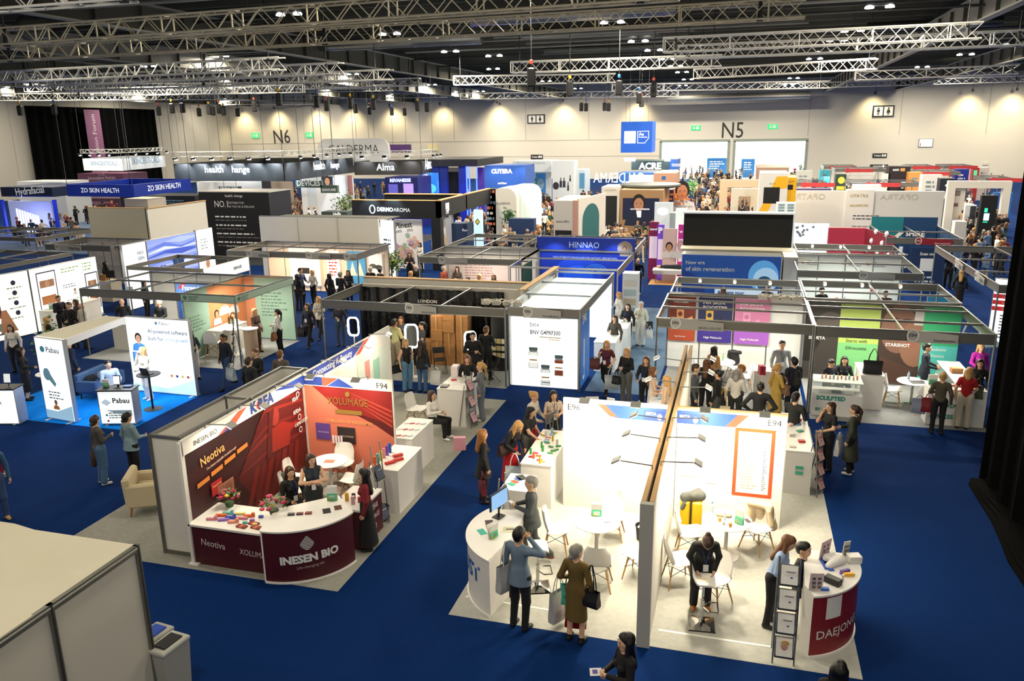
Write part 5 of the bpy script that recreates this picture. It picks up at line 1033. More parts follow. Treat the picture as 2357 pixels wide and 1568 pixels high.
b=MB();b.ob(((p0[0]+p1[0])/2-.06,(p0[1]+p1[1])/2+.2,1.015),(1.0,.5,.03),m('#1b1c1e',.4),math.atan2(.26,.92));b.build('counter_top',t)
S.txt('Pabau',(0,.4,.66),(0,.86,.66),m('#22262c'),.02)
for i in range(4):
 for j in range(4):S.ov(.22+(i-j)*.035,.68+(i+j-3)*.025,.016,.016,m('#3a9ac8'),n=8)
S.lines(.25,.75,.4,.2,3,m('#7ea088'),5);S.ov(.22,.15,.03,.03,m('#c2284a'));S.ov(.2,.32,.03,.03,m('#2f9a5a'));S.ov(.52,.38,.03,.03,m('#c2284a'));S.poly([(0,.2,.46),(0,.9,.46),(0,.9,.3),(0,.5,.36)],m('#c2e0f0'));S.done()
flyer_stand(-16.6,17.05,1.03,15,'green flyer holder on the lit white counter',h=.22,w=.18);t=thing('tablet_computer','white screened tablet on a stand on the lit white counter','tablet',(-16.3,17.15,1.03));b=MB();b.ob((-16.3,17.15,1.22),(.2,.02,.26),BLK,.3,-.15);b.build('housing',t);b=MB();b.ob((-16.303,17.137,1.22),(.17,.004,.22),m('#f4f8fa',.3,0,1.0),.3,-.15);b.build('screen',t);b=MB();b.tube((-16.3,17.17,1.03),(-16.3,17.16,1.14),.03,BLK);b.build('stand',t)
small_box(-16.0,17.2,1.03,(.22,.16,.04),'#2a5a9a','blue and white flat box on the lit white counter',.3);bottle(-18.0,19.2,.9,'bottle by the wide light box','#e8eef2',.2)if False else None
t=thing('high_table','black pedestal table with a laptop beside the wide light box','table',(-16.2,18.25,0));b=MB();b.lathe((-16.2,18.25,0),[(.26,0),(.26,.012),(.04,.03)],BLK,24);b.build('base',t);b=MB();b.tube((-16.2,18.25,.02),(-16.2,18.25,1.05),.03,BLK);b.build('column',t);b=MB();b.lathe((-16.2,18.25,1.05),[(.33,0),(.33,.025)],BLK,28);b.build('table_top',t)
t=thing('laptop','black laptop open on the black pedestal table','laptop',(-16.25,18.25,1.08));b=MB();b.ob((-16.22,18.22,1.085),(.33,.22,.015),BLK,-.2);b.build('keyboard_base',t);b=MB();b.ob((-16.2,18.1,1.19),(.34,.012,.22),BLK,-.2,.3);b.build('screen',t)
t=thing('sofa','blue grey two seat sofa with dark cushions behind the tall light box','sofa',(0,0,0));so=m('#3f5f8a',.85,n=.06,s=40)
for nm,c,sz in(('seat',(0,0,.3),(1.3,.7,.25)),('backrest',(0,.33,.5),(1.3,.16,.55)),('armrest',(-.62,0,.42),(.12,.7,.35)),('armrest',(.62,0,.42),(.12,.7,.35))):b=MB();b.ob(c,sz,so,0,0,.03);b.build(nm,t)
for sx in(-1,1):
 for sy in(-1,1):b=MB();b.tube((sx*.55,sy*.28,.2),(sx*.58,sy*.3,0),.02,BLK,6);b.build('leg',t)
t.location=(-18.75,19.1,0);t.rotation_euler=(0,0,math.radians(95))
for i,(x,y,c)in enumerate(((-18.85,18.8,'#23262c'),(-18.85,19.3,'#6a7686'))):S_=SDF().c((x,y-.1,.56),(x,y+.1,.56),.13,.13,0,(1,0,0),1.8);V,Q,_=S_.mesh(.025);tag(link_mesh('cushion',V,Q,[m(c,.9)],None,None,True),['dark','grey'][i]+' cushion on the blue grey sofa','cushion')
t,S=lightbox('reception_counter','white lit counter cut by the left edge, reading management made easier',(-20.3,15.9),(-18.95,16.25),1.02,'counter',.4,.8);S.txt('MANAGEMENT',(0,.1,.75),(0,.9,.75),m('#8fa0b4'));S.txt('MADE EASIER',(0,.25,.6),(0,1.0,.6),bl,.02);S.face((0,.75,.35),.16);S.done();b=MB();b.ob((-19.7,16.28,1.04),(1.45,.5,.03),BLK,.25);b.build('counter_top',t)
small_box(-19.9,16.3,1.06,(.3,.2,.05),'#3a6ab0','blue folded brochures on the counter at the left edge',.2);t=thing('tablet_computer','tablet on a slim stand on the counter at the left edge','tablet',(-19.35,16.45,1.06));b=MB();b.ob((-19.35,16.45,1.27),(.18,.015,.24),m('#e8ecf0',.3,0,.5),.2,-.15);b.build('screen',t);b=MB();b.tube((-19.35,16.47,1.05),(-19.35,16.47,1.2),.012,BLK);b.build('stand',t)
t=thing('high_table','white topped high table on chrome legs behind the tall light box','table',(-19.2,17.7,0));b=MB();b.lathe((-19.2,17.7,1.03),[(.36,0),(.36,.025)],WHT,24);b.build('table_top',t);b=MB();b.tube((-19.2,17.7,0.02),(-19.2,17.7,1.03),.03,CHROME);b.build('column',t);b=MB();b.lathe((-19.2,17.7,0),[(.24,0),(.24,.02),(.05,.03)],CHROME,20);b.build('base',t)
small_box(-18.35,17.35,0,(.3,.3,.42),'#1a1c20','black cube speaker on the blue carpet behind the tall light box',.2)
t=thing('roll_up_banner','deep magenta banner stand cut by the left edge','banner',(-16.6,13.3,0));b=MB();b.ob((-16.55,13.0,1.05),(.9,.04,2.1),m('#7a1440',.6),math.radians(70));b.build('banner_cloth',t);b=MB();b.ob((-16.55,13.0,.04),(1.0,.24,.08),m('#b8b4ae',.4,.4),math.radians(70));b.build('base',t)
b=MB();gx=at((20,792),1.0)
t=thing('potted_tree','leafy green potted tree beside the left phone light box','plant',(-21.2,19.8,0));rr=random.Random(4);b.lathe((-21.2,19.8,0),[(.14,0),(.19,.35),(.17,.35)],m('#4a4d50',.6),16);b.build('pot',t);b=MB();b.tube((-21.2,19.8,.3),(-21.15,19.8,1.4),.02,m('#5a4632',.8),6);b.build('stem',t);b=MB()
for _ in range(420):c=Vector((-21.15+rr.gauss(0,.24),19.8+rr.gauss(0,.24),1.2+rr.gauss(0,.38)));d1=Vector((rr.uniform(-1,1),rr.uniform(-1,1),rr.uniform(-.4,.6))).normalized()*.07;d2=d1.orthogonal().normalized()*.028;b.add([c-d1,c-d2,c+d1,c+d2],[(0,1,2,3)],m(rr.choice(['#5f8f3e','#3f6f2c','#86ac58']),.55))
b.build('foliage',t)
t,S=lightbox('light_box','green white light box wall with phone pictures at the left edge',(-28.0,21.2),(-27.35,25.0),2.6,e=1.0,col='#eef6e2')
bk=m('#3a2f50',.5)
S.R(.4,.5,1.9,2.1,m('#f3dbc8',.5,0,.5));
for i in range(4):S.ov(3.2,2.2-.4*i,.1,.1,bk);S.lines(2.9,3.6,2.05-.4*i,1.95-.4*i,1,m('#a9bda8'),i)
for u0,z0,u1,z1 in((1.2,.3,2.5,1.9),):S.R(u0-.05,z0-.05,u1+.05,z1+.05,bk);S.R(u0,z0,u1,z1,m('#f5f2f2',.5,0,.8));S.R(u0,.9,u1,1.4,m('#b9703e'));S.R(u0,.4,u1,.7,m('#7fb8b0'))
S.poly([(0,2.4,.3),(0,2.55,1.2),(0,2.75,1.2),(0,3.1,.3)],m('#d89a74'));S.done()
t,S=lightbox('light_box','wide light box wall with green text and framed phone pictures behind the men in black',(-27.35,25.05),(-27.45,28.7),2.6,e=1.1,col='#f1f8ea')
for u0,z0,u1,z1 in((.35,.85,1.25,2.35),(2.9,.4,3.55,1.9)):
 S.R(u0-.05,z0-.05,u1+.05,z1+.05,bk);S.R(u0,z0,u1,z1,m('#f5f4f6',.5,0,.8));S.R(u0+.08,z0+.9,u1-.08,z0+1.2,m('#b98a6a'));S.ov((u0+u1)/2,z0+1.05,.12,.15,m('#d8a888'));S.R(u0+.08,z0+.2,u1-.08,z0+.55,m('#c07848'))
S.lines(1.6,2.6,2.4,2.15,2,m('#b2d89a'),2);S.lines(2.8,3.5,2.45,2.05,3,m('#a8d88a'),7);S.lines(1.6,2.6,1.7,1.5,2,m('#8a98a8'),3);S.face((0,2.2,1.35),.3);S.lines(1.7,2.7,1.05,.6,4,m('#b8c4b4'),6);S.done()
boxcounter('display_counter','white counter before the phone picture light boxes',-26.9,-26.3,24.8,27.4,1.0)
flyer_stand(-26.6,25.2,1.0,40,'green flyer holder on the counter before the phone light boxes',w=.25);flyer_stand(-25.6,28.4,1.1,30,'green flyer holder at the right end of the phone light boxes',w=.3)
# ------ middle rows
FG=m('#77756f',.4,.3)
t=shell('exhibition_stand','open modular stand with green fascia and an orange and green printed wall',-22.55,-16.2,22.65,26.3,2.5,'N','SE',inner=(.5,),cross=2,wallc=m('#e8e6df',.6))
b=MB();b.bar((-18.3,22.62,2.46),(-16.2,22.62,2.46),.03,.22,m('#a6bfae',.5));b.build('green_fascia',t);b=MB();b.bar((-16.17,22.65,2.46),(-16.17,26.3,2.46),.03,.22,m('#a6bfae',.5));b.build('green_fascia',t)
for p,q,u in(((-18.3,22.6),(-16.2,22.6),.12),((-16.15,22.65),(-16.15,26.3),.12)):S=Surf(p,q,.01,t);S.ov(u+.05,2.36,.07,.07,m('#4e7a64'));S.txt('lavender',(0,u+.2,2.37),(0,u+.6,2.37),m('#4e7a64'));S.txt('clinics',(0,u+.2,2.28),(0,u+.5,2.28),m('#4e7a64'));S.done()
b=MB();b.box(-18.35,-18.3,22.7,26.25,.05,2.44,m('#8fb0a0',.6));b.build('printed_wall',t);S=Surf((-18.3,22.7),(-18.3,26.25),.004,t)
S.R(0,.05,1.3,2.42,m('#8fae9b',.6));S.R(1.3,.05,3.5,2.42,m('#e2915f',.6));S.lines(.15,1.1,1.6,1.0,5,m('#5f8070'),3);S.face((0,2.2,1.75),.8,top='#f0ece6',hair='#17120f');S.face((0,2.75,1.65),.8,top='#efe9e2',hair='#b98a5a');S.face((0,1.7,1.35),.6,top='#f0ece6',hair='#2a1712');S.done()
S=Surf((-18.3,26.27),(-16.2,26.27),.03,t);S.R(0,.05,.45,2.42,m('#e59a72',.6));S.R(.45,.05,2.08,2.42,m('#a9cdb8',.6));S.lines(.7,1.9,1.9,.9,8,m('#6f9482'),9);S.done()
boxcounter('display_counter','small pale counter inside the green and orange stand',-18.2,-17.6,23.6,25.2,.95,'#dcd6cc');chair(-17.6,23.05,200,'tall white bar chair at the front of the green stand',True);chair(-16.9,24.6,300,'tall white bar chair at the middle of the green stand',True)
t=thing('podium','round wooden podium table between the two women in the green stand','podium',(-16.6,23.9,0));b=MB();b.lathe((-16.6,23.9,0),[(.24,0),(.24,1.02)],m('#cdb59a',.5),24);b.build('body',t);b=MB();b.lathe((-16.6,23.9,1.02),[(.29,0),(.29,.03)],WHT,24);b.build('top',t)
rtable(-17.35,24.0,'small white round table inside the green stand',.32,.98);rack(-16.45,22.75,-60,'silver zigzag literature rack at the corner post of the green stand',1.5,4,.25)
for i in range(2):bottle(-18.0+.15*i,24.7,.95,'dark champagne bottle on the counter inside the green stand','#2a3318',.3,'#b8923a','pair of dark bottles in the green stand')
S=Surf((-22.5,26.27),(-18.4,26.27),.03,None);t=thing('roll_up_banner','blue pull-up banner reading Forensics in the grey fascia stand','banner',(-20.0,25.5,0));b=MB();b.box(-20.9,-19.4,25.6,25.63,.05,2.25,m('#2c4e92',.6));b.build('banner_cloth',t);S=Surf((-20.9,25.6),(-19.4,25.6),.004,t);S.R(0,1.75,1.5,2.25,m('#5a7fc0'));S.txt('Forensics',(0,.3,1.95),(0,1.3,1.95),WHT,.02);S.poly([(0,.1,2.0),(0,.3,2.2),(0,.5,2.2),(0,.3,2.0)],m('#c23a4a'));S.lines(.2,1.3,1.4,.3,10,m('#c8d4ea'),3);S.done()
t=thing('roll_up_banner','white pull-up banner beside the blue one','banner',(-18.9,25.6,0));b=MB();b.box(-19.2,-18.5,25.7,25.73,.05,2.1,m('#e4e2dc',.6));b.build('banner_cloth',t);S=Surf((-19.2,25.7),(-18.5,25.7),.004,t);S.txt('MC',(0,.15,1.8),(0,.4,1.8),BLK,.02);S.lines(.1,.6,1.5,.5,6,m('#b0aca4'),3);S.done()
boxcounter('display_counter','grey counter with laptop and green flyer under the grey fascia',-22.3,-21.2,23.6,24.2,.98,'#d4d0c6');chair(-19.6,24.2,160,'white shell chair inside the grey fascia stand')
for x,y in((-17.2,24.5),(-20.4,24.5)):area((x,y,2.35),70,.8,.8,'#fff8ea')  # added fill lights without fixtures, to brighten the green stand's walls
area((-11,33.2,2.35),90,2,1,'#fff2e2')  # added fill without a fixture, brightens the phone picture stand
area((-9.8,24,2.4),26,2,.6,'#ffe8cc')
t=shell('exhibition_stand','dark modular stand F86 lined with black plastic and stacked cardboard',-12.95,-6.75,22.65,25.6,2.5,'','SW',inner=(),cross=2)
b=drape('','',(-13.0,25.45,0),(-7.6,25.45,0),.05,2.4,m('#0e0f11',.25,n=.5,s=8,b=.8),.05,0,60);b.build('black_plastic_sheet',t)
b=MB();b.box(-12.9,-6.8,25.52,25.6,0,2.5,m('#d8d2c4'));b.build('rear_wall',t);nameplate(t,(-9.98,22.62),(-8.95,22.62),'F86','Amory London')
S=Surf((-12.9,25.33),(-7.6,25.33),.02,t);S.txt('LONDON',(0,2.2,1.95),(0,2.9,1.95),WHT,.01);S.txt('THE H',(0,2.85,1.4),(0,3.5,1.4),m('#e88a5a'),.03);S.R(3.0,.6,3.5,1.2,m('#c85a34'));S.done()
rr=random.Random(2);k=0
for x,n_ in((-10.15,2),(-9.7,4),(-9.25,5),(-8.8,4)):
 z=0
 for j in range(n_):hh=rr.uniform(.36,.46);b=MB();b.ob((x,24.6+rr.uniform(-.03,.03),z+hh/2+.0005),(.42,.42,hh),m('#a97a48',.8,n=.06,s=10),rr.uniform(-.06,.06),0,.008).ob((x,24.39,z+hh/2),(.05,.005,hh*.98),m('#c79c68',.5));z+=hh;k+=1;o=solo('cardboard_box',b,'brown taped cardboard box stacked at the back of the dark F86 stand','cardboard box','cardboard boxes stacked in the dark F86 stand')
def hoop(x,y,rz,lab,z=1.0,h=.75,w=.42,back='#2a2a2c'):
 t=thing('light_up_mirror',lab,'mirror',(0,0,0));pts=[];r=w*.45
 for i in range(25):
  a=2*PI*i/24;c=math.cos(a);s_=math.sin(a);pts.append((w/2*max(-1,min(1,c*1.25)),0,z+h/2+h/2*max(-1,min(1,s_*1.15))))
 b=MB();b.path(pts,.03,m('#fff4dc',.4,0,9),6);b.build('light_ring',t);b=MB();b.add([(x_,.02,z_)for x_,_,z_ in pts[:-1]],[tuple(range(24))],m('#9aa0a6',.05,1));b.build('glass',t);b=MB();b.tube((0,.02,0.02),(0,.02,z),.02,WHT).ob((0,.02,.01),(.3,.25,.02),WHT);b.build('stand',t);t.location=(x,y,0);t.rotation_euler=(0,0,rz);return t
hv=at((813,752),1.5);hoop(hv.x,hv.y,.1,'glowing rounded mirror frame left of the dark F86 stand',1.2,.6,.36);hv=at((947,772),1.4);hoop(hv.x,hv.y,.1,'glowing rounded mirror frame before the cardboard boxes',1.0,.75);hoop(-8.15,23.4,.5,'small glowing mirror frame behind the bearded man in black',.9,.6,.35)
b=MB();b.box(-7.7,-7.2,24.2,25.2,0,1.9,m('#141416',.4));
t=thing('shelf_unit','black shelf unit of pale folded packs at the right of the dark stand','shelves',(-7.3,24.6,0));b.build('frame',t)
for i in range(9):b=MB();b.ob((-7.6+.17*(i%3),24.17,.55+.24*(i//3)),(.15,.06,.16),m(['#c8bc92','#b0a06a','#d8ceb0'][i%3],.6),0,0,.01);b.build('folded_pack',t)
for x,y,r_ in((-9.3,23.6,30),(-7.35,23.0,-40),(-11.1,22.9,10)):
 t=thing('folding_chair','black folding chair '+{30:'in front of the cardboard boxes',-40:'at the right post of the dark stand',10:'at the left of the dark stand behind the man in yellow'}[r_],'chair',(0,0,0));b=MB();b.ob((0,0,.45),(.4,.38,.025),BLK,0,0,.008);b.build('seat',t);b=MB();b.ob((0,.2,.72),(.38,.02,.2),BLK,0,-.1,.006);b.build('backrest',t)
 for s in(-1,1):
  b=MB();b.tube((s*.2,-.22,0),(s*.19,.22,.82),.011,BLK,6);b.build('leg',t);b=MB();b.tube((s*.19,.24,0),(s*.18,-.15,.45),.011,BLK,6);b.build('leg',t)
 t.location=(x,y,0);t.rotation_euler=(0,0,math.radians(r_))
for p,q,n_ in(((-13.2,26.3,2.62),(-6.9,26.3,2.62),'long'),((-6.85,25.0,2.62),(-6.75,29.8,2.62),'short')):
 t=thing('partition_wall',f'white partition with raw {n_} timber top rail behind the dark stand','partition',p);b=MB();b.bar(p,q,.22,.03,PINE);b.build('timber_rail',t);b=MB();b.bar((p[0],p[1],2.59),(q[0],q[1],2.59),.1,2.58,PANEL);b.build('wall_skin',t)
t=shell('exhibition_stand','bright white light box stand F80 with open top',-6.65,-4.45,22.7,29.2,2.55,'','SE',inner=(.33,.66),fm=m('#8a8780',.4,.3));LBX=m('#f4fbf8',.5,0,1.15)
for x0,x1,y0,y1 in((-6.63,-6.57,22.75,29.15),(-6.6,-4.5,29.1,29.16),(-6.6,-5.6,27.0,27.05)):b=MB();b.box(x0,x1,y0,y1,.05,2.3,m('#f2faf6',.5,0,.5));b.build('wall_panel',t)
b=MB();b.box(-6.6,-4.5,22.74,22.8,.04,2.26,m('#eef2f0'));b.build('light_box_front',t);S=Surf((-6.6,22.74),(-4.5,22.74),.004,t);S.R(.02,.06,2.08,2.24,LBX);dk=m('#30343a')
S.txt('bnv',(0,.62,1.95),(0,.9,1.95),m('#6a7078'),0,1.1);S.txt('BNV G4PRF300',(0,.62,1.72),(0,1.56,1.72),dk,.02,1.25)
for i in range(12):S.R(.92+.055*i,1.62,.96+.055*i,1.66,m(['#e8a23a','#d8c84a','#8ab0c8'][i%3])).R(1.2+.03*i,1.55,1.22+.03*i,1.59,m('#e0b050'))
for u,z,c,w_ in((.72,.95,'#f3f6f4',.15),(1.52,.75,'#7a3a22',.14),(1.1,.42,'#e9eeec',.15)):
 S.R(u-w_,z-.3,u+w_,z+.22,m('#b9c2c4',.5,0,.3));S.R(u-w_+.02,z-.28,u+w_-.02,z+.2,m(c,.5,0,.5));S.R(u-w_,z-.12,u+w_,z+.1,m('#f4f6f4',.5,0,.8));S.R(u-w_*.9,z+.26,u+w_*.9,z+.36,m('#5d7a80'));S.R(u-w_*.8,z+.22,u+w_*.8,z+.27,m('#9aa6a8'));S.R(u-w_*.8,z-.06,u+w_*.8,z-.02,m('#d89a4a'))
for i in range(5):S.R(1.0+.05*i,.2,1.03+.05*i,.24,dk)
S.done();nameplate(t,(-6.15,22.66),(-5.0,22.66),'F80','Korea Meditech',2.55)
b=MB();b.box(-4.5,-4.44,22.8,24.3,.05,2.26,m('#1a4f96',.5));b.build('blue_side_panel',t);S=Surf((-4.44,22.8),(-4.44,24.3),.004,t);S.R(.03,.06,1.46,2.24,m('#1d5fae',.5,0,.25));S.txt('SMILE',(0,.3,2.0),(0,.95,2.05),WHT,.03,1.5);S.R(.5,.6,.62,1.5,WHT).R(.55,.3,.6,.6,WHT).ov(.5,.35,.14,.14,WHT,180,360);S.done()
for y in(24,26,28):area((-5.5,y,2.35),40,1.0,1.0,'#f4fff8')
for i,(x,y,l)in enumerate(((-4.4,24.9,'glass topped counter by the blue side of the light box stand'),(-4.3,26.9,'white counter of the light box stand beside the aisle'))):boxcounter('display_counter','white '+l,x,x+.7,y,y+1.5,1.0,'#e8ecee')
t=boxcounter('product_tower','tall white display tower of skincare boxes before the blue laboratory wall',-4.3,-3.7,30.5,31.1,2.3,'#e6eaee');S=Surf((-4.3,30.49),(-3.7,30.49),.004,t)
for i in range(4):S.R(.06,.7+.36*i,.54,.95+.36*i,m(['#9aa8b8','#c8b8a0','#b0c4c8','#d8d4cc'][i]))
S.done()
t=thing('partition_wall','large deep blue backdrop wall lettered HINNAO TECHNOLOGY','partition',(-6.6,35,0));b=MB();b.box(-8.85,-4.42,35,35.1,0,3.05,m('#0d2f9c',.5));b.build('wall_skin',t);S=Surf((-8.85,35),(-4.42,35),.004,t);S.R(.02,.02,4.41,3.03,m('#1136ae',.5,0,.12));S.ov(1.9,1.4,1.1,.8,m('#1648d0',.5,0,.2));S.ov(1.9,1.3,.7,.5,m('#1c5ae0',.5,0,.3))
for i in range(9):S.ov(2.7,1.5,.62-.06*i,.42-.04*i,m(['#0f3cb8','#3a86e0'][i%2],.5,0,.1),10,170)
S.txt('HINNAO',(0,1.5,2.6),(0,2.85,2.6),m('#cfe0f8',.5,0,.3),-.008,1.1);S.txt('TECHNOLOGY',(0,1.82,2.45),(0,2.52,2.45),m('#cfe0f8'));S.txt('HIGH-STABILITY MOLECULES FOR INSTANT ABSORPTION',(0,.75,2.12),(0,3.65,2.12),m('#cfe0f8'),.01);S.ov(4.0,2.6,.34,.34,m('#b9a394'));S.face((0,3.98,2.58),.5,hair='#7a5a44',top='#c8b4a8');S.done()
for x in(-8,-6.6,-5.2):spot((x,34.2,3.0),(x,35,1.5),60,'#bcd4ff',.1,100)
b=MB()
t=shell('exhibition_stand','blue lit laboratory stand directly behind the bright light box stand',-8.75,-4.45,30.2,34.9,2.5,'','E',inner=(.5,));
t=shell('exhibition_stand','modular stand with grey fascia, phone picture wall and green leaf panel',-13.35,-8.75,31.9,35.0,2.5,'N','SW',inner=(.4,),cross=1);nameplate(t,(-12.4,31.86),(-11.1,31.86),'F74','The Noman Network')
S=Surf((-13.3,34.9),(-8.8,34.9),.03,t);S.R(.2,.1,4.4,1.95,m('#ecdcd4',.5));S.lines(1.0,2.4,1.75,1.0,6,m('#c89a94'),5);S.R(3.1,.9,3.5,1.9,dk);S.R(3.13,.93,3.47,1.87,m('#f3eae8'));S.R(3.6,.7,4.1,1.95,dk);S.R(3.64,.74,4.06,1.9,m('#f3eeec'));S.face((0,3.85,1.5),.2);S.done()
b=MB();b.box(-8.78,-8.72,32.0,33.6,.6,2.2,m('#2f5a34',.7,n=.5,s=14));b.build('leaf_panel',t);boxcounter('display_counter','teal fronted counter under the leaf panel',-9.3,-8.6,31.2,32.4,1.0,'#4c8f88','#e8e4dc')
t=shell('exhibition_stand','open grid of grey beams behind the stand with the phone picture wall',-13.4,-4.5,35.4,39.8,2.5,'','NSEW',cross=4,inner=(.5,),fh=.12)
t=shell('exhibition_stand','row of three pale modular stands with peach lit back walls',-23.1,-16.4,32.1,35.4,2.5,'N','SEW',cross=2,inner=(.5,),wallc=m('#efe2d0',.6))
for x,nm in((-22.0,'F62'),(-18.9,'F64'),(-17.0,'F66')):nameplate(t,(x,32.06),(x+(1.2 if x<-17.5 else .6),32.06),nm,'clinics')
S=Surf((-23.0,35.3),(-16.5,35.3),.03,t);S.R(1.2,.3,2.9,2.2,m('#f6efe8',.5,0,.4));S.R(1.7,.9,2.3,1.2,m('#2a2a2c'));S.txt('FOCUS ONE',(0,1.5,1.85),(0,2.7,1.85),m('#c2302a'));S.R(3.3,.2,4.0,2.1,m('#f8f6f4',.5,0,.5));S.lines(3.4,3.9,1.9,.8,7,m('#d83a34'),3);S.R(4.4,.5,5.4,2.1,m('#4a94c8',.5,0,.3));S.poly([(0,4.5,.9),(0,4.7,1.6),(0,4.9,.9)],WHT);S.poly([(0,4.9,.9),(0,5.1,1.6),(0,5.3,.9)],WHT);S.R(5.6,.6,6.3,2.0,m('#f2f4f4',.5,0,.4));S.ov(5.8,1.4,.2,.12,m('#5a605c'));S.ov(6.1,1.35,.2,.12,m('#4a504c'));S.done()
for x in(-22.3,-21.2,-19.5,-17.8):area((x,33.8,2.35),60,.4,.4,'#ffdcae')
b=MB();b.box(-24.3,-17.5,36.75,36.85,0,3.55,PANEL);t=thing('partition_wall','long tall cream partition wall behind the pale lit stands','partition',(-21,36.8,0));b.build('wall_skin',t)
for i in range(1,3):b=MB();b.box(-24.3+2.27*i-.01,-24.3+2.27*i+.01,36.73,36.75,0,3.55,m('#a8a498'));b.build('joint_strip',t)
b=MB();b.box(-24.3,-17.5,36.85,39.5,3.35,3.4,m('#4a4a44'));b.build('ceiling_infill',t);b=MB();b.bar((-24.3,36.8,3.6),(-17.5,36.8,3.6),.06,.06,ALU);b.build('top_rail',t)
t,S=lightbox('light_box','white light box panel with red squares at the right end of the cream wall',(-17.45,36.9),(-16.5,36.4),3.5,feet=False,e=.8)
for i in range(3):
 for j in range(2):S.R(.2+.25*i,1.3+.3*j,.36+.25*i,1.5+.3*j,m('#c23028'))
S.lines(.2,.8,2.6,2.2,2,m('#4a6a90'),2);S.done()
b=MB();b.box(-20.85,-20.8,27.2,30.4,1.9,2.5,WHT);t=thing('exhibition_stand','modular stand with white lightbox header reading zenob','exhibition stand',(-20.8,28.8,0));b.build('header',t);S=Surf((-20.8,27.2),(-20.8,30.4),.004,t);S.R(.03,1.93,3.17,2.48,m('#eef2f2',.5,0,.7));S.txt('zenob',(0,2.0,2.12),(0,2.6,2.12),m('#3a3f44'),.03);S.done()
for x in(-20.82,-24.5):
 for y in(27.2,30.4):b=MB();b.tube((x,y,0),(x,y,2.5),.03,ALU,8);b.build('post',t)
for p,q in(((-24.5,27.2),(-20.8,27.2)),((-24.5,30.4),(-20.8,30.4)),((-24.5,27.2),(-24.5,30.4)),((-22.7,27.2),(-22.7,30.4))):b=MB();b.bar((*p,2.5),(*q,2.5),.05,.16,FG);b.build('top_beam',t)
area((-22.3,29,2.3),18,.5,.5)
x_=-26.6
t,S=lightbox('light_box','tall white light box with small NEO GEN mark',(x_,29.4),(x_,30.9),3.0,feet=False,e=.95);S.R(.75,.3,1.45,2.75,m('#dfe8f4',.5,0,.5));S.txt('NEO',(0,.9,2.45),(0,1.3,2.45),dk);S.txt('GEN',(0,.9,2.2),(0,1.3,2.2),dk);S.done()
t,S=lightbox('light_box','wide light box of blue waves reading NEO GEN',(x_,30.95),(x_,34.5),3.0,feet=False,e=.6,col='#7f93d8');rr=random.Random(3)
for i in range(14):z=.4+.18*i;c=['#5a74d0','#9fb0ea','#3f58c0','#c8d4f6'][i%4];S.poly([(0,.03,z),(0,1.2,z+.25*rr.random()),(0,2.4,z-.1+.3*rr.random()),(0,3.5,z+.1),(0,3.5,z+.02),(0,2.4,z-.2+.2*rr.random()),(0,1.2,z+.05),(0,.03,z-.06)],m(c,.5,0,.5))
S.txt('NEO',(0,.55,1.5),(0,1.15,1.5),m('#1f2a50'),.02);S.txt('GEN',(0,.55,1.12),(0,1.15,1.12),m('#1f2a50'),.02);S.R(1.65,1.2,2.45,1.95,BLK).R(1.68,1.24,2.42,1.92,m('#26406a',.3,0,.4));S.done()
t,S=lightbox('light_box','narrow white light box with a smiling face at the right of the blue waves',(x_,34.55),(x_,35.9),3.05,feet=False,e=.9);S.lines(.3,1.0,2.6,2.0,4,m('#a8b4c4'),3);S.face((0,.7,1.2),.9,hair='#c8b49a',top='#e8e4e4');S.done()
t=shell('exhibition_stand','modular stand with a cream fabric wall reading Harley',-33.9,-29.9,32.3,35.0,2.5,'N','SW',cross=1,wallc=m('#cfc8bc',.7));nameplate(t,(-33.2,32.26),(-31.6,32.26),'F50','Harley');S=Surf((-33.9,34.9),(-29.9,34.9),.03,t);S.txt('HARLEY',(0,1.9,1.9),(0,3.4,1.9),m('#55504a'),.02);S.done()
t=thing('computer_monitor','black monitor on a counter in the Harley stand','monitor',(-29.2,31.2,1));b=MB();b.ob((-29.2,31.2,1.3),(.5,.05,.35),BLK,.6);b.build('screen_housing',t);b=MB();b.tube((-29.2,31.2,1.0),(-29.2,31.2,1.2),.02,BLK);b.build('stand',t);boxcounter('display_counter','cream counter carrying the black monitor in the Harley stand',-29.7,-28.9,30.9,31.6,1.0,'#ddd2c0');small_box(-29.45,31.15,1.0,(.3,.3,.3),'#a97a48','cardboard box left of the black monitor',.1)
t=shell('exhibition_stand','empty looking modular stand of grey beams at the left edge, nearer row',-40,-30.2,25.6,30.2,2.5,'','SEN',cross=4,inner=(.5,),fh=.12)
t=shell('exhibition_stand','empty looking modular stand of grey beams at the left edge, farther row',-46,-36.6,34.3,38.5,2.5,'','SEN',cross=4,inner=(.5,),fh=.15)
t=thing('partition_wall','tall cream corner wall, two faces, left of the black logo wall','partition',(-32,36,0))
b=MB();b.box(-34.1,-30.35,35.6,35.75,0,4.0,m('#d3ceb9',.7));b.build('front_face',t);b=MB();b.box(-30.4,-30.25,35.6,40.5,0,4.0,m('#cfcdc6',.7));b.build('side_face',t);b=MB();b.bar((-34.1,35.7,4.04),(-30.3,35.7,4.04),.2,.04,PINE).bar((-30.3,35.6,4.04),(-30.3,40.5,4.04),.2,.04,PINE);b.build('timber_edge',t)
t=thing('partition_wall','tall black logo wall reading NO.1 DISTRIBUTOR IN THE UK & IRELAND','partition',(-31.5,45,0));b=MB();b.box(-34.1,-28.9,45.0,47.6,0,4.15,m('#1a1b1e',.5));b.build('wall_block',t);b=MB();b.box(-34.15,-28.85,44.95,47.65,4.15,4.2,m('#b8b8b4',.4));b.build('top_cap',t)
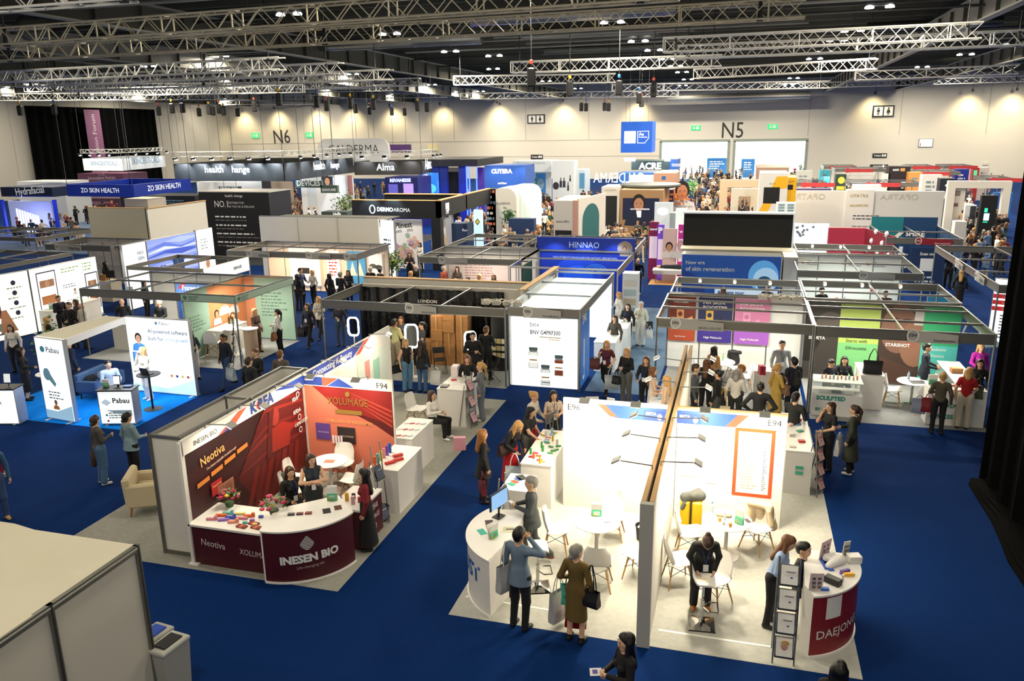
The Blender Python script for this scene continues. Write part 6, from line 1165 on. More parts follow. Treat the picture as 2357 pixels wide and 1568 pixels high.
S=Surf((-34.1,45),(-28.9,45),.004,t);lg=m('#d8d8d6',.5,0,.15);S.txt('health change',(0,2.0,3.85),(0,3.3,3.85),lg);S.txt('NO.1',(0,1.15,3.2),(0,2.15,3.2),lg,0,1.2);S.txt('DISTRIBUTOR',(0,2.2,3.42),(0,3.35,3.42),lg,-.01);S.txt('IN THE UK & IRELAND',(0,2.2,3.18),(0,4.1,3.18),lg,-.01)
for r_ in range(4):S.lines(1.1,4.4,2.75-.55*r_,2.45-.55*r_,1,lg,r_+3,.3);S.lines(1.1,4.4,2.5-.55*r_,2.25-.55*r_,1,m('#7a7a7c'),r_+13,.25)
S.txt('Clever Patients',(0,1.7,.62),(0,2.8,.62),lg);S.txt('Clever Clinic',(0,3.2,.62),(0,4.2,.62),lg);S.done()
t=shell('exhibition_stand','modular stand E86 with brown, blue and pink product posters',-2.15,2.05,22.4,26.0,2.5,'N','SW',inner=(.45,.75),wallc=m('#eceeea',.6));nameplate(t,(-1.75,22.36),(-.3,22.36),'E86','ARUDA. CO.,LTD')
S=Surf((-2.1,25.9),(2.0,25.9),.03,t);yy=dict(c1=(-.1,.85,'#6e2c1c','#a8482a','COLLAGEN','SKIN BOOSTER','#d89a6a'),c2=(.93,2.0,'#1c2350','#3a2a86','HA SKIN','BOOSTER','#d8b04a'),c3=(2.08,3.15,'#c87aa0','#9a5ab8','PN SKIN','BOOSTER','#e8a0c8'))
for u0,u1,a_,c_,t1,t2,ac in yy.values():
 u0=max(u0,0);S.R(u0,.95,u1,2.42,m(a_,.5,0,.12));S.R(u0,.95,u1,1.5,m(c_,.5,0,.12));S.txt(t1,(0,u0+.15,2.22),(0,u1-.25,2.22),WHT,.02,.8);S.txt(t2,(0,u0+.15,2.06),(0,u1-.15,2.06),WHT,.02,.8);S.R(u0+.25,1.5,u0+.48,2.0,m(ac));S.poly([(0,u0+.55,1.4),(0,u0+.8,1.55),(0,u0+.75,1.8),(0,u0+.5,1.65)],m('#14182e' if ac=='#d8b04a' else ac));S.ov(u0+.36,1.85,.07,.08,m(a_));S.txt('High Molecule',(0,u0+.2,1.08),(0,u1-.3,1.08),WHT,.01)
S.done()
for x in(-1.2,.2,1.5):area((x,24,2.35),46,.5,.5,'#fff6e4')
t=shell('exhibition_stand','modular stand E84 with a huge poster of faces on green and black',2.1,6.42,22.3,25.7,2.5,'N','SE',inner=(.35,.8),cross=1);nameplate(t,(4.35,22.26),(5.55,22.26),'E84','Starpharmtec',disc='#b4b2ac')
S=Surf((2.1,25.6),(6.42,25.6),.03,t);S.R(0,.05,1.0,2.44,m('#38332f'));S.poly([(0,0,2.3),(0,.35,1.9),(0,.45,1.2),(0,.2,.6),(0,0,.6)],m('#15100e'));S.ov(.7,1.8,.4,.4,m('#57504a'));S.R(.98,1.25,2.12,2.44,m('#b4cc66',.5));S.R(.98,.05,2.12,1.25,m('#7cc47e',.5));S.R(2.12,.05,3.3,2.44,m('#3c2c26'));S.ov(2.65,1.75,.5,.75,m('#7a5848'));S.ov(3.15,1.35,.45,.75,m('#86604c'));S.R(3.05,1.9,3.3,2.4,m('#c8c4c0'));S.poly([(0,2.15,.05),(0,2.9,.05),(0,3.2,.5),(0,2.2,.9)],m('#4a3228'))
for u,z,w_,h_,c in((2.5,2.08,.12,.025,'#2a1a14'),(2.85,2.06,.12,.025,'#2a1a14'),(2.68,1.5,.14,.05,'#8e4a44'),(3.0,1.3,.14,.05,'#9a5248'),(2.7,1.75,.04,.12,'#93664e')):S.ov(u,z,w_,h_,m(c))
S.R(3.3,.05,4.3,2.44,m('#2aa06a',.5));S.R(3.3,.05,4.3,1.3,m('#4fb8b0',.5));S.txt('SILUETA',(0,.12,1.32),(0,.6,1.32),WHT,.02);S.txt('Confidence',(0,1.2,1.5),(0,1.85,1.5),m('#3a5a3a'));S.txt('Starts with',(0,1.2,1.28),(0,1.8,1.28),m('#3a5a3a'));S.txt('Silhouette',(0,1.2,1.05),(0,1.8,1.05),m('#3a5a3a'));S.txt('STARSHOT',(0,2.32,1.22),(0,3.0,1.22),WHT,.03);S.txt('Aesthetic',(0,3.5,1.15),(0,4.0,1.15),WHT);S.txt('Device',(0,3.6,.95),(0,3.95,.95),WHT);S.done()
for x in(3,4.3,5.6):area((x,24,2.35),46,.5,.5,'#fff6e4')
def tc(p):return at(p,0)
def counterlet(lab,x0,x1,y0,y1,lines_,h=.95,glass=True):
 t=thing('glass_showcase' if glass else 'display_counter',lab,'counter',((x0+x1)/2,y0,0));b=MB();b.box(x0,x1,y0,y1,0,.62 if glass else h,WHT);b.build('body',t)
 if glass:b=MB();b.box(x0+.01,x1-.01,y0+.01,y1-.01,.62,h,GLASS);b.build('glass_case',t);b=MB();b.box(x0,x1,y0,y1,h,h+.02,m('#dfe8e6',.2));b.build('top',t)
 S=Surf((x0,y0),(x1,y0),.004,t)
 for tx,u0,u1,z in lines_:S.txt(tx,(0,u0,z),(0,u1,z),m('#2f9a86'),.05,1.0)
 S.done();return t
counterlet('glass topped white counter lettered SCULPTED BY LIGHT in green',2.15,3.42,22.2,22.9,[('SCULPTED',.1,.85,.46),('BY LIGHT',.1,.6,.14)])
for i in range(10):small_box(2.4+.1*i,22.55+.06*(i%2),.97,(.05,.05,.1),['#f2f0ea','#e8a050','#e8e4dc','#7cc0a8'][i%4],['white','orange banded','cream','green'][i%4]+' slim pack standing on the SCULPTED BY LIGHT counter',group='packs standing on the SCULPTED BY LIGHT counter',band='#e0803a')
for i in range(3):small_box(2.45+.32*i,22.4,.625,(.24,.16,.05),['#e8ecec','#17181a','#f4f4f2'][i],['grey','black','white'][i]+' flat case inside the SCULPTED BY LIGHT counter',.05)
boxcounter('display_counter','tall plain white counter with a black gift bag on it',3.45,4.05,23.0,24.3,1.0);tote((3.75,23.15,1.72),'#15171c','black glossy gift bag standing on the tall white counter',0,(.5,.16,.36),.34)
counterlet('white counter lettered ADVANCED at the right front of the E84 stand',5.0,6.38,22.15,22.7,[('ADVANC',.45,1.05,.5),('DEVICES',.1,.65,.2)],1.0,False);counterlet('long glass counter down the right side of the E84 stand',5.75,6.35,22.75,25.0,[],.98)
for i in range(8):small_box(5.3+.13*i,22.45,1.0,(.1,.08,.05),['#8a3a34','#e8e4dc','#c8a06a','#a82a3a'][i%4],['brick','cream','tan','crimson'][i%4]+' sample box on the ADVANCED counter',.1*i,group='sample boxes on the ADVANCED counter')
small_box(6.0,23.8,1.0,(.3,.2,.15),'#d89a6a','orange tan carton on the long glass counter',.1);flyer_stand(5.15,22.5,1.0,10,'green flyer stand at the left of the ADVANCED counter',w=.22,h=.28)
rtable(4.9,23.6,'round white table on chrome legs in the E84 stand',.42,.74,'star');bottle(4.8,23.75,.74,'clear water bottle on the table in the E84 stand',h=.24);sheet(5.0,23.5,.74,.4,.3,'#55585c','dark grey folder on the table in the E84 stand',.2,'folder','folder');chair(4.4,23.6,80,'white shell chair left of the table in the E84 stand');chair(5.15,22.95,170,'white shell chair in front of the table in the E84 stand')
rtable(-.35,24.4,'round white table in the E86 stand',.42,.74,'star');chair(.05,24.9,15,'white shell chair with black jacket in the E86 stand');chair(.35,23.9,-80,'white shell chair right of the table in the E86 stand');chair(-.9,24.0,90,'white shell chair left of the table in the E86 stand');bottle(-.3,24.5,.74,'green labelled bottle on the E86 table','#9ac88a',.22);bottle(-.45,24.45,.74,'small cola bottle on the E86 table','#6a4a30',.16)
S_=SDF().c((-.12,25.0,.9),(.2,24.98,.9),.06,.06).c((0,25.03,.8),(.05,25.05,.6),.17,.16,0,(0,1,0),2);V,Q,_=S_.mesh(.025);tag(link_mesh('jacket',V,Q,[m('#17181a',.6)],None,None,True),'black puffer jacket over a white chair in the E86 stand','jacket')
boxcounter('display_counter','small white counter with red books beside the man in a grey polo',.6,1.3,22.9,23.5,.95);[small_box(.75+.09*i,22.6,.95,(.07,.2,.26),'#a83040',['left','right'][i]+' red folder standing on the small white counter in E86',.3)for i in range(2)]
for nm,a_,fa,cr,wl in(('stand of grey beams with small white spotlights behind E84',(2.12,6.5,26.2,29.3),'NSE',1,''),('stand of grey beams behind the purple posters, with cable bundles',(-2.1,2.05,26.2,29.1),'NS',0,''),('stand row of grey beams before the pink and white light boxes',(2.4,6.6,36.0,38.8),'NS',1,'')):
 t=shell('exhibition_stand','modular '+nm,a_[0],a_[1],a_[2],a_[3],2.5,wl,fa,cross=cr,inner=(.4,),fh=.18);area(((a_[0]+a_[1])/2,(a_[2]+a_[3])/2,2.3),80,1.5,1.0,'#f6fff4')
 for i in range(3):b=MB();x=a_[0]+.8+i*1.2;b.ob((x,a_[3]-.1,2.4),(.1,.12,.1),WHT,.3,.4);b.build('spot_lamp',t);b=MB();b.ob((x,a_[3]-.17,2.37),(.07,.01,.06),m('#ffffff',.4,0,12),.3,.4);b.build('lamp_lens',t)
t=shell('exhibition_stand','modular stand of white walls with red VF Photonix marks',2.15,6.45,31.4,35.6,2.5,'N','SE',cross=1,inner=(.5,),wallc=m('#eef2ea',.6));nameplate(t,(4.3,31.36),(5.5,31.36),'E74','VF PHOTONIX UK LTD')
S=Surf((2.15,35.5),(6.45,35.5),.03,t)
for u,z in((.35,2.1),(2.0,2.1),(2.9,2.1),(1.85,1.2),(1.85,.6),(3.2,1.0)):S.poly([(0,u,z+.1),(0,u+.12,z-.02),(0,u+.24,z+.1),(0,u+.12,z+.02)],m('#c8282e'));S.ov(u+.06,z+.06,.07,.05,m('#c8282e'));S.txt('VF',(0,u+.28,z+.05),(0,u+.42,z+.05),dk);S.txt('Photonix',(0,u+.28,z-.06),(0,u+.75,z-.06),dk)
S.done();area((4.3,33.5,2.3),120,1.5,1.0,'#f6fff4')
t,S=lightbox('light_box','dark blue light box wall reading New era of skin regeneration',(-2.3,33.8),(1.68,33.8),2.62,feet=False,e=.35,th=1.0,col='#174a98');S.poly([(0,.02,.03),(0,1.2,.03),(0,.9,1.6),(0,.02,2.0)],m('#0d3580',.5,0,.3));S.ov(3.3,1.8,.6,.65,m('#5aa0d8',.5,0,.5));S.ov(3.4,1.65,.5,.5,m('#a8cdea',.5,0,.5));S.ov(3.35,1.5,.3,.3,m('#4a7aa8'));S.R(1.4,.3,3.9,1.2,m('#cfe2f2',.5,0,.5))
S.txt('New era',(0,.17,2.2),(0,.95,2.22),WHT,.03);S.txt('of skin regeneration',(0,.17,1.93),(0,2.15,1.95),WHT,.03);S.txt('Activate your',(0,1.5,1.0),(0,2.6,1.0),m('#2c62b8'),.03);S.txt('gene of longevity',(0,1.5,.75),(0,2.75,.75),m('#2c62b8'),.03);S.done()
b=MB();b.box(1.75,2.3,33.8,36.4,0,2.6,m('#e4e2da',.6));solo('stand_block',b,'plain white block wall right of the New era light box','partition')
t=thing('partition_wall','big blank matt black panel above the blue New era light box','partition',(0,36,0));b=MB();b.box(-2.45,2.15,36.4,36.5,0,4.05,m('#0b0c0e',.8));b.build('black_panel',t);b=MB();b.box(-2.5,2.2,36.35,36.95,4.05,4.12,m('#d4d8d8',.5,0,.3));b.build('lit_top_edge',t);b=MB();b.box(-2.5,2.2,35.4,36.39,2.55,2.62,m('#d8d2bd',.6));b.build('ledge',t)
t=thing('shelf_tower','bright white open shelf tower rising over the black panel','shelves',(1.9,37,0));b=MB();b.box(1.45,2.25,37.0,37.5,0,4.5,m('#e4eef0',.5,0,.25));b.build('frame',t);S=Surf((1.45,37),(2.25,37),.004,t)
for i in range(3):
 for j in range(2):S.R(.08+.38*j,4.12+.12*i,.34+.38*j,4.2+.12*i,m('#8aa0aa'))
S.done()
t=shell('exhibition_stand','modular stand with dark red name board and navy to teal walls lettered SHIRE',6.75,10.05,41.6,47.0,2.5,'NE','S',cross=1,inner=(.5,),wallc=m('#1c3f66',.6));nameplate(t,(8.0,41.56),(9.6,41.56),'D60','Shire Leasing PLC',col='#8e1f30',disc='#8e1f30',ink='#f0e0e0')
S=Surf((6.75,46.9),(10.05,46.9),.03,t);S.R(.02,.05,3.25,2.95,m('#17406e'));S.R(.02,1.5,1.6,2.95,m('#167a86'));S.txt('SHIRE',(0,1.75,1.95),(0,2.7,1.95),WHT,.04);S.poly([(0,1.2,1.9),(0,1.5,2.2),(0,1.75,2.2),(0,1.4,1.85)],WHT);S.txt('Scan me',(0,1.3,.9),(0,2.0,.9),WHT,.02);S.R(1.35,.2,1.95,.75,WHT);S.done()
t=thing('roll_up_banner','navy pull-up panel with white small print before the SHIRE stand','banner',(9.4,40,0));b=MB();b.box(7.8,9.3,41.2,41.24,.05,2.1,m('#15305a',.6));b.build('banner_cloth',t);S=Surf((7.8,41.2),(9.3,41.2),.004,t);S.txt('Scan me',(0,.4,1.75),(0,1.05,1.75),WHT,.02);S.R(.45,1.0,1.05,1.6,m('#e8ecf0'));S.lines(.3,1.3,.8,.2,3,m('#c8d4e4'),3);S.done()
t=shell('exhibition_stand','modular stand on the right edge with white light box and red stripes',8.4,13.0,29.6,39.2,2.5,'','WNS',cross=1,inner=(.3,.6),fh=.22)
for y,n_ in((31.0,'D80'),(34.0,'D76')):nameplate(t,(8.36,y+1.2),(8.36,y),n_,'clinic')
t,S=lightbox('light_box','white light box with three red stripes at the right edge',(8.7,31.2),(10.3,30.6),2.45,feet=False,e=.95);
for i,tx in enumerate(('SP DYNAMIC','Represented 100% effective','OVER 120 TREATMENTS')):S.R(0.02,1.75-.22*i,1.68,1.9-.22*i,m('#e02a2a',.5,0,.4));S.txt(tx,(0,.3,1.78-.22*i),(0,1.4,1.78-.22*i),WHT,.02)
S.lines(.3,1.4,1.2,.3,8,m('#c8c8c4'),2);S.done()
t=thing('shelf_unit','glass shelf cabinet of bottles and boxes beside the black drape','shelves',(9.2,27.6,0));b=MB()
for z in(.4,.9,1.4,1.9):b.box(8.3,9.6,26.9,27.5,z,z+.02,GLASS)
for x in(8.3,9.6):
 for y in(26.9,27.5):b.tube((x,y,0),(x,y,2.3),.02,ALU,6)
b.build('frame',t)
for i in range(12):b=MB();b.ob((8.45+.33*(i%4),27.15,.5+.5*(i//4)+.06),(.14,.12,.2),m(['#2a3a34','#c8a060','#e8e4dc','#3f6a5a'][i%4],.4));b.build('product_pack',t)
t=thing('task_lamp','white jointed arm of a treatment lamp behind the E84 stand','lamp',(7.3,27,0));b=MB();b.path([(7.4,27,0),(7.4,27,1.3),(7.1,27.3,1.9),(6.95,27.5,1.2)],.03,WHT,8);b.build('arm',t);b=MB();b.ob((7.4,27,.03),(.5,.5,.06),WHT,0,0,.02);b.build('base',t);b=MB();b.ob((7.6,26.7,1.15),(.5,.35,.05),m('#9ab0c0',.2),.3,.3);b.build('screen',t)
t,S=lightbox('roll_up_banner','small light blue screen standing in the aisle right of VF Photonix',(6.75,31.8),(7.7,31.8),1.6,'banner',feet=False,e=.2,th=.06,col='#2f8ab0');S.lines(.1,.8,1.4,.9,3,WHT,3);S.done()
# ------ far stands
def L4(x,y):return(x/3.928,180+y/3.928)
def L5(x,y):return(400+x/3.92,220+y/3.92)
def L6(x,y):return(900+x/3.92,220+y/3.92)
def L7(x,y):return(1400+x/3.92,220+y/3.92)
def L8(x,y):return(1800+x/4.2316,340+y/4.2316)
def far(name,label,cat,p0,p1,Y,col,dep=.4,zb=None,e=0.0,par=None,part='wall_block',side=None):
 a,c=aty(p0,Y),aty(p1,Y);z0=c.z if zb is None else zb;z0=max(z0,0)
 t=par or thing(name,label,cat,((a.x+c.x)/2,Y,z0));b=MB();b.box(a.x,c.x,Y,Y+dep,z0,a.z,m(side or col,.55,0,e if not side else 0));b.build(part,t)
 S=Surf((a.x,Y),(c.x,Y),.01,t);S.t0=t;S.z0,S.z1=z0,a.z
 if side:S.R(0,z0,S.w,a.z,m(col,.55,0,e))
 return S
def band(label,pts,zb,zt,col,texts=(),name='hanging_ring_sign',tc='#f4f6fa',truss=False,e=0.0,n_l=6,lw=260):
 """closed ring of fascia boards hung from the roof by cables"""
 P=[at(p,zb)for p in pts];P.append(P[0]+(P[-1]-P[1]));t=thing(name,label,'hanging sign',(P[0].x,P[0].y,zb));up=Vector((0,0,1))
 for i in range(4):
  a,c=P[i],P[(i+1)%4];b=MB();b.bar((a.x,a.y,zt),(c.x,c.y,zt),.12,zt-zb,m(col,.5,0,e));b.build('fascia_board',t)
 for q in P:b=MB();b.tube((q.x,q.y,zt),(q.x,q.y,ZC-.52),.02,ALUD,4);b.build('cable',t)
 for i,tx,u0,u1,zf in texts:
  S=Surf(P[i],P[(i+1)%4],.07,t);S.txt(tx,(0,S.w*u0,zb+(zt-zb)*zf),(0,S.w*u1,zb+(zt-zb)*zf),m(tc,.5,0,.5),.01,1.05);S.done()
 if truss:
  for i in range(2):
   a,c=P[i],P[i+1];ch,la=truss_mb((a.x,a.y,zt+.55),(c.x,c.y,zt+.55),.35,.035,TR,.5);ch.build('truss_chords',t);la.build('truss_lattice',t)
   S=Surf(a,c,.0,t)
   for k in range(n_l):
    u=S.w*(k+.5)/n_l;q=S.S(u,zt+.45,.9);b=MB();b.ob(q,(.35,.2,.16),BLK,math.atan2(S.d.y,S.d.x),.6,.02);b.build('flood_lamp',t);b=MB();b.ob(q+Vector((0,.1,-.09)),(.3,.02,.14),m('#ffffff',.4,0,25),math.atan2(S.d.y,S.d.x),.6);b.build('lamp_lens',t)
    o=spot(q+Vector((0,0,-.1)),S.S(u,(zb+zt)/2,0),lw,'#eaf6ff',.1,95);o.parent=t;o.location=Vector(o.location)-Vector(t['_o'])
 return t,P
band('blue square ring sign reading ZO SKIN HEALTH over the left stands',[L4(620,1068),L4(1210,1075),L4(1725,1010)],3.6,4.45,'#0c2f9c',[(0,'ZO SKIN HEALTH',.22,.8,.35),(1,'ZO SKIN HEALTH',.22,.8,.35)],e=.12)
band('black ring sign lit by floodlights reading health change',[(405,417),(655,417),(825,396)],4.2,5.55,'#1c1e20',[(0,'health',.29,.46,.5),(0,'hange',.54,.7,.5),(1,'health',.35,.5,.45),(1,'hange',.58,.7,.45)],truss=True,lw=1300)
band('white lit ring sign reading SKINCEUTICALS before the black drape',[L4(765,835),L4(1110,838),L4(1495,800)],4.4,5.6,'#e9eef2',[(0,'SKINCEUTICALS',.2,.9,.45),(1,'SKINCEUTICALS',.2,.85,.45)],tc='#6a8498',truss=True,e=.1,n_l=4,lw=60)
band('black ring sign reading Alma right of the oval sign',[(818,403),(971,402),(998,396)],4.2,5.3,'#26221e',[(0,'Alma',.33,.6,.35),(1,'Alma',.2,.8,.35)],truss=True,n_l=3,lw=350)
def hung(label,p0,p1,Y,col,dep=.3,rnd=0,e=0.0,side=None):
 a,c=aty(p0,Y),aty(p1,Y);t=thing('hanging_sign',label,'hanging sign',((a.x+c.x)/2,Y,c.z));w_,h_=c.x-a.x,a.z-c.z;pts=[]
 if rnd:
  for cx_,cz_,s_ in((c.x-rnd,a.z-rnd,0),(a.x+rnd,a.z-rnd,90),(a.x+rnd,c.z+rnd,180),(c.x-rnd,c.z+rnd,270)):pts+=[(cx_+rnd*math.cos(math.radians(s_+15*k)),cz_+rnd*math.sin(math.radians(s_+15*k)))for k in range(7)]
 else:pts=[(c.x,a.z),(a.x,a.z),(a.x,c.z),(c.x,c.z)]
 n=len(pts);b=MB();b.add([(x,Y,z)for x,z in pts]+[(x,Y+dep,z)for x,z in pts],[tuple(range(n)),tuple(range(2*n-1,n-1,-1))]+[(i,i+n,(i+1)%n+n,(i+1)%n)for i in range(n)],m(col,.6,0,e));b.build('sign_board',t)
 for x in(a.x+w_*.2,c.x-w_*.2):b=MB();b.tube((x,Y+dep/2,a.z),(x,Y+dep/2,ZC-.52),.02,ALUD,4);b.build('cable',t)
 S=Surf((a.x,Y),(c.x,Y),.01,t);S.z0,S.z1=c.z,a.z;return S
S=hung('large white rounded hanging sign reading GALDERMA',(730,320),(896,380),68,'#e2e4e6',.4,.9);S.txt('GALDERMA',(757,354),(872,353),m('#2a2c30'),-.01,1.15);S.done()
S=hung('small purple hanging sign reading CANDELA',(893,333),(945,351),88,'#5c3a78');S.txt('CANDELA',(925,347),(943,347),m('#b8a0cc'));S.done()
S=hung('blue hanging cube lettered Lynton and Ae Aesthetics',(1430,280.5),(1500,351),76,'#0b58c8',2.9,0,.1);W_=m('#f4f8fc',.5,0,.2)
S.rect((1437,302),(1463,330),W_);S.txt('Lynton',(1439,325),(1461,325),m('#4a84c8'));S.poly([(1467,302),(1494,301),(1494,318),(1484,330),(1467,330)],W_);S.poly([(1468.5,303.5),(1492.5,302.5),(1492.5,317.5),(1483.5,328.5),(1468.5,328.5)],m('#0b58c8',.5,0,.1));S.txt('Ae',(1470,312),(1482,312),W_,.03);S.txt('Aesthetics',(1470,317),(1490,317),W_,.02);S.done()
def fx(name,lab,cat,p0,p1,Y,col,**k):return far(name,lab,cat,p0,p1,Y,col,**k)
ST='exhibition_stand';SC='exhibition stand'
S=fx(ST,'blue lit stand with dark navy header reading Hydrafacial',SC,L4(0,985),L4(478,1075),52,'#0a2048',dep=5);S.txt('Hydrafacial',L4(148,1060),L4(402,1035),W_,.01,1.2);S.done();t=S.t0
S=far('','','',L4(68,1110),L4(490,1330),54.5,'#c8d0f0',.2,0,.15,t,'back_wall');S.done()
for i in range(9):a=aty(L4(150+24*i,1180+8*i),53);b=MB();b.tube((a.x,53,.1),(a.x,53,a.z),.06,m('#b8c0ff',.4,0,6),6);b.build('light_tube',t)
for px_ in(5,480):a=aty(L4(px_,1100),52.2);b=MB();b.box(a.x-.12,a.x+.12,52.2,52.4,0,a.z,m('#1830a0',.5,0,.4));b.build('pillar',t)
area((aty(L4(250,1200),51).x,51,3.2),120,5,2,'#5a6cff')
S=fx(ST,'white fabric backed stand right of the Hydrafacial header',SC,L4(150,935),L4(600,1110),60,'#cfd4d8',dep=3,zb=0);S.done()
S=fx(ST,'mauve box stand reading CCR Innovation Forum',SC,L4(697,862),L4(1122,945),78,'#80506e',dep=4,zb=0);S.txt('CCR',L4(888,880),L4(948,880),m('#d8c8d4'),.01);S.txt('Innovation Forum',L4(800,918),L4(1045,912),m('#d8c8d4'),.02);S.done()
S=fx(ST,'dark maroon stand beneath the blue ring sign',SC,L4(655,1085),L4(1080,1170),66,'#3b1d30',dep=3,zb=0);S.lines(.5,5,S.z1-.3,1.2,3,m('#b88aa0'),2);S.done()
S=fx(ST,'black stand with lit white text lines beneath the blue ring sign',SC,L4(1085,1060),L4(1770,1160),58,'#1d2024',dep=3,zb=0);S.lines(1,3,S.z1-.2,1.4,5,m('#d8dcdc',.5,0,.5),5);S.lines(4,7.5,S.z1-.3,1.0,7,m('#5a7a84',.5,0,.3),8);S.done()
S=fx(ST,'low cream display with blue lit base beyond the tall cream corner',SC,L4(1120,1090),L4(1340,1165),50,'#cfc4b0',dep=2,zb=0);S.done()
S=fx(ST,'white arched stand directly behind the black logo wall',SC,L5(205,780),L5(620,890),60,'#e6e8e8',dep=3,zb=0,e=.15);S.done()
for a,c,tx in(((405,820),(595,870),'SKINCARE'),((1095,768),(1335,832),'DEVICES'),((1322,810),(1478,880),'SKINCARE')):
 lb={405:'sage green board reading SKINCARE above the black logo wall',1095:'sage green board reading DEVICES',1322:'sage green board reading SKINCARE right of DEVICES'}[a[0]]
 S=hung(lb,L5(*a),L5(*c),56,'#5d7268');x0_,x1_=L5(a[0]+18,c[1]-17),L5(c[0]-14,c[1]-19);S.txt(tx,x0_,x1_,W_,.02,1.1);S.done()
S=fx(ST,'black cabinet with a glowing purple screen near the SKINCARE board',SC,L5(625,775),L5(775,875),66,'#20222c',dep=2,zb=0);S.rect(L5(690,775),L5(772,873),m('#a05ad8',.5,0,1.5));S.done()
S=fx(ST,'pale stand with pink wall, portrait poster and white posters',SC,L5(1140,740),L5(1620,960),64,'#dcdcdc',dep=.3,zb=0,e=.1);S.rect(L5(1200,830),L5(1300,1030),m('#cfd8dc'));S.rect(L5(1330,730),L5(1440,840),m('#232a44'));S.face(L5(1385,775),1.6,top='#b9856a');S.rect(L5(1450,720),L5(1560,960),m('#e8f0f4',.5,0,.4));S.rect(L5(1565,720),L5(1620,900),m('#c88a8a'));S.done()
S=fx('partition_wall','beige partition at the back of the seated crowd','partition',L5(775,775),L5(1070,900),70,'#b9a898',dep=.3,zb=0);S.done()
S=fx('reception_counter','dark counter lettered Halls in front of the seated crowd','counter',L5(1330,1048),L5(1565,1100),46,'#3c4a48',dep=1.0,zb=0);S.txt('Halls',L5(1440,1090),L5(1510,1085),W_,.05,1.2);S.done()
def bush(p,Y,r,label,seed,zc=None,col=('#5f7a2c','#3f5a1f','#7a8f3a')):
 a=aty(p,Y);rr=random.Random(seed);t=thing('potted_plant',label,'plant',(a.x,Y,0));b=MB()
 for _ in range(260):c=Vector((a.x+rr.gauss(0,r*.5),Y+rr.gauss(0,r*.4),max(.3,a.z+rr.gauss(0,r*.5))));d1=Vector((rr.uniform(-1,1),rr.uniform(-1,1),rr.uniform(-.3,1))).normalized()*(.09+.06*r);d2=d1.orthogonal().normalized()*.045;b.add([c-d1,c-d2,c+d1,c+d2],[(0,1,2,3)],m(rr.choice(col),.6))
 b.build('foliage',t);b=MB();b.lathe((a.x,Y,0),[(.25,0),(.32,.5)],m('#4a4640'),12).tube((a.x,Y,.4),(a.x,Y,a.z),.04,m('#4a3a28'),6);b.build('pot',t)
bush(L5(1550,985),50,.75,'round olive green bush left of the black DERMOAROMA wall',3);bush(L6(1065,1090),50,.4,'palm plant before the white rounded booth',5,col=('#2f5a34','#46744a'));bush(L6(1270,770),76,.5,'green palm by the blue mask poster',6,col=('#3f7a3a','#5c8f4a'));bush(L6(1245,1030),58,.4,'green leafy planter right of the rounded booth',8,col=('#3f8a3a','#5ca04a'));bush(K('E',350,300),36,.5,'small green plant beside the balloon poster',9);bush(L7(745,820),66,.5,'green shelf planting by the orange face panel',11,col=('#3f8a4a','#9ac08a'))
t=thing(ST,'black L-shaped stand with headers reading DERMOAROMA',SC,(-19,42.5,0));x0,x1,Yd=-21.8,-16.35,42.4
for nm,bx in(('front_header',(x0,x1,Yd,Yd+.25,2.95,3.95)),('right_header',(x1-.25,x1,Yd,Yd+9.6,3.0,3.95)),('corner_column',(x1-.55,x1,Yd,Yd+.5,0,2.95)),('end_column',(x1-.3,x1+.35,Yd+9.6,Yd+10.3,0,3.95)),('rear_header',(x0,x1,Yd+4.5,Yd+4.7,3.1,3.95))):b=MB();b.box(*bx,m('#10151c',.6));b.build(nm,t)
b=MB();b.bar((x0,Yd+.12,3.99),(x1,Yd+.12,3.99),.3,.04,PINE).bar((x1-.12,Yd,3.99),(x1-.12,Yd+9.6,3.99),.3,.04,PINE).bar((x0,Yd+4.6,3.99),(x1,Yd+4.6,3.99),.5,.04,PINE);b.build('timber_top',t)
S=Surf((x0,Yd),(x1,Yd),.01,t);S.txt('DERMO',(0,1.6,3.35),(0,2.6,3.33),W_,.05,1.1);S.txt('AROMA',(0,2.62,3.33),(0,3.65,3.31),W_,.0,1.1);S.ov(1.3,3.45,.2,.26,W_);S.ov(1.3,3.45,.12,.2,m('#10151c'));S.done()
S=Surf((x1,Yd),(x1,Yd+9.6),.01,t);S.R(.9,3.4,1.5,3.75,W_);S.txt('HP',(0,.95,3.15),(0,1.5,3.15),W_,.05);S.done()
S=Surf((x1-.3+.0,Yd+9.6),(x1+.35,Yd+9.6),.01,t)
for i in range(9):S.lines(.02,.62,3.85-.36*i,3.6-.36*i,1,m(['#c86a4a','#d8d0c8','#7a8a9a'][i%3]),i,.7)
S.done()
for x in(-20.6,-19.2):spot((x,Yd-.8,4.3),(x,Yd,3.4),90,'#d8f0ff',.1,80)
S=far('','','',K('E',370,15),K('E',568,400),Yd+.3,'#e6e2de',.1,0,.15,t,'poster_wall');S.txt('Plinest',K('E',378,75),K('E',490,65),m('#22262c'),.02,1.1);S.txt('2005',K('E',380,105),K('E',420,100),m('#22262c'));S.txt('2025',K('E',455,95),K('E',495,92),m('#22262c'))
rr=random.Random(6)
for i in range(60):a_=rr.random();q=K('E',430+60*rr.gauss(0,.5)+(60 if a_>.75 else 0),250-(80*(a_>.75))+55*rr.gauss(0,.5));S.ovp(q,.14,.14,m(rr.choice(['#e0a898','#d8b8a8','#e8c8b8','#a8c0b0','#c0a0c8']),.4))
S.done()
S=far('','','',K('E',255,0),K('E',365,430),Yd+.4,'#eef0f2',.2,0,.5,t,'white_wall');S.done()
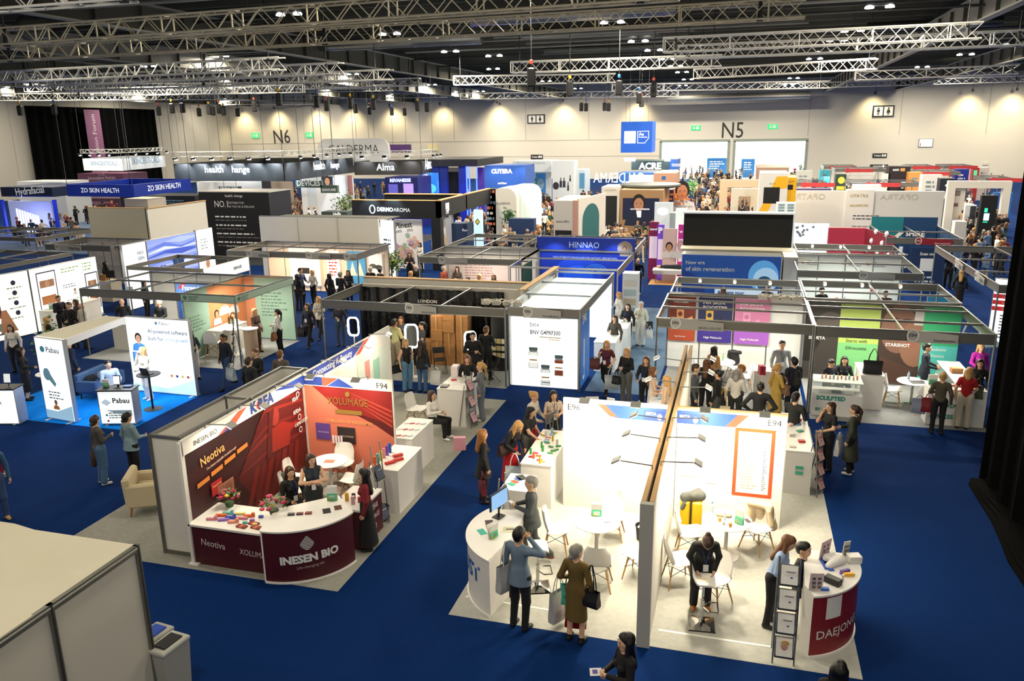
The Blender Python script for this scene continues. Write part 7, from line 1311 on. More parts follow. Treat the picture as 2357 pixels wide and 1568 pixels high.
S=fx('light_box','narrow pale blue light box with a yellow diamond emblem','light box',L6(742,1035),L6(818,1250),50,'#b8dcec',zb=0,e=.7);q=L6(780,1140);S.poly([(q[0]-6,q[1]),(q[0],q[1]-8),(q[0]+6,q[1]),(q[0],q[1]+8)],BLK);S.poly([(q[0]-4,q[1]),(q[0],q[1]-5),(q[0]+4,q[1]),(q[0],q[1]+5)],m('#e8d040'));S.done()
S=fx('product_tower','white display column reading nest with an orange bowl print','display',L6(385,1050),L6(480,1400),45,'#e2dcd8',zb=0);S.txt('nest',L6(392,1165),L6(425,1165),dk);S.ovp(L6(435,1340),.5,.9,m('#d8b890'));S.done();S=fx('partition_wall','pale grey panel lettered R behind the black column','partition',L6(470,1035),L6(550,1300),47,'#c4c8d4',zb=0);S.rect(L6(470,1075),L6(520,1100),m('#2a3550'));S.done()
S=fx('reception_counter','navy counter with white script beside the black end column','counter',L6(545,1155),L6(690,1290),46,'#1c3358',zb=0,dep=1);S.txt('Ren',L6(645,1225),L6(690,1225),W_);S.done()
S=fx(ST,'electric blue stand reading REVANESSE',SC,L5(1905,738),L5(2205,895),62,'#12185a',zb=0,dep=3,e=.1);S.txt('REVANESSE',L5(1950,780),L5(2140,778),m('#9aa8ff',.5,0,2),.05);S.rect(L5(1935,800),L5(2025,890),m('#5a5ab8',.5,0,.5));S.rect(L5(2070,795),L5(2165,890),m('#9a80e0',.5,0,1));S.done();area((S.p0.x+S.w/2,60,3),200,4,1,'#4a4cff')
S=fx(ST,'stand with big blue and pink light picture',SC,L6(250,700),L6(420,890),66,'#2a70d8',zb=0,e=.7);S.ovp(L6(310,770),.5,.6,m('#d8c8e8',.5,0,.8));S.ovp(L6(360,840),.5,.4,m('#5ac8d8',.5,0,.6));S.done()
S=fx(ST,'dark stand of black lattice frames under a flat black canopy with blue lights',SC,L6(230,578),L6(780,640),68,'#12141c',dep=8);t=S.t0
for i in range(9):a,c=aty(L6(485+20*i,690),69),aty(L6(485+20*i,880),69);b=MB();b.box(a.x-.08,a.x+.08,69,69.3,0,a.z,m('#0c0d10'));b.build('frame_post',t)
for px_ in(680,705,770):a=aty(L6(px_,640),67.8);b=MB();b.tube((a.x,67.8,0),(a.x,67.8,a.z),.07,m('#3048ff',.4,0,7),6);b.build('blue_light_tube',t)
for px_ in(400,470,640):a=aty(L6(px_,640),68.2);b=MB();b.box(a.x-.35,a.x+.35,68.2,68.6,0,a.z,m('#142a7a'));b.build('pillar',t)
b=MB();a,c=aty(L6(480,650),72),aty(L6(680,650),72);b.box(a.x,c.x,72,72.2,0,a.z,m('#b8a890',.6,0,.15));b.build('rear_wall',t);area((a.x+4,66.5,3.5),160,6,1,'#8090ff')
S=fx('partition_wall','narrow purple panel left of the blue CUTERA wall','partition',L6(780,650),L6(842,800),70,'#5a4088',zb=0);S.done()
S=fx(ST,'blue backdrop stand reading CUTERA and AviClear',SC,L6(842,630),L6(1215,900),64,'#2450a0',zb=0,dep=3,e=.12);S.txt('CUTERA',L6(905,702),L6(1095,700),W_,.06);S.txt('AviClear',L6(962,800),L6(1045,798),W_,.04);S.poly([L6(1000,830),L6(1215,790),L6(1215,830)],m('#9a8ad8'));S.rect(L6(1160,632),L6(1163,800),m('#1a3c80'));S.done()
for px_ in(900,1140):a=aty(L6(px_,600),62.5);spot(a,(a.x,64,3),160,'#dceaff',.1,90)
S=fx(ST,'white header stand lettered Dp with a blue mask poster',SC,L6(1100,590),L6(1445,690),76,'#cfd6d6',dep=3,e=.15);S.txt('Dp',L6(1235,665),L6(1285,665),m('#1c3a6a'),.04);S.txt('The science of Peptides',L6(1130,618),L6(1395,618),m('#98a8a8'));S.done();t=S.t0
S=far('','','',L6(1215,690),L6(1445,900),79,'#dde2e0',.2,0,.1,t,'back_wall');S.rect(L6(1305,700),L6(1397,895),m('#3a7ab8',.5,0,.3));S.ovp(L6(1350,800),.36,.55,m('#a8d0ea'));S.done()
S=fx(ST,'white wall with printed black cosmetic bottles',SC,L6(1455,590),L6(1648,905),74,'#c9ced0',zb=0,dep=2,e=.1)
for x_,y0_,y1_,w_ in((1532,740,830,11),(1562,740,830,12),(1598,780,860,8),(1617,718,775,7)):S.rect(L6(x_-w_,y0_+30),L6(x_+w_,y1_),m('#23262c'));S.rect(L6(x_-4,y0_),L6(x_+4,y0_+30),m('#23262c'))
S.ovp(L6(1488,815),.3,.35,m('#23262c'));S.done()
S=fx(ST,'pale blue open ended stand right of the printed bottles wall',SC,L6(1650,670),L6(1748,860),84,'#c8d8e4',zb=0,dep=3,e=.1);S.rect(L6(1700,700),L6(1745,840),m('#5a9ac8'));S.done()
def roundbooth(lab,p0,p1,Y,col,dep,e=0,txt_=None):
 S=hung(lab,p0,p1,Y,col,dep,1.1,e);return S
a,c=aty(L6(878,835),52),aty(L6(1130,835),52);t=thing(ST,'white round-shouldered booth lettered GALDERMA',SC,(a.x,52,0));zt=a.z;pts=[(a.x,0)]+[(a.x+.9-.9*math.cos(math.radians(15*k)),zt-.9+.9*math.sin(math.radians(15*k)))for k in range(7)]+[(c.x-.7+.7*math.sin(math.radians(15*k)),zt-.7+.7*math.cos(math.radians(15*k)))for k in range(7)]+[(c.x,0)];n=len(pts)
b=MB();b.add([(x,52,z)for x,z in pts]+[(x,54.5,z)for x,z in pts],[tuple(range(n-1,-1,-1)),tuple(range(n,2*n))]+[(i,(i+1)%n,(i+1)%n+n,i+n)for i in range(n)],m('#dddad2',.5));b.build('front_shell',t)
b=MB();b.add([(x+.75 if i>n//2-1 else x+.5,53,z+.05)for i,(x,z)in enumerate(pts)]+[(x+.75 if i>n//2-1 else x+.5,56,z+.05)for i,(x,z)in enumerate(pts)],[tuple(range(n-1,-1,-1)),tuple(range(n,2*n))]+[(i,(i+1)%n,(i+1)%n+n,i+n)for i in range(n)],m('#e4f0ea',.5,0,.35));b.build('rear_shell',t)
S=Surf((a.x,52),(c.x,52),.01,t);S.txt('GALDERMA',L6(925,985),L6(1078,985),m('#6a6660'));S.done()
S=fx('reception_counter','navy slanted counter beside the rounded booth','counter',L6(1060,1110),L6(1290,1200),49,'#1c3560',dep=.6,zb=0);S.done()
S=fx(ST,'pale grey box booth with open timber top reading Sonon 500 L',SC,L6(1468,948),L6(1640,1215),45,'#cfcac2',dep=4,zb=0);S.txt('Sonon 500 L',L6(1492,1145),L6(1612,1145),m('#55524e'),.02);S.rect(L6(1480,1215),L6(1630,1270),BLK);S.lines(.3,1.6,1.9,1.6,2,m('#9a968e'),2);S.done();t=S.t0
a=aty(L6(1640,948),45);b=MB();b.box(a.x,a.x+.3,45,49,0,a.z,m('#c89a88'));b.build('peach_strip',t);S=Surf((a.x+.3,45.0),(a.x+1.1,49.5),.01,t);b=MB();b.bar((a.x+.3,45.02,a.z+.1),(a.x+1.1,49.5,a.z+.1),.1,a.z,m('#e8e4dc'));b.build('white_side',t);S.off=.06;S.R(.6,0,3.4,2.6,m('#1c6a70'));S.ov(2.0,2.6,1.4,.9,m('#1c6a70'),0,180);S.done()
S=fx(ST,'timber clad theatre booth under a round dark canopy with a big screen',SC,L7(110,850),L7(485,1120),55,'#a8845c',dep=5,zb=0);S.rect(L7(132,925),L7(455,1125),m('#0e1c38',.4,0,.3));S.face(L7(275,985),2.3,hair='#15100e',skin='#b88468',top='#14203c');S.poly([L7(252,1040),L7(300,1040),L7(296,1100),L7(262,1100)],m('#dfe4ea',.5,0,.4));S.txt('LEAD WITH EXPERTISE',L7(200,1030),L7(372,1032),W_,.05);S.done();t=S.t0
q=aty(L7(365,830),57);b=MB();b.lathe((q.x,58,q.z),[(2.1,0),(2.15,.1),(2.1,.2)],m('#3a3f3c',.5),40);b.build('round_canopy',t)
S=fx(ST,'tall white column lettered GALDERMA with a dark doorway',SC,L7(-60,825),L7(95,1180),56,'#d8d4ca',dep=3,zb=0,e=.05);S.rect(L7(-30,905),L7(75,1180),m('#15181c'));S.txt('GALDERMA',L7(-35,862),L7(75,862),m('#7a766e'));S.done()
S=fx(ST,'glowing mirrored GALDERMA letters over a blue and white stand',SC,L7(95,700),L7(410,800),70,'#1c5aa8',dep=3,zb=2.2,e=.1);S.rect(L7(200,715),L7(408,795),m('#e2ecf0',.5,0,.6));a,c=S.uv(L7(-120,800)),S.uv(L7(335,785));S.k+=1
V,Fs=tgeo('GALDERMA');W=V[:,0].max();k=(c[0]-a[0])/W;S.t.add([S.S(c[0]-x*k,a[1]+.2+y*k*1.4,.8)for x,y,_ in V],[f[::-1]for f in Fs],m('#f2f8fa',.5,0,1.5));S.done()
S=fx(ST,'tan box booth with a small blue square beside the lit letters',SC,L7(410,700),L7(612,810),68,'#b58a74',dep=4,zb=0);S.rect(L7(483,728),L7(518,760),m('#1c5aa0'));S.done()
S=fx(ST,'dark teal header stand reading ACRE below the blue cube',SC,L7(210,590),L7(545,672),80,'#31474a',dep=4,e=.12);S.txt('ACRE',L7(273,663),L7(478,663),W_,.05);S.done();S=far('','','',L7(547,575),L7(622,670),80.2,'#1c50a0',4,None,.2,S.t0,'blue_side');S.lines(.3,2,S.z1-.4,S.z0+.3,3,W_,3);S.done()
for px_ in(170,220,535):a=aty(L7(px_,578),79);t=S.t0;b=MB();b.ob(a,(.5,.3,.3),m('#ffffff',.4,0,20));b.build('lamp_lens',t)
S=fx(ST,'purple panel and orange panel with a smiling face beside the theatre',SC,L7(485,850),L7(583,1010),60,'#2a2348',dep=3,zb=0,e=.1);S.lines(.3,2.3,3.2,2.2,3,m('#d8864a'),4);S.done();S=far('','','',L7(583,840),L7(700,1010),60.3,'#e08a52',2,0,.2,S.t0,'orange_panel');S.face(L7(668,870),2.6,skin='#c08060',hair='#1a1210');S.done()
def portal(lab,p0,p1,pl,Y,col='#cbb99c',tk=.5):
 a,c,l=aty(p0,Y),aty(p1,Y),aty(pl,Y);t=thing('portal_frame',lab,'frame',(a.x,Y,0));b=MB();b.box(a.x,c.x,Y,Y+tk,a.z-tk,a.z,m(col,.6));b.build('lintel_beam',t)
 for x in(a.x,c.x-tk):b=MB();b.box(x,x+tk,Y,Y+tk,0,a.z-tk,m(col,.6));b.build('upright',t)
portal('timber coloured portal frame in the crowd, farther one',L7(1010,760),L7(1370,760),L7(1010,960),66,tk=.6);portal('cream portal frame in the crowd, nearer one',L7(1110,840),L7(1390,840),L7(1110,1060),56,'#d8d0be',.5)
S=fx('stand_block','mauve block booth behind the yellow stand','exhibition stand',L7(1343,650),L7(1608,1000),72,'#8f7468',dep=6,zb=0);S.done()
S=fx(ST,'white and yellow box booth with an arch print and wall screen',SC,L7(1372,700),L7(1600,1080),52,'#eceae4',dep=3,zb=0,e=.05);yl=m('#f2b71c',.5,0,.1);a,c=S.uv(L7(1372,730)),S.uv(L7(1600,1060));w_=c[0]-a[0];S.poly([(0,a[0],1.2),(0,a[0],2.6),(0,w_*.35,3.7),(0,w_*.6,a[1]),(0,w_,a[1]),(0,w_,a[1]-.7),(0,w_*.7,a[1]-.75),(0,w_*.35,2.6),(0,w_*.12,1.2)],yl);S.txt('BIOLIVE',L7(1455,802),L7(1510,802),m('#8a6a1a'));S.rect(L7(1405,828),L7(1540,975),BLK);S.lines(.4,2.2,1.0,.6,2,m('#8a8a8c'),3);S.done()
S=far('','','',L7(1600,740),L7(1692,900),52.2,'#f2b71c',3,0,.05,S.t0,'yellow_side');S.txt('BIOLIVE',L7(1608,790),L7(1680,780),m('#8a6a1a'));S.rect(L7(1618,805),L7(1665,850),BLK);S.done()
for a_,c_,lb in(((1800,439),(1949,516),'left'),((2007,440),(2166,517),'right')):
 S=fx('partition_wall',f'wide white fabric wall with faint mirrored OPATRA lettering, {lb} of the two','partition',a_,c_,58,'#d9d8d2',zb=0,e=.05);V,Fs=tgeo('OPATRA');W=V[:,0].max();k=2.3/W;S.k+=1;u=S.w*.65;S.t.add([S.S(u-x*k,2.95+y*k*.9,.01)for x,y,_ in V],[f[::-1]for f in Fs],m('#cbc7b8'));S.lines(1.5,S.w-1.5,1.5,.6,3,m('#c8c8c4'),4,.3);S.done()
S=fx('partition_wall','narrow white column panel reading OPATRA in gold between the fabric walls','partition',(1950,437),(2006,516),57.8,'#e2e0da',zb=0,dep=.8,e=.05);S.txt('OPATRA',(1957,454),(1999,454),m('#a8935a'));S.txt('AQUASPECTRA',(1955,475),(1999,475),m('#b8a04a'),.03);S.lines(.5,2.8,2.0,1.6,2,dk,3,.3);S.lines(.5,2.8,1.3,.5,4,m('#8a8a88'),5,.3);S.done()
S=fx('light_box','white light box printed with silver molecules','light box',K('F',780,45),K('F',1012,170),44,'#e8eef4',zb=0,e=.6);rr=random.Random(8)
for i in range(14):q=K('F',800+115*rr.random(),50+75*rr.random());S.ovp(q,.06,.06,m('#8a98a6'))
S.done()
S=fx(ST,'crimson walled stand with white swirl marks',SC,K('F',1015,70),K('F',1250,250),44,'#b8304a',zb=0,dep=.3,e=.15);t=S.t0;P=S.p0+S.d*S.w;S2=Surf((P.x,P.y),(P.x+1.0,P.y-2.4),.02,t);b=MB();b.bar((P.x,P.y,S.z1),(P.x+1.0,P.y-2.4,S.z1-.1),.06,S.z1,m('#8e1f34'));b.build('side_wall',t);S.txt('EAU',(0,2.0,1.0),(0,3.6,1.0),W_,.05,1.2);S.done()
for i in range(7):b=MB();b.ell((P.x+.1+.12*i,P.y-.35-.29*i,1.6+.5*(i%3)),(.1,.1,.14),W_,8);b.build('swirl_mark',t)
S=fx('sign_board','black sign with the figure 6 on the right of the back wall','sign',L8(860,165),L8(1032,197),96,'#1c1f22');S.txt('6',L8(975,190),L8(995,190),W_,.05);S.lines(.3,3,S.z1-.1,S.z0+.1,2,W_,3,.4);S.done()
S=fx(ST,'black stand panel reading NAD under the toilets sign',SC,L8(1045,185),L8(1237,340),84,'#20151c',zb=0,dep=2);S.txt('NAD',L8(1080,226),L8(1140,224),W_,.04);S.rect(L8(1155,200),L8(1197,230),m('#c89a5a'));S.lines(1.2,3.3,2.6,1.8,3,W_,5,.35);S.done()
rr=random.Random(12)
for i,(p0,p1,Y,col,lb)in enumerate([((370,220),(460,335),98,'#4ab8cc','turquoise poster wall by the back wall'),((530,262),(617,412),80,'#23382c','dark green panel with a yellow disc'),((1235,240),(1360,340),82,'#d8924c','orange panel right of the NAD stand'),((1370,265),(1545,420),70,'#e2e2dc','white side wall of the navy box booth'),((1545,300),(1640,700),66,'#10182c','tall navy box booth with a white figure'),((1690,210),(1812,325),88,'#142a8a','blue poster wall at the far right'),((1865,195),(1910,320),92,'#b8303a','narrow red panel with a green screen'),((1910,195),(2003,330),94,'#d8d4cc','plain cream panel at the far right'),((700,360),(965,400),66,'#dfe8f0','white lit showcase behind the fabric walls'),((975,255),(1052,340),84,'#e8e4dc','white panel left of the NAD stand'),((140,225),(290,330),88,'#c8ccc8','grey white stand right of the openings'),((131,400),(480,422),60,'#3f2a5a','low purple edged stand behind the left fabric wall')]):
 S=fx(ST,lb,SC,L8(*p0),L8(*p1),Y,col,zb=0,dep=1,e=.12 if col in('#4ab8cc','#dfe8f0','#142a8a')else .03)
 if i==1:S.ovp(L8(578,318),.3,.32,m('#d8c84a'));S.rect(L8(530,375),L8(617,412),m('#d8c84a'))
 elif i==4:S.txt('7',L8(1575,500),L8(1600,500),W_,0,4)
 elif i==6:S.rect(L8(1870,220),L8(1892,310),m('#5ac88a',.5,0,.6))
 else:S.lines(.3,S.w-.3,S.z1-.4,S.z1-1.4,3,m('#f4f4f4' if col[1]in '0123' else '#7a8a94'),i)
 S.done()
for i,(p0,p1,Y)in enumerate([((410,180),(725,205),96),((1235,178),(1490,205),94),((1580,175),(1862,208),92),((520,205),(1000,240),88),((1235,235),(1735,262),84),((670,340),(1365,365),72),((150,340),(420,370),72),((1990,295),(2250,325),76),((1385,248),(1500,268),90)]):
 a,c=aty(L8(*p0),Y),aty(L8(*p1),Y);t=shell(ST,'far row of modular stands with red name boards, '+['under the right toilets sign','right of the NAD panel','above the blue poster wall','behind the turquoise poster','before the orange panel','behind the white fabric walls','beside the purple edged stand','at the black drape','behind the orange panel'][i],a.x,c.x,Y,Y+4,max(2.3,a.z),'N' if i<5 else '','SEW',cross=1,fh=.25,bay=4,inner=(.5,))
 S=Surf((a.x,Y),(c.x,Y),.04,t);u=S.w*.25;S.R(u,a.z-.35,u+2.4,a.z-.02,m('#c2383c'));S.ov(u,a.z-.18,.28,.22,m('#c2383c'));S.done()
 area(((a.x+c.x)/2,Y+2,2.2),90,3,1,'#eef8ff')
portal('white portal frame around the kiosks at the far right',L8(1625,325),L8(2240,372),L8(1625,700),64,'#e2ded4',.5)
S=fx('partition_wall','white pillar panel with two small photo prints','partition',L8(1625,350),L8(1752,720),64.2,'#d8d2c8',zb=0);S.rect(L8(1638,418),L8(1735,470),m('#8a7a74'));S.rect(L8(1638,540),L8(1712,575),m('#7a5a5a'));S.done()
S=fx('kiosk','tall black kiosk with a glowing green and blue screen','kiosk',L8(1950,465),L8(2065,790),60,'#15181a',zb=0);S.rect(L8(1968,640),L8(2012,710),m('#a8d0ff',.5,0,2));S.rect(L8(1975,590),L8(2000,630),m('#2fc88a',.5,0,2));S.rect(L8(1955,720),L8(2000,730),m('#2fc88a',.5,0,1.5));S.done()
S=fx('kiosk','white slim kiosk left of the black one','kiosk',L8(1790,560),L8(1870,775),61,'#e2e4e4',zb=0,e=.05);S.rect(L8(1838,570),L8(1868,770),m('#3a4048'));S.done()
S=fx(ST,'blue lit panel stand between the kiosks and the black drape',SC,L8(2070,440),L8(2235,560),68,'#1c5a9a',zb=0,e=.3);S.done()
S=fx('reception_counter','white rounded treatment counter by the kiosks','counter',L8(1690,720),L8(1790,830),54,'#e6e4de',zb=0,dep=.8);S.done()
for p0,p1,Y,col,lb,tx in(((370,1140),(447,1470),42,'#7a1c4a','magenta banner lettered travel C','travel'),((447,1165),(497,1480),41.8,'#7a4ad0','violet and white banner','P'),((635,1165),(680,1500),41.6,'#c02a90','magenta banner with a pale face print','W')):
 S=fx('banner_stand',lb,'banner',L7(*p0),L7(*p1),Y,col,zb=0,dep=.1,e=.2);S.txt(tx,L7(p0[0]+6,p0[1]+75),L7(p1[0]-6,p0[1]+75),W_,.05);S.rect(L7(p0[0]+3,p0[1]+130),L7(p1[0]-3,p1[1]),m('#e8d4e4',.5,0,.3))
 if tx=='W':S.face(L7(655,1360),1.0,hair='#d8a0b8',skin='#e8b8b8')
 S.done()
S=fx('banner_stand','pale pink poster of a person in white','banner',L7(497,1200),L7(612,1510),41.7,'#d8b8b4',zb=0,dep=.1,e=.1);S.face(L7(550,1370),.9,hair='#2a1c16',top='#f0ece8');S.done()
S=fx('light_box','square white lit sign with a leaf shape above the magenta banners','light box',L7(420,965),L7(578,1125),44,'#cfd8d8',dep=.3,e=.4,zb=1.6);S.ovp(L7(492,1045),.3,.2,m('#ffffff',.5,0,1.2));S.done();S.t0.location=S.t0.location
b=MB();a=aty(L7(500,1100),44.2);b.tube((a.x,44.25,0),(a.x,44.25,1.7),.06,ALU,8);b.build('pole',S.t0)
S=fx('light_box','tall pale green white light column with white lamps left of the black panel','light box',L7(610,1025),L7(700,1200),42.5,'#dcece8',dep=.6,e=.5,zb=0);S.done()
S=fx('stand_block','grey box tower beside the leaf sign','exhibition stand',L7(557,1060),L7(628,1195),43.2,'#9aa6aa',dep=.8,zb=0);S.done()
v=at(K('E',2230,350),.7);t=thing('massage_table','white covered massage table on folding legs','table',(v.x,v.y,0));b=MB();b.ob((v.x,v.y,.68),(2.0,.7,.12),WHT,.05,0,.04).ob((v.x,v.y-.34,.6),(1.9,.03,.2),m('#e8e6e0',.8),.05);b.build('padded_top',t)
for sx in(-.8,.8):
 for sy in(-.28,.28):b=MB();b.tube((v.x+sx,v.y+sy,.62),(v.x+sx*1.05,v.y+sy,0),.02,ALU,6);b.build('leg',t)
MT=v
rr=random.Random(31)
for i,(p,lb)in enumerate(((K('F',690,560),'white socket boxes and cables bundled on the corner of the E86 stand'),(K('E',1080,595),'pale coiled cables beside the right end of the dark stand'))):
 v=at(p,2.5);b=MB()
 for k in range(4):b.ob((v.x-.5+.34*k,v.y+.1,2.58),(.26,.2,.13),m('#d8d2c2',.6),.1*k,0,.02)
 t=thing('cable_boxes',lb,'socket boxes',(v.x,v.y,2.5));b.build('socket_box',t);b=MB();pts=[(v.x-.6+.02*k+.12*math.sin(k*1.7),v.y+.12*math.cos(k*1.9),2.66+.05*math.sin(k))for k in range(60)];b.path(pts,.012,m('#e8e4d8',.6),4);b.build('cable',t)
for p0,p1,lb in(((1628,364),(1672,412),'blue banner with small print inside the left N5 opening'),((1707,366),(1736,398),'smaller blue banner inside the right N5 opening')):
 S=fx('banner_stand',lb,'banner',p0,p1,YB+4,'#2a6aa8',zb=0,dep=.2,e=.3);S.lines(.4,S.w-.4,S.z1-.4,S.z1-1.8,4,W_,5);S.done()
 # ------ people near enough to tell apart
PP={}
def P(key,c,x,y,sex,face,al,ar,top,bot,hair,lab,**k):
 """head-top pixel -> floor position; then build"""
 sit=k.get('legs')=='sit';hg=k.get('hgt')or(1.66 if sex=='f' else 1.77);ln=k.get('lean',0)
 hz=(hg*.762 if sit else .55*hg+.45*hg*math.cos(math.radians(ln)))+k.pop('dz',0);v=at(K(c,x,y),hz)
 if ln:f=math.radians(face);v=v-Vector((math.sin(f),-math.cos(f),0))*(.45*hg*math.sin(math.radians(ln)))
 dx,dy=k.pop('off',(0,0));k['hgt']=hg;PP[key]=person((v.x+dx,v.y+dy),face,lab,sex,top,bot,hair,arms=(al,ar),**k);return PP[key]
N_=.0125;K0,NV,GY,WH,BE,JE='#131316','#1c2740','#54575a','#e6e3db','#c8b69a','#4a6588'
P(1,'H',1285,198,'m',-75,'phone','phone','#3f4546','#34393b',('short','g'),'bearded man in dark grey suit and glasses holding a phone by the low white counter',legs='walk',h=N_,shoe='#6b3a22',skin='a',bots='jacket')
P(2,'H',1205,540,'m',160,'head','down','#6f8296','#17191e',('short','k'),'man in grey-blue shirt scratching his head, back turned, silver bag on shoulder',h=N_,skin='a',bots='jacket')
P(3,'H',1590,655,'f',165,'down','carry','#6a5526','#6a5526',('lowbun','g'),'woman in long olive brown dress with grey bun carrying several bags',h=N_,bots='dress',hem=.42,hy=-25,shoe='#0c0c0c')
P(4,'H',1920,1248,'f',-60,'phone','phone','#0e0e10',WH,('long','k'),'long black haired woman holding a small card, cut by the bottom edge',h=N_)
P(5,'I',1095,1440,'f',170,'down','fwd','#1a1a1c',K0,('long','k'),'dark haired person at the bottom edge below the dark red counter',h=N_)
P(6,'I',215,592,'f',12,'fwd','fwd','#141517','#101113',('bun','b'),'person in black hoodie bending to write on a chrome bar stool',lean=32,hp=28,h=N_,wide=1.12,hgt=1.68,badge=True,shoe='#c07a2a')
P(7,'I',750,620,'f',75,'fwd','fwd','#9db4d8','#141418',('long','n'),'woman in light blue shirt with long brown hair leaning over the dark red counter',lean=18,h=N_,off=(.05,.1))
P(8,'I',865,712,'m',70,'fwd','fwd','#131418','#131418',('short','k'),'black haired person in black seated behind the dark red counter',legs='sit',h=N_,off=(0,.35))
P(9,'H',165,148,'f',-70,'down','down','#7a1420','#0e0f11',('long','k'),'woman in dark red blouse and long black skirt beside the short maroon counter',bots='longskirt',hem=.14,h=N_)
P(10,'G',2075,50,'f',35,'fold','fold','#2a3236','#2a3236',('long','b'),'smiling woman in dark speckled dress with crossed arms behind the maroon counter',bots='dress',hem=.5,sleeve='none',h=N_,badge=True,hy=25)
P(11,'G',1860,165,'f',55,'fwd','down','#131417','#131417',('bob','b'),'seated woman in black suit with wavy hair behind the maroon flowers',legs='sit',h=N_,badge=True,off=(.1,.25))
P(12,'E',850,930,'f',15,'fwd','fwd','#15161a',K0,('long','n'),'young woman in black jacket behind the attended white desk',lean=8,h=N_,off=(.0,.1))
P(13,'E',945,970,'f',-70,'fwd','down','#6e747c','#747a82',('pony','y'),'woman in grey sweater and wide grey trousers with blonde ponytail at the attended desk',wide=1.25,h=N_,shoe='#e8e6e0')
P(14,'E',620,1160,'f',80,'phone','fwd','#f0eee8','#101114',('long','b'),'woman in white blouse and black trousers sitting on a white chair',legs='sit',h=N_,shoe='#eeeeea')
P(15,'E',895,768,'m',15,'fold','down','#101113','#101113',('short','k'),'bearded man in black shirt standing before the cardboard boxes',bulk=1.06,h=.014,bots='jacket')
P(16,'E',985,728,'m',170,'fwd','down','#0f1012','#0f1012',('short','n'),'man in black seen from behind by the black shelf unit',h=.014)
P(17,'E',370,680,'m',160,'fwd','down','#d6cf92','#a89a7c',('short','k'),'man in pale yellow shirt and beige trousers, back turned',h=.014,skin='t')
P(18,'E',412,663,'f',10,'down','down','#4a4e52','#2a2c30',('long','n'),'long haired woman in grey facing the man in pale yellow',h=.014)
P(19,'E',555,700,'f',-60,'face','fwd','#4c5054','#1c1d20',('pony','k'),'woman in grey tee with hand near her face by the rounded mirror',sleeve='short',h=.014)
P(20,'E',445,815,'f',60,'down','phone','#17181a','#5a86a8',('bob','y'),'blonde woman in black sleeveless top and blue flared jeans',sleeve='none',wide=1.15,h=.014)
P(21,'E',548,820,'f',170,'down','down','#14151a','#3f5f84',('long','b'),'woman in black blazer and blue jeans, long dark hair, seen from behind',h=.014,bots='jacket')
P(22,'E',960,1418,'f',120,'down','down','#131416','#131416',('wavy','r'),'ginger haired woman in black cardigan over a white hemmed skirt carrying a dark red tote',bots='coat',hem=.62,h=N_,shoe='#2e1a14')
P(23,'E',1205,1362,'f',60,'fwd','fwd','#131318','#c0141e',('wavy','y'),'wavy blonde woman bending in black top and long red skirt',bots='longskirt',hem=.16,lean=22,hp=15,h=N_)
P(24,'E',1290,1270,'f',70,'reach','fwd','#141518','#5a5a58',('long','k'),'woman in black tee and grey trousers leaning over the product counter',sleeve='short',lean=12,wide=1.15,h=N_)
P(25,'E',1310,1168,'f',75,'fwd','fwd','#e0d8cc','#b8252a',('bun','y'),'blonde woman with top bun in cream turtleneck holding a red coat',lean=8,h=N_)
P(26,'E',1435,1160,'f',30,'phone','phone','#d8c4ae','#121316',('long','k'),'woman with long black hair in beige top looking at her phone',bots='longskirt',hem=.2,badge=True,sleeve='short',h=N_,off=(.0,0))
P(27,'E',1790,825,'f',-10,'strap','carry','#5e1f2c','#121214',('long','y'),'blonde woman in burgundy top walking with silver bags in the aisle',legs='walk',badge=True,sleeve='short',h=.014)
P(28,'E',1925,875,'f',-25,'carry','phone','#15161a','#6a6c66',('long','y'),'blonde woman in black top and grey trousers with a camera',h=.014,wide=1.15)
P(29,'E',2055,930,'f',-15,'fwd','down','#17181c','#141519',('long','n'),'woman in black cardigan with lanyard beside the narrow showcase',badge=True,h=.014)
P(30,'E',2100,1000,'f',100,'fwd','fwd','#e8e0d4','#d8d0c4',('long','n'),'brown haired woman in cream dress by the narrow showcase, back half turned',bots='dress',hem=.5,sleeve='none',h=.014)
P(31,'E',2190,1060,'f',-100,'phone','down','#e6dccb','#e6dccb',('long','y'),'blonde woman in pale dress looking at her phone beside the partition',bots='dress',hem=.5,sleeve='none',h=.014)
P(32,'E',1845,655,'f',-20,'phone','down','#4a423c','#15151a',('wavy','b'),'curly haired woman in brown tweed jacket walking in the aisle',h=.014,bots='jacket')
P(33,'E',1930,575,'f',-5,'phone','down','#111114','#111114',('wavy','k'),'woman all in black with curly black hair in the aisle',badge=True,h=.014)
P(34,'E',2020,565,'f',-5,'phone','down','#e0dcc4','#e4e2dc',('hijab','w'),'woman in beige headscarf, cream jumper and white trousers',badge=True,wide=1.2,h=.014)
P(35,'E',1870,500,'f',-60,'fwd','down','#e8e4dc','#e0dcd4',('long','y'),'blonde woman in white beside the tall display tower',h=.016)
P(36,'E',1600,405,'m',-30,'fwd','down','#2e6ab0','#20304a',('short','b'),'bearded man in blue tee in the blue lit stand',sleeve='short')
P(37,'E',1800,410,'m',-30,'down','down','#15161c','#15161c',('short','k'),'man in black suit at the edge of the blue lit stand',bots='jacket')
P(38,'E',1712,422,'m',-90,'fwd','down','#101118','#15161c',('short','k'),'man in black leaning inside the blue lit stand',lean=8)
P(39,'E',2000,272,'m',-5,'face','down','#15161c','#15161c',('bald','k'),'bald man in dark suit and white trainers touching his face',shoe='#e8e8e8',bots='jacket')
P(40,'E',2100,168,'f',80,'fwd','down','#d8d0c4','#2a3430',('pony','k'),'dark haired woman in cream top with a tan handbag on the wooden floor')
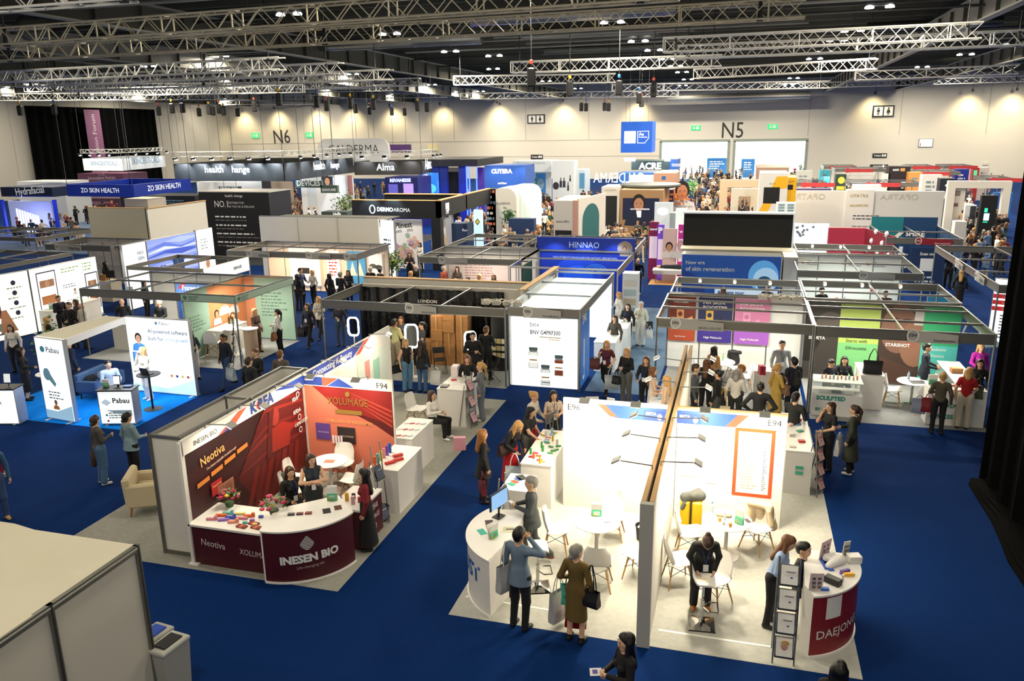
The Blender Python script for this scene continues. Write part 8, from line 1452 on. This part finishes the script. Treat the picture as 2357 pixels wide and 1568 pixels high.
P(41,'E',700,325,'m',70,'fwd','down','#8a3c1e','#33302c',('short','w'),'white haired man in rust sweater in the phone picture stand',badge=True)
P(42,'E',790,330,'f',0,'phone','phone','#4a4038','#2a2624',('long','k'),'dark haired woman in plaid jacket in the phone picture stand')
P(43,'E',862,402,'f',-20,'fwd','fwd',K0,K0,('long','k'),'black haired woman seated behind the long timber rail',legs='sit')
P(44,'E',935,378,'f',-30,'fwd','fwd',WH,K0,('long','y'),'light blonde woman in white before the phone picture wall')
P(45,'E',1035,382,'f',10,'fwd','fwd','#24262a',K0,('long','n'),'brown haired woman looking down before the phone picture wall')
P(46,'E',210,330,'m',170,'fwd','down',K0,K0,('short','w'),'balding man in dark suit seen from behind in the pale lit row',bots='jacket')
P(47,'E',275,340,'f',160,'down','fwd','#2c1c18',K0,('bun','k'),'woman in dark brown with pinned black hair right of the balding man')
P(48,'E',60,352,'f',0,'phone','phone','#2a2a2c',K0,('bob','b'),'short haired woman in black with a badge in the pale lit row',badge=True)
P(49,'E',512,317,'m',10,'phone','phone',K0,K0,('bald','k'),'bald man in black looking at papers by the balloon poster')
P(50,'E',470,235,'f',20,'fold','fold','#1c1216',K0,('long','k'),'woman in dark top before the balloon poster')
P(51,'E',540,170,'f',-20,'fwd','fwd',WH,K0,('long','k'),'dark haired woman in white blouse before the balloon poster')
P(52,'E',480,360,'f',150,'down','down','#2a2a30',K0,('long','y'),'blonde woman behind the long timber rail')
P(53,'E',690,155,'f',0,'fwd','fwd','#5a6a7a',K0,('bob','n'),'short haired woman behind the grey beams of the phone picture stand')
P(54,'E',775,75,'f',0,'fold','fold',WH,K0,('long','n'),'woman in white tee with folded arms by the navy counter',sleeve='short');P(55,'E',797,-5,'m',160,'fwd','down',WH,K0,('short','b'),'tall man in white tee by the navy counter',sleeve='short')
P(60,'F',255,862,'f',140,'down','down','#b88a58','#2a2624',('long','k'),'woman with long straight black hair in tan jacket in E86');P(61,'F',438,925,'m',-80,'fwd','down','#b8ac98','#4a4844',('short','r'),'ginger bearded man in beige jacket at the E86 table',legs='sit',dz=.25)
P(62,'F',710,822,'m',10,'down','down','#a2a8ac','#2c3038',('short','k'),'young man in grey polo with a blue lanyard in E86',badge=True,bots='jacket');Q1=P(63,'F',790,935,'m',-150,'phone','down','#1c2234','#1c2234',('short','k'),'man in navy wearing a black backpack')
P(64,'F',680,980,'f',120,'fwd','down','#c2a050','#c2a050',('pony','y'),'blonde woman in mustard coat with a taupe shoulder bag',bots='coat',hem=.4);P(65,'F',405,1015,'f',170,'fwd','down','#e4e0d8','#26262a',('bob','g'),'grey haired woman in white top carrying a canvas tote with yellow straps')
P(66,'F',280,1018,'f',-110,'phone','down','#15161a','#4a4c4e',('bun','k'),'woman in black with a bun and grey jeans holding up a phone');P(67,'F',205,945,'f',165,'down','down','#17171a','#17171a',('long','n'),'brown haired woman in black by the far floodlights of the partition');P(68,'F',130,980,'m',90,'down','down','#50555a','#1c1c20',('short','b'),'man in grey shirt wearing headphones by the partition')
P(69,'F',565,1102,'m',175,'hip','hip','#131418','#131418',('short','k'),'man in black with hands on hips behind the E94 wall',bulk=1.08);P(70,'F',800,1170,'m',150,'fwd','reach','#1a1b1c','#5a7fa0',('short','k'),'man in black tee and blue jeans right of the E94 wall',h=N_)
P(71,'F',1035,1235,'f',-60,'face','fwd','#15161a',K0,('long','b'),'brown haired woman in black tee behind the zigzag rack',sleeve='short',h=.014);P(72,'F',1195,1255,'f',-110,'fwd','down','#34382e','#141414',('pony','b'),'woman in long dark olive coat with a white bag in the aisle',bots='coat',hem=.36,shoe='#d8d4cc',h=N_)
P(73,'F',1040,935,'f',30,'fwd','fwd','#141a28',K0,('lowbun','k'),'woman in navy bowed over the SCULPTED counter',legs='sit',hp=20,off=(0,.2),dz=.1);P(74,'F',1135,910,'f',0,'fwd','fwd','#1a2028',K0,('long','k'),'black haired woman facing out behind the SCULPTED counter',legs='sit',dz=.15,off=(0,.2));P(75,'F',1680,842,'m',80,'fwd','fwd','#151b2a','#151b2a',('short','k'),'man in navy suit at the long glass counter',bots='jacket')
P(76,'F',2040,845,'f',10,'fwd','down','#b01a9a',WH,('bob','y'),'blonde woman in bright magenta blazer at the right edge',badge=True,bots='jacket');P(77,'F',2035,950,'f',-10,'fwd','down','#131418',K0,('long','k'),'long black haired woman in black behind the ADVANCED counter');P(78,'F',1960,1005,'f',165,'fwd','down','#b0161c','#d8cfb4',('bob','y'),'woman in red tee and cream trousers with a green shoulder bag',sleeve='short',wide=1.15,h=.014);P(79,'F',1785,1035,'f',170,'down','fwd','#4a4636','#101012',('bun','y'),'blonde woman in camouflage top and black trousers holding red bags',h=.014)
P(80,'F',1910,350,'f',165,'down','down','#111114','#111114',('long','y'),'blonde woman in black dress near the right edge',bots='dress',hem=.3);P(81,'F',1835,235,'m',160,'down','down','#111114','#111114',('short','k'),'person in black with a red bag by the right corner stand');P(82,'F',1400,490,'m',0,'fwd','fwd','#15161a',K0,('short','k'),'man in black tee leaning behind the E84 beams',sleeve='short');P(83,'F',975,468,'m',30,'fold','fold','#15161a',K0,('short','k'),'bearded man with folded arms behind the E84 beams');P(84,'F',612,452,'m',-30,'down','down','#1a2438','#1a2438',('short','b'),'man in dark suit before the New era light box',bots='jacket');P(85,'F',315,463,'f',170,'down','down','#3a2a24',K0,('long','n'),'brown haired woman before the New era light box')
P(90,'D',1490,780,'m',-20,'down','down','#141a26','#2a4468',('short','k'),'bearded man in navy shirt and jeans walking with a silver bag',legs='walk',bulk=1.08,skin='t',h=.014);P(91,'D',1660,935,'m',165,'down','down','#1c1e20','#1c1e20',('short','b'),'man in black gilet seen from behind near the showcases',bulk=1.1);P(92,'D',1705,878,'m',-15,'down','phone','#17181c','#1c1e24',('short','n'),'young man in black facing the man in the gilet');P(93,'D',1870,890,'m',180,'down','down','#5a5048','#2a2a2c',('short','n'),'brown haired person behind the white showcases')
P(94,'D',1700,610,'f',85,'fwd','down','#5a4436','#5a4436',('long','y'),'blonde woman in brown suit in the green stand',bots='jacket');P(95,'D',1850,615,'f',-80,'fwd','down','#e4e2dc','#141416',('pony','k'),'woman with black ponytail, white shirt and brown bag by the podium');P(96,'D',1555,635,'f',20,'fwd','fwd','#c8bca8','#8a7a68',('bob','n'),'seated woman in beige behind the counter of the green stand',legs='sit')
P(97,'D',2050,575,'f',0,'down','down','#26262a','#141416',('long','b'),'smiling woman in dark blazer walking toward the camera',legs='walk',badge=True,bots='jacket');P(98,'D',2125,530,'f',0,'down','phone','#cfc8b4','#1a1a1c',('long','y'),'blonde woman in cream jacket behind the smiling woman',legs='walk',badge=True,bots='jacket');P(99,'D',2262,570,'f',10,'phone','down','#3a3a3c','#4a5a70',('long','n'),'woman in dark grey jacket at the left post of the dark stand',badge=True)
for i,(x,y,s,f,t_,h_,l)in enumerate(((2005,340,'m',80,'#3a4a70','k','man in blue shirt in the pale lit row'),(2085,352,'f',-20,'#e8e4dc','y','blonde woman in white in the pale lit row'),(2200,375,'f',165,K0,'k','black haired woman from behind in the pale lit row'),(2272,365,'m',170,'#1c2028','g','grey haired man in dark suit in the pale lit row'),(1984,380,'f',170,K0,'k','person in long black coat left of the man in blue shirt'),(385,523,'m',80,'#17191e','n','man in dark suit before the phone light boxes'),(455,567,'m',0,'#141416','b','man in black vest before the phone light boxes'),(500,550,'f',-30,'#3a3028','b','dark haired woman between the men before the phone light boxes'),(540,572,'m',160,'#c8bfae','n','balding man in cream shirt with a strap before the phone light boxes'),(310,665,'f',150,'#141416','y','blonde woman in black over the fabric covered beam'),(65,718,'f',20,'#e0dad0','b','young woman in white beside the potted tree'),(700,295,'f',160,'#131316','k','person in black by the black monitor in the Harley stand'),(1160,230,'m',170,'#1c2a3c','g','grey haired man in navy jacket at the blue waves'),(1285,222,'f',170,'#1c2230','k','black haired woman at the blue waves'),(810,545,'m',30,'#15161c','k','bald headed man in black under the grey fascia'),(1060,550,'m',5,'#1a1c22','w','white haired man in dark jacket before the blue pull-up banner'),(960,425,'f',100,K0,'k','black haired person in black beside the blue pull-up banner'))):
 P(100+i,'D',x,y,s,f,'phone' if i%2 else 'down','fwd' if i%3==0 else 'down',t_,'#1a1a1e',('long' if s=='f' else('bald' if 'bald' in l else 'short'),h_),l,h=.018)
P(120,'D',712,912,'m',60,'fwd','fwd','#a8bcd8','#2a3444',('short','k'),'man in light blue shirt seated behind the lit Pabau counter'.replace('Pabau ',''),legs='sit',dz=.2);P(121,'D',905,875,'f',-25,'face','fwd','#e6dcc4','#e8e2d4',('long','y'),'long haired blonde woman in white suit at the black high table',wide=1.15,shoe='#e8e6e2',h=.014,off=(.1,.15),bots='jacket');P(122,'D',452,815,'m',160,'down','down','#17243c','#17243c',('short','k'),'man in navy suit behind the tall light box',bots='jacket');P(123,'D',1268,755,'f',60,'phone','fwd','#2a3444','#e0dcd4',('long','k'),'woman in dark top and white trousers right of the wide light box');P(124,'D',135,870,'f',130,'fwd','down','#131416','#131416',('long','k'),'long haired woman in black dress behind the left edge counter',bots='dress',hem=.3)
P(125,'D',630,1325,'f',150,'phone','down','#4c4a44','#4a6a8c',('lowbun','b'),'woman in dark grey top and flared jeans with a coat over her arm',wide=1.15,h=N_,hy=30,shoe='#e4e0d4');P(126,'D',845,1305,'f',165,'fwd','down','#7f9aa4','#101114',('lowbun','k'),'woman in pale denim jacket and black leggings, back turned',h=N_,bots='jacket')
P(127,'G',-95,-35,'m',60,'down','down','#2f5a80','#35507a',('short','b'),'person in blue denim cut by the left edge',shoe='#c8a060');P(128,'F',1750,700,'m',170,'down','down','#15161a',K0,('short','k'),'person in black behind the magenta blazer woman',off=(.2,.3))
W2=PP[2];tote(W2['sh'][1]+Vector((-.1,-.02,-.02)),'#c4c5c2','silver foil tote on the shoulder of the man in grey-blue',PP[2]['face']+80,(.38,.12,.46),.38,r=.3,me=.15,hc='#d8d8d4');tote(W2['sh'][1]+Vector((.03,.1,.0)),'#6a1018','dark red tote strap and bag behind the silver foil tote',70,(.3,.08,.4),.6,hc='#b01822')
W3=PP[3];q=W3['wr'][1];tote(q+Vector((.02,-.08,.12)),'#5fc9b0','mint green paper bag of the woman in olive dress',10,(.3,.09,.34),.2,hc='#1a1a1c',logo=('vagel','#3a9a86'));tote(q+Vector((.1,-.05,.12)),'#8a0f1c','shiny red bag of the woman in olive dress',5,(.34,.12,.5),.45,r=.3);tote(q+Vector((-.2,.05,-.02)),'#c4c5c2','silver foil bag held low by the woman in olive dress',60,(.36,.12,.52),.28,r=.3,me=.15);tote(W3['sh'][0]+Vector((.12,-.05,-.02)),'#101012','black leather handbag on the right shoulder of the woman in olive',-20,(.28,.12,.26),.42)
def bagon(k,side,off,col,lab,**kw):w_=PP[k]['wr'][side];return tote(w_+Vector(off),col,lab,kw.pop('rz',PP[k]['face']),**kw)
bagon(22,0,(-.12,0,-.05),'#5a0f1e','dark red tote carried by the ginger haired woman',sz=(.4,.1,.36),drop=.12);bagon(23,0,(.05,-.2,.05),'#d4e2e6','pale blue and white bag held by the wavy blonde woman',sz=(.42,.12,.4),drop=.3,logo=('Dermapen','#2a6ab8'),rz=10);bagon(23,0,(-.25,.05,.25),'#2a1512','dark brown handbag of the wavy blonde woman',sz=(.36,.12,.26),drop=.1)
bagon(27,1,(.05,-.1,-.02),'#bcc6cc','silver foil bag of the blonde woman in burgundy',r=.3,me=.15,sz=(.42,.14,.42),drop=.25,rz=10);bagon(27,0,(-.15,0,-.1),'#5a2a26','brown shoulder bag of the blonde woman in burgundy',sz=(.3,.1,.32),drop=.05);bagon(34,1,(.08,0,0),'#15161a','black shoulder bag of the woman in beige headscarf',sz=(.24,.1,.26),drop=-.1);bagon(34,1,(.1,-.1,-.05),'#e8e8e4','white paper bag of the woman in beige headscarf',sz=(.24,.1,.3),drop=.15)
bagon(28,0,(0,-.15,.1),'#141418','black camera pouch of the blonde woman with grey trousers',sz=(.24,.14,.22),drop=.2);bagon(21,0,(.15,.1,-.05),'#d8d8d4','white carrier bag beside the woman in black blazer',sz=(.36,.14,.44),drop=.1);bagon(65,1,(-.05,-.15,.3),'#e6dcc4','cream canvas tote with yellow straps',sz=(.36,.08,.4),drop=.5,hc='#e8b83a',rz=0);bagon(64,0,(-.1,-.1,.3),'#8a6a56','taupe shoulder bag over the mustard coat',sz=(.36,.1,.26),drop=.2);bagon(72,0,(-.05,-.1,-.1),'#e4e2dc','white bag held by the woman in long olive coat',sz=(.4,.1,.4),drop=.12)
bagon(78,0,(.08,-.05,.3),'#4a5638','green shoulder bag of the woman in red tee',sz=(.3,.1,.34),drop=.2);bagon(79,1,(-.1,-.1,0),'#7a1420','dark red bags held by the woman in camouflage',sz=(.36,.14,.36),drop=.15);bagon(79,1,(-.32,-.05,-.1),'#8a94a8','silver blue bag held by the woman in camouflage',r=.35,me=.15,sz=(.34,.12,.38),drop=.1);bagon(90,1,(.05,-.1,0),'#a8b0b0','silver and white bag of the bearded man in navy shirt',r=.35,me=.15,sz=(.38,.14,.38),drop=.15);bagon(95,1,(.0,-.1,.25),'#8a5a34','tan leather bag of the woman by the podium',sz=(.34,.12,.3),drop=.2);bagon(97,0,(-.05,0,0),'#15161a','black bag of the smiling woman in dark blazer',sz=(.3,.1,.36),drop=.12);bagon(40,0,(0,-.1,.1),'#8a7a3a','olive tan handbag of the woman on the wooden floor',sz=(.28,.1,.22),drop=.1);bagon(20,0,(-.12,0,.2),'#141416','black handbag of the blonde woman in jeans',sz=(.34,.1,.24),drop=.15)
backpack(PP[63],'#17181c','black backpack worn by the man in navy')
S_=SDF();w_=PP[125]['wr'][1];S_.c(w_+Vector((0,0,.15)),w_+Vector((-.05,0,-.25)),.1,.13).c(w_+Vector((-.05,0,-.25)),w_+Vector((-.12,-.05,-.45)),.12,.07);V,Q,_=S_.mesh(.02,.03);tag(link_mesh('coat',V,Q,[m('#4a3a24',.85,n=.3,s=20,b=.5)],None,None,True),'olive brown coat draped over the arm of the woman in flared jeans','coat')
w_=PP[4]['wr'][0];b=MB();b.ob(w_+Vector((-.1,-.08,.02)),(.15,.1,.005),WHT,.3,.5).ob(w_+Vector((-.11,-.085,.026)),(.06,.05,.004),m('#6a5ab0'),.3,.5);solo('card',b,'small white printed card in the hand of the bottom edge woman','card')
w_=PP[1]['wr'][0];b=MB();b.ob(w_+Vector((-.09,-.02,.03)),(.07,.14,.012),WHT,.8,0,.003);solo('mobile_phone',b,'white phone in the hands of the man in suit','phone')
S_=SDF().c((MT.x-.75,MT.y,.83),(MT.x-.35,MT.y,.84),.07,.085).c((MT.x-.35,MT.y,.84),(MT.x+.3,MT.y,.85),.09,.12).c((MT.x+.3,MT.y,.85),(MT.x+.6,MT.y,.85),.12,.07).c((MT.x+.72,MT.y,.86),(MT.x+.76,MT.y,.86),.09,.09).c((MT.x+.45,MT.y-.2,.84),(MT.x+.1,MT.y-.28,.8),.045,.03);V,Q,tg=S_.mesh(.02,.02);tg=[0 if V[q[0]][0]<MT.x-.62 or V[q[0]][0]>MT.x+.62 else 1 for q in Q]
tag(link_mesh('person',V,Q,[m(SKINS['l']),m('#1a2030',.8)],tg,None,True),'person in dark clothes lying on the white massage table','person')
# ------ the crowd: only where the camera can see a head and the floor is free
make_archetypes();bpy.context.view_layer.update();DG=bpy.context.evaluated_depsgraph_get();taken=[]
XM=MB()
def crowd(n,x0,x1,y0,y1,where,group,seed,sit=0.0,tries=12,far=False):
 rr=random.Random(seed);k=0
 for _ in range(n*tries):
  if k>=n:break
  st=rr.random()<sit;p=(rr.uniform(x0,x1),rr.uniform(y0,y1));v=at(p,1.25 if st else 1.62)
  if v.y>YB+14 or(abs(v.y-YB)<1.2)or any((v.x-a)**2+(v.y-c)**2<.3 for a,c in taken):continue
  if sc.ray_cast(DG,Vector((v.x,v.y,1.95)),Vector((0,0,-1)),distance=1.85)[0]:continue
  if any(sc.ray_cast(DG,Vector((v.x,v.y,1.0)),Vector((a,c,0)),distance=.42)[0]for a,c in((1,0),(-1,0),(0,1),(0,-1))):continue
  o_=Vector((0,0,H));d=v-o_;L=d.length
  if sc.ray_cast(DG,o_,d.normalized(),distance=L-.4)[0]:continue
  taken.append((v.x,v.y));walker((v.x,v.y),where,group,rr,st,stuff=XM if far else None);k+=1
crowd(26,1560,1680,372,400,'inside the left opening','x',1,far=True);crowd(14,1690,1850,376,404,'inside the right opening','x',2,far=True)
crowd(26,1585,1672,432,488,'before the left opening','crowd before the N5 openings',3);crowd(44,1585,1672,400,434,'','x',23,far=True);crowd(20,1670,1752,400,480,'by the portal frames','crowd by the portal frames',4)
crowd(40,1115,1275,455,540,'middle aisle crowd','crowd in the middle aisle',5,.25);crowd(22,1385,1500,478,545,'theatre crowd','crowd at the theatre booth',6);crowd(10,1340,1395,440,500,'left of theatre','crowd at the theatre booth',16)
crowd(26,620,735,420,495,'behind logo wall','seated crowd right of the black logo wall',7,.6);crowd(18,20,190,462,545,'blue lit stand','crowd by the blue lit stand',8,.4);crowd(8,180,275,450,478,'under blue ring','people under the blue ring sign',9);crowd(12,800,890,416,450,'','x',10,far=True)
crowd(34,2215,2325,452,575,'far right kiosks','people around the kiosks',11,.2);crowd(12,1850,2000,405,440,'','x',12,far=True);crowd(8,980,1120,425,530,'by lattice stand','people by the lattice stand',13);crowd(10,2130,2320,400,450,'','x',14,far=True);crowd(8,1220,1330,440,470,'near bottle wall','people by the printed bottles',15)
solo('crowd',XM,'tiny distant visitors at the N5 openings and along the rearmost stands','crowd',smooth=True,kind='stuff')
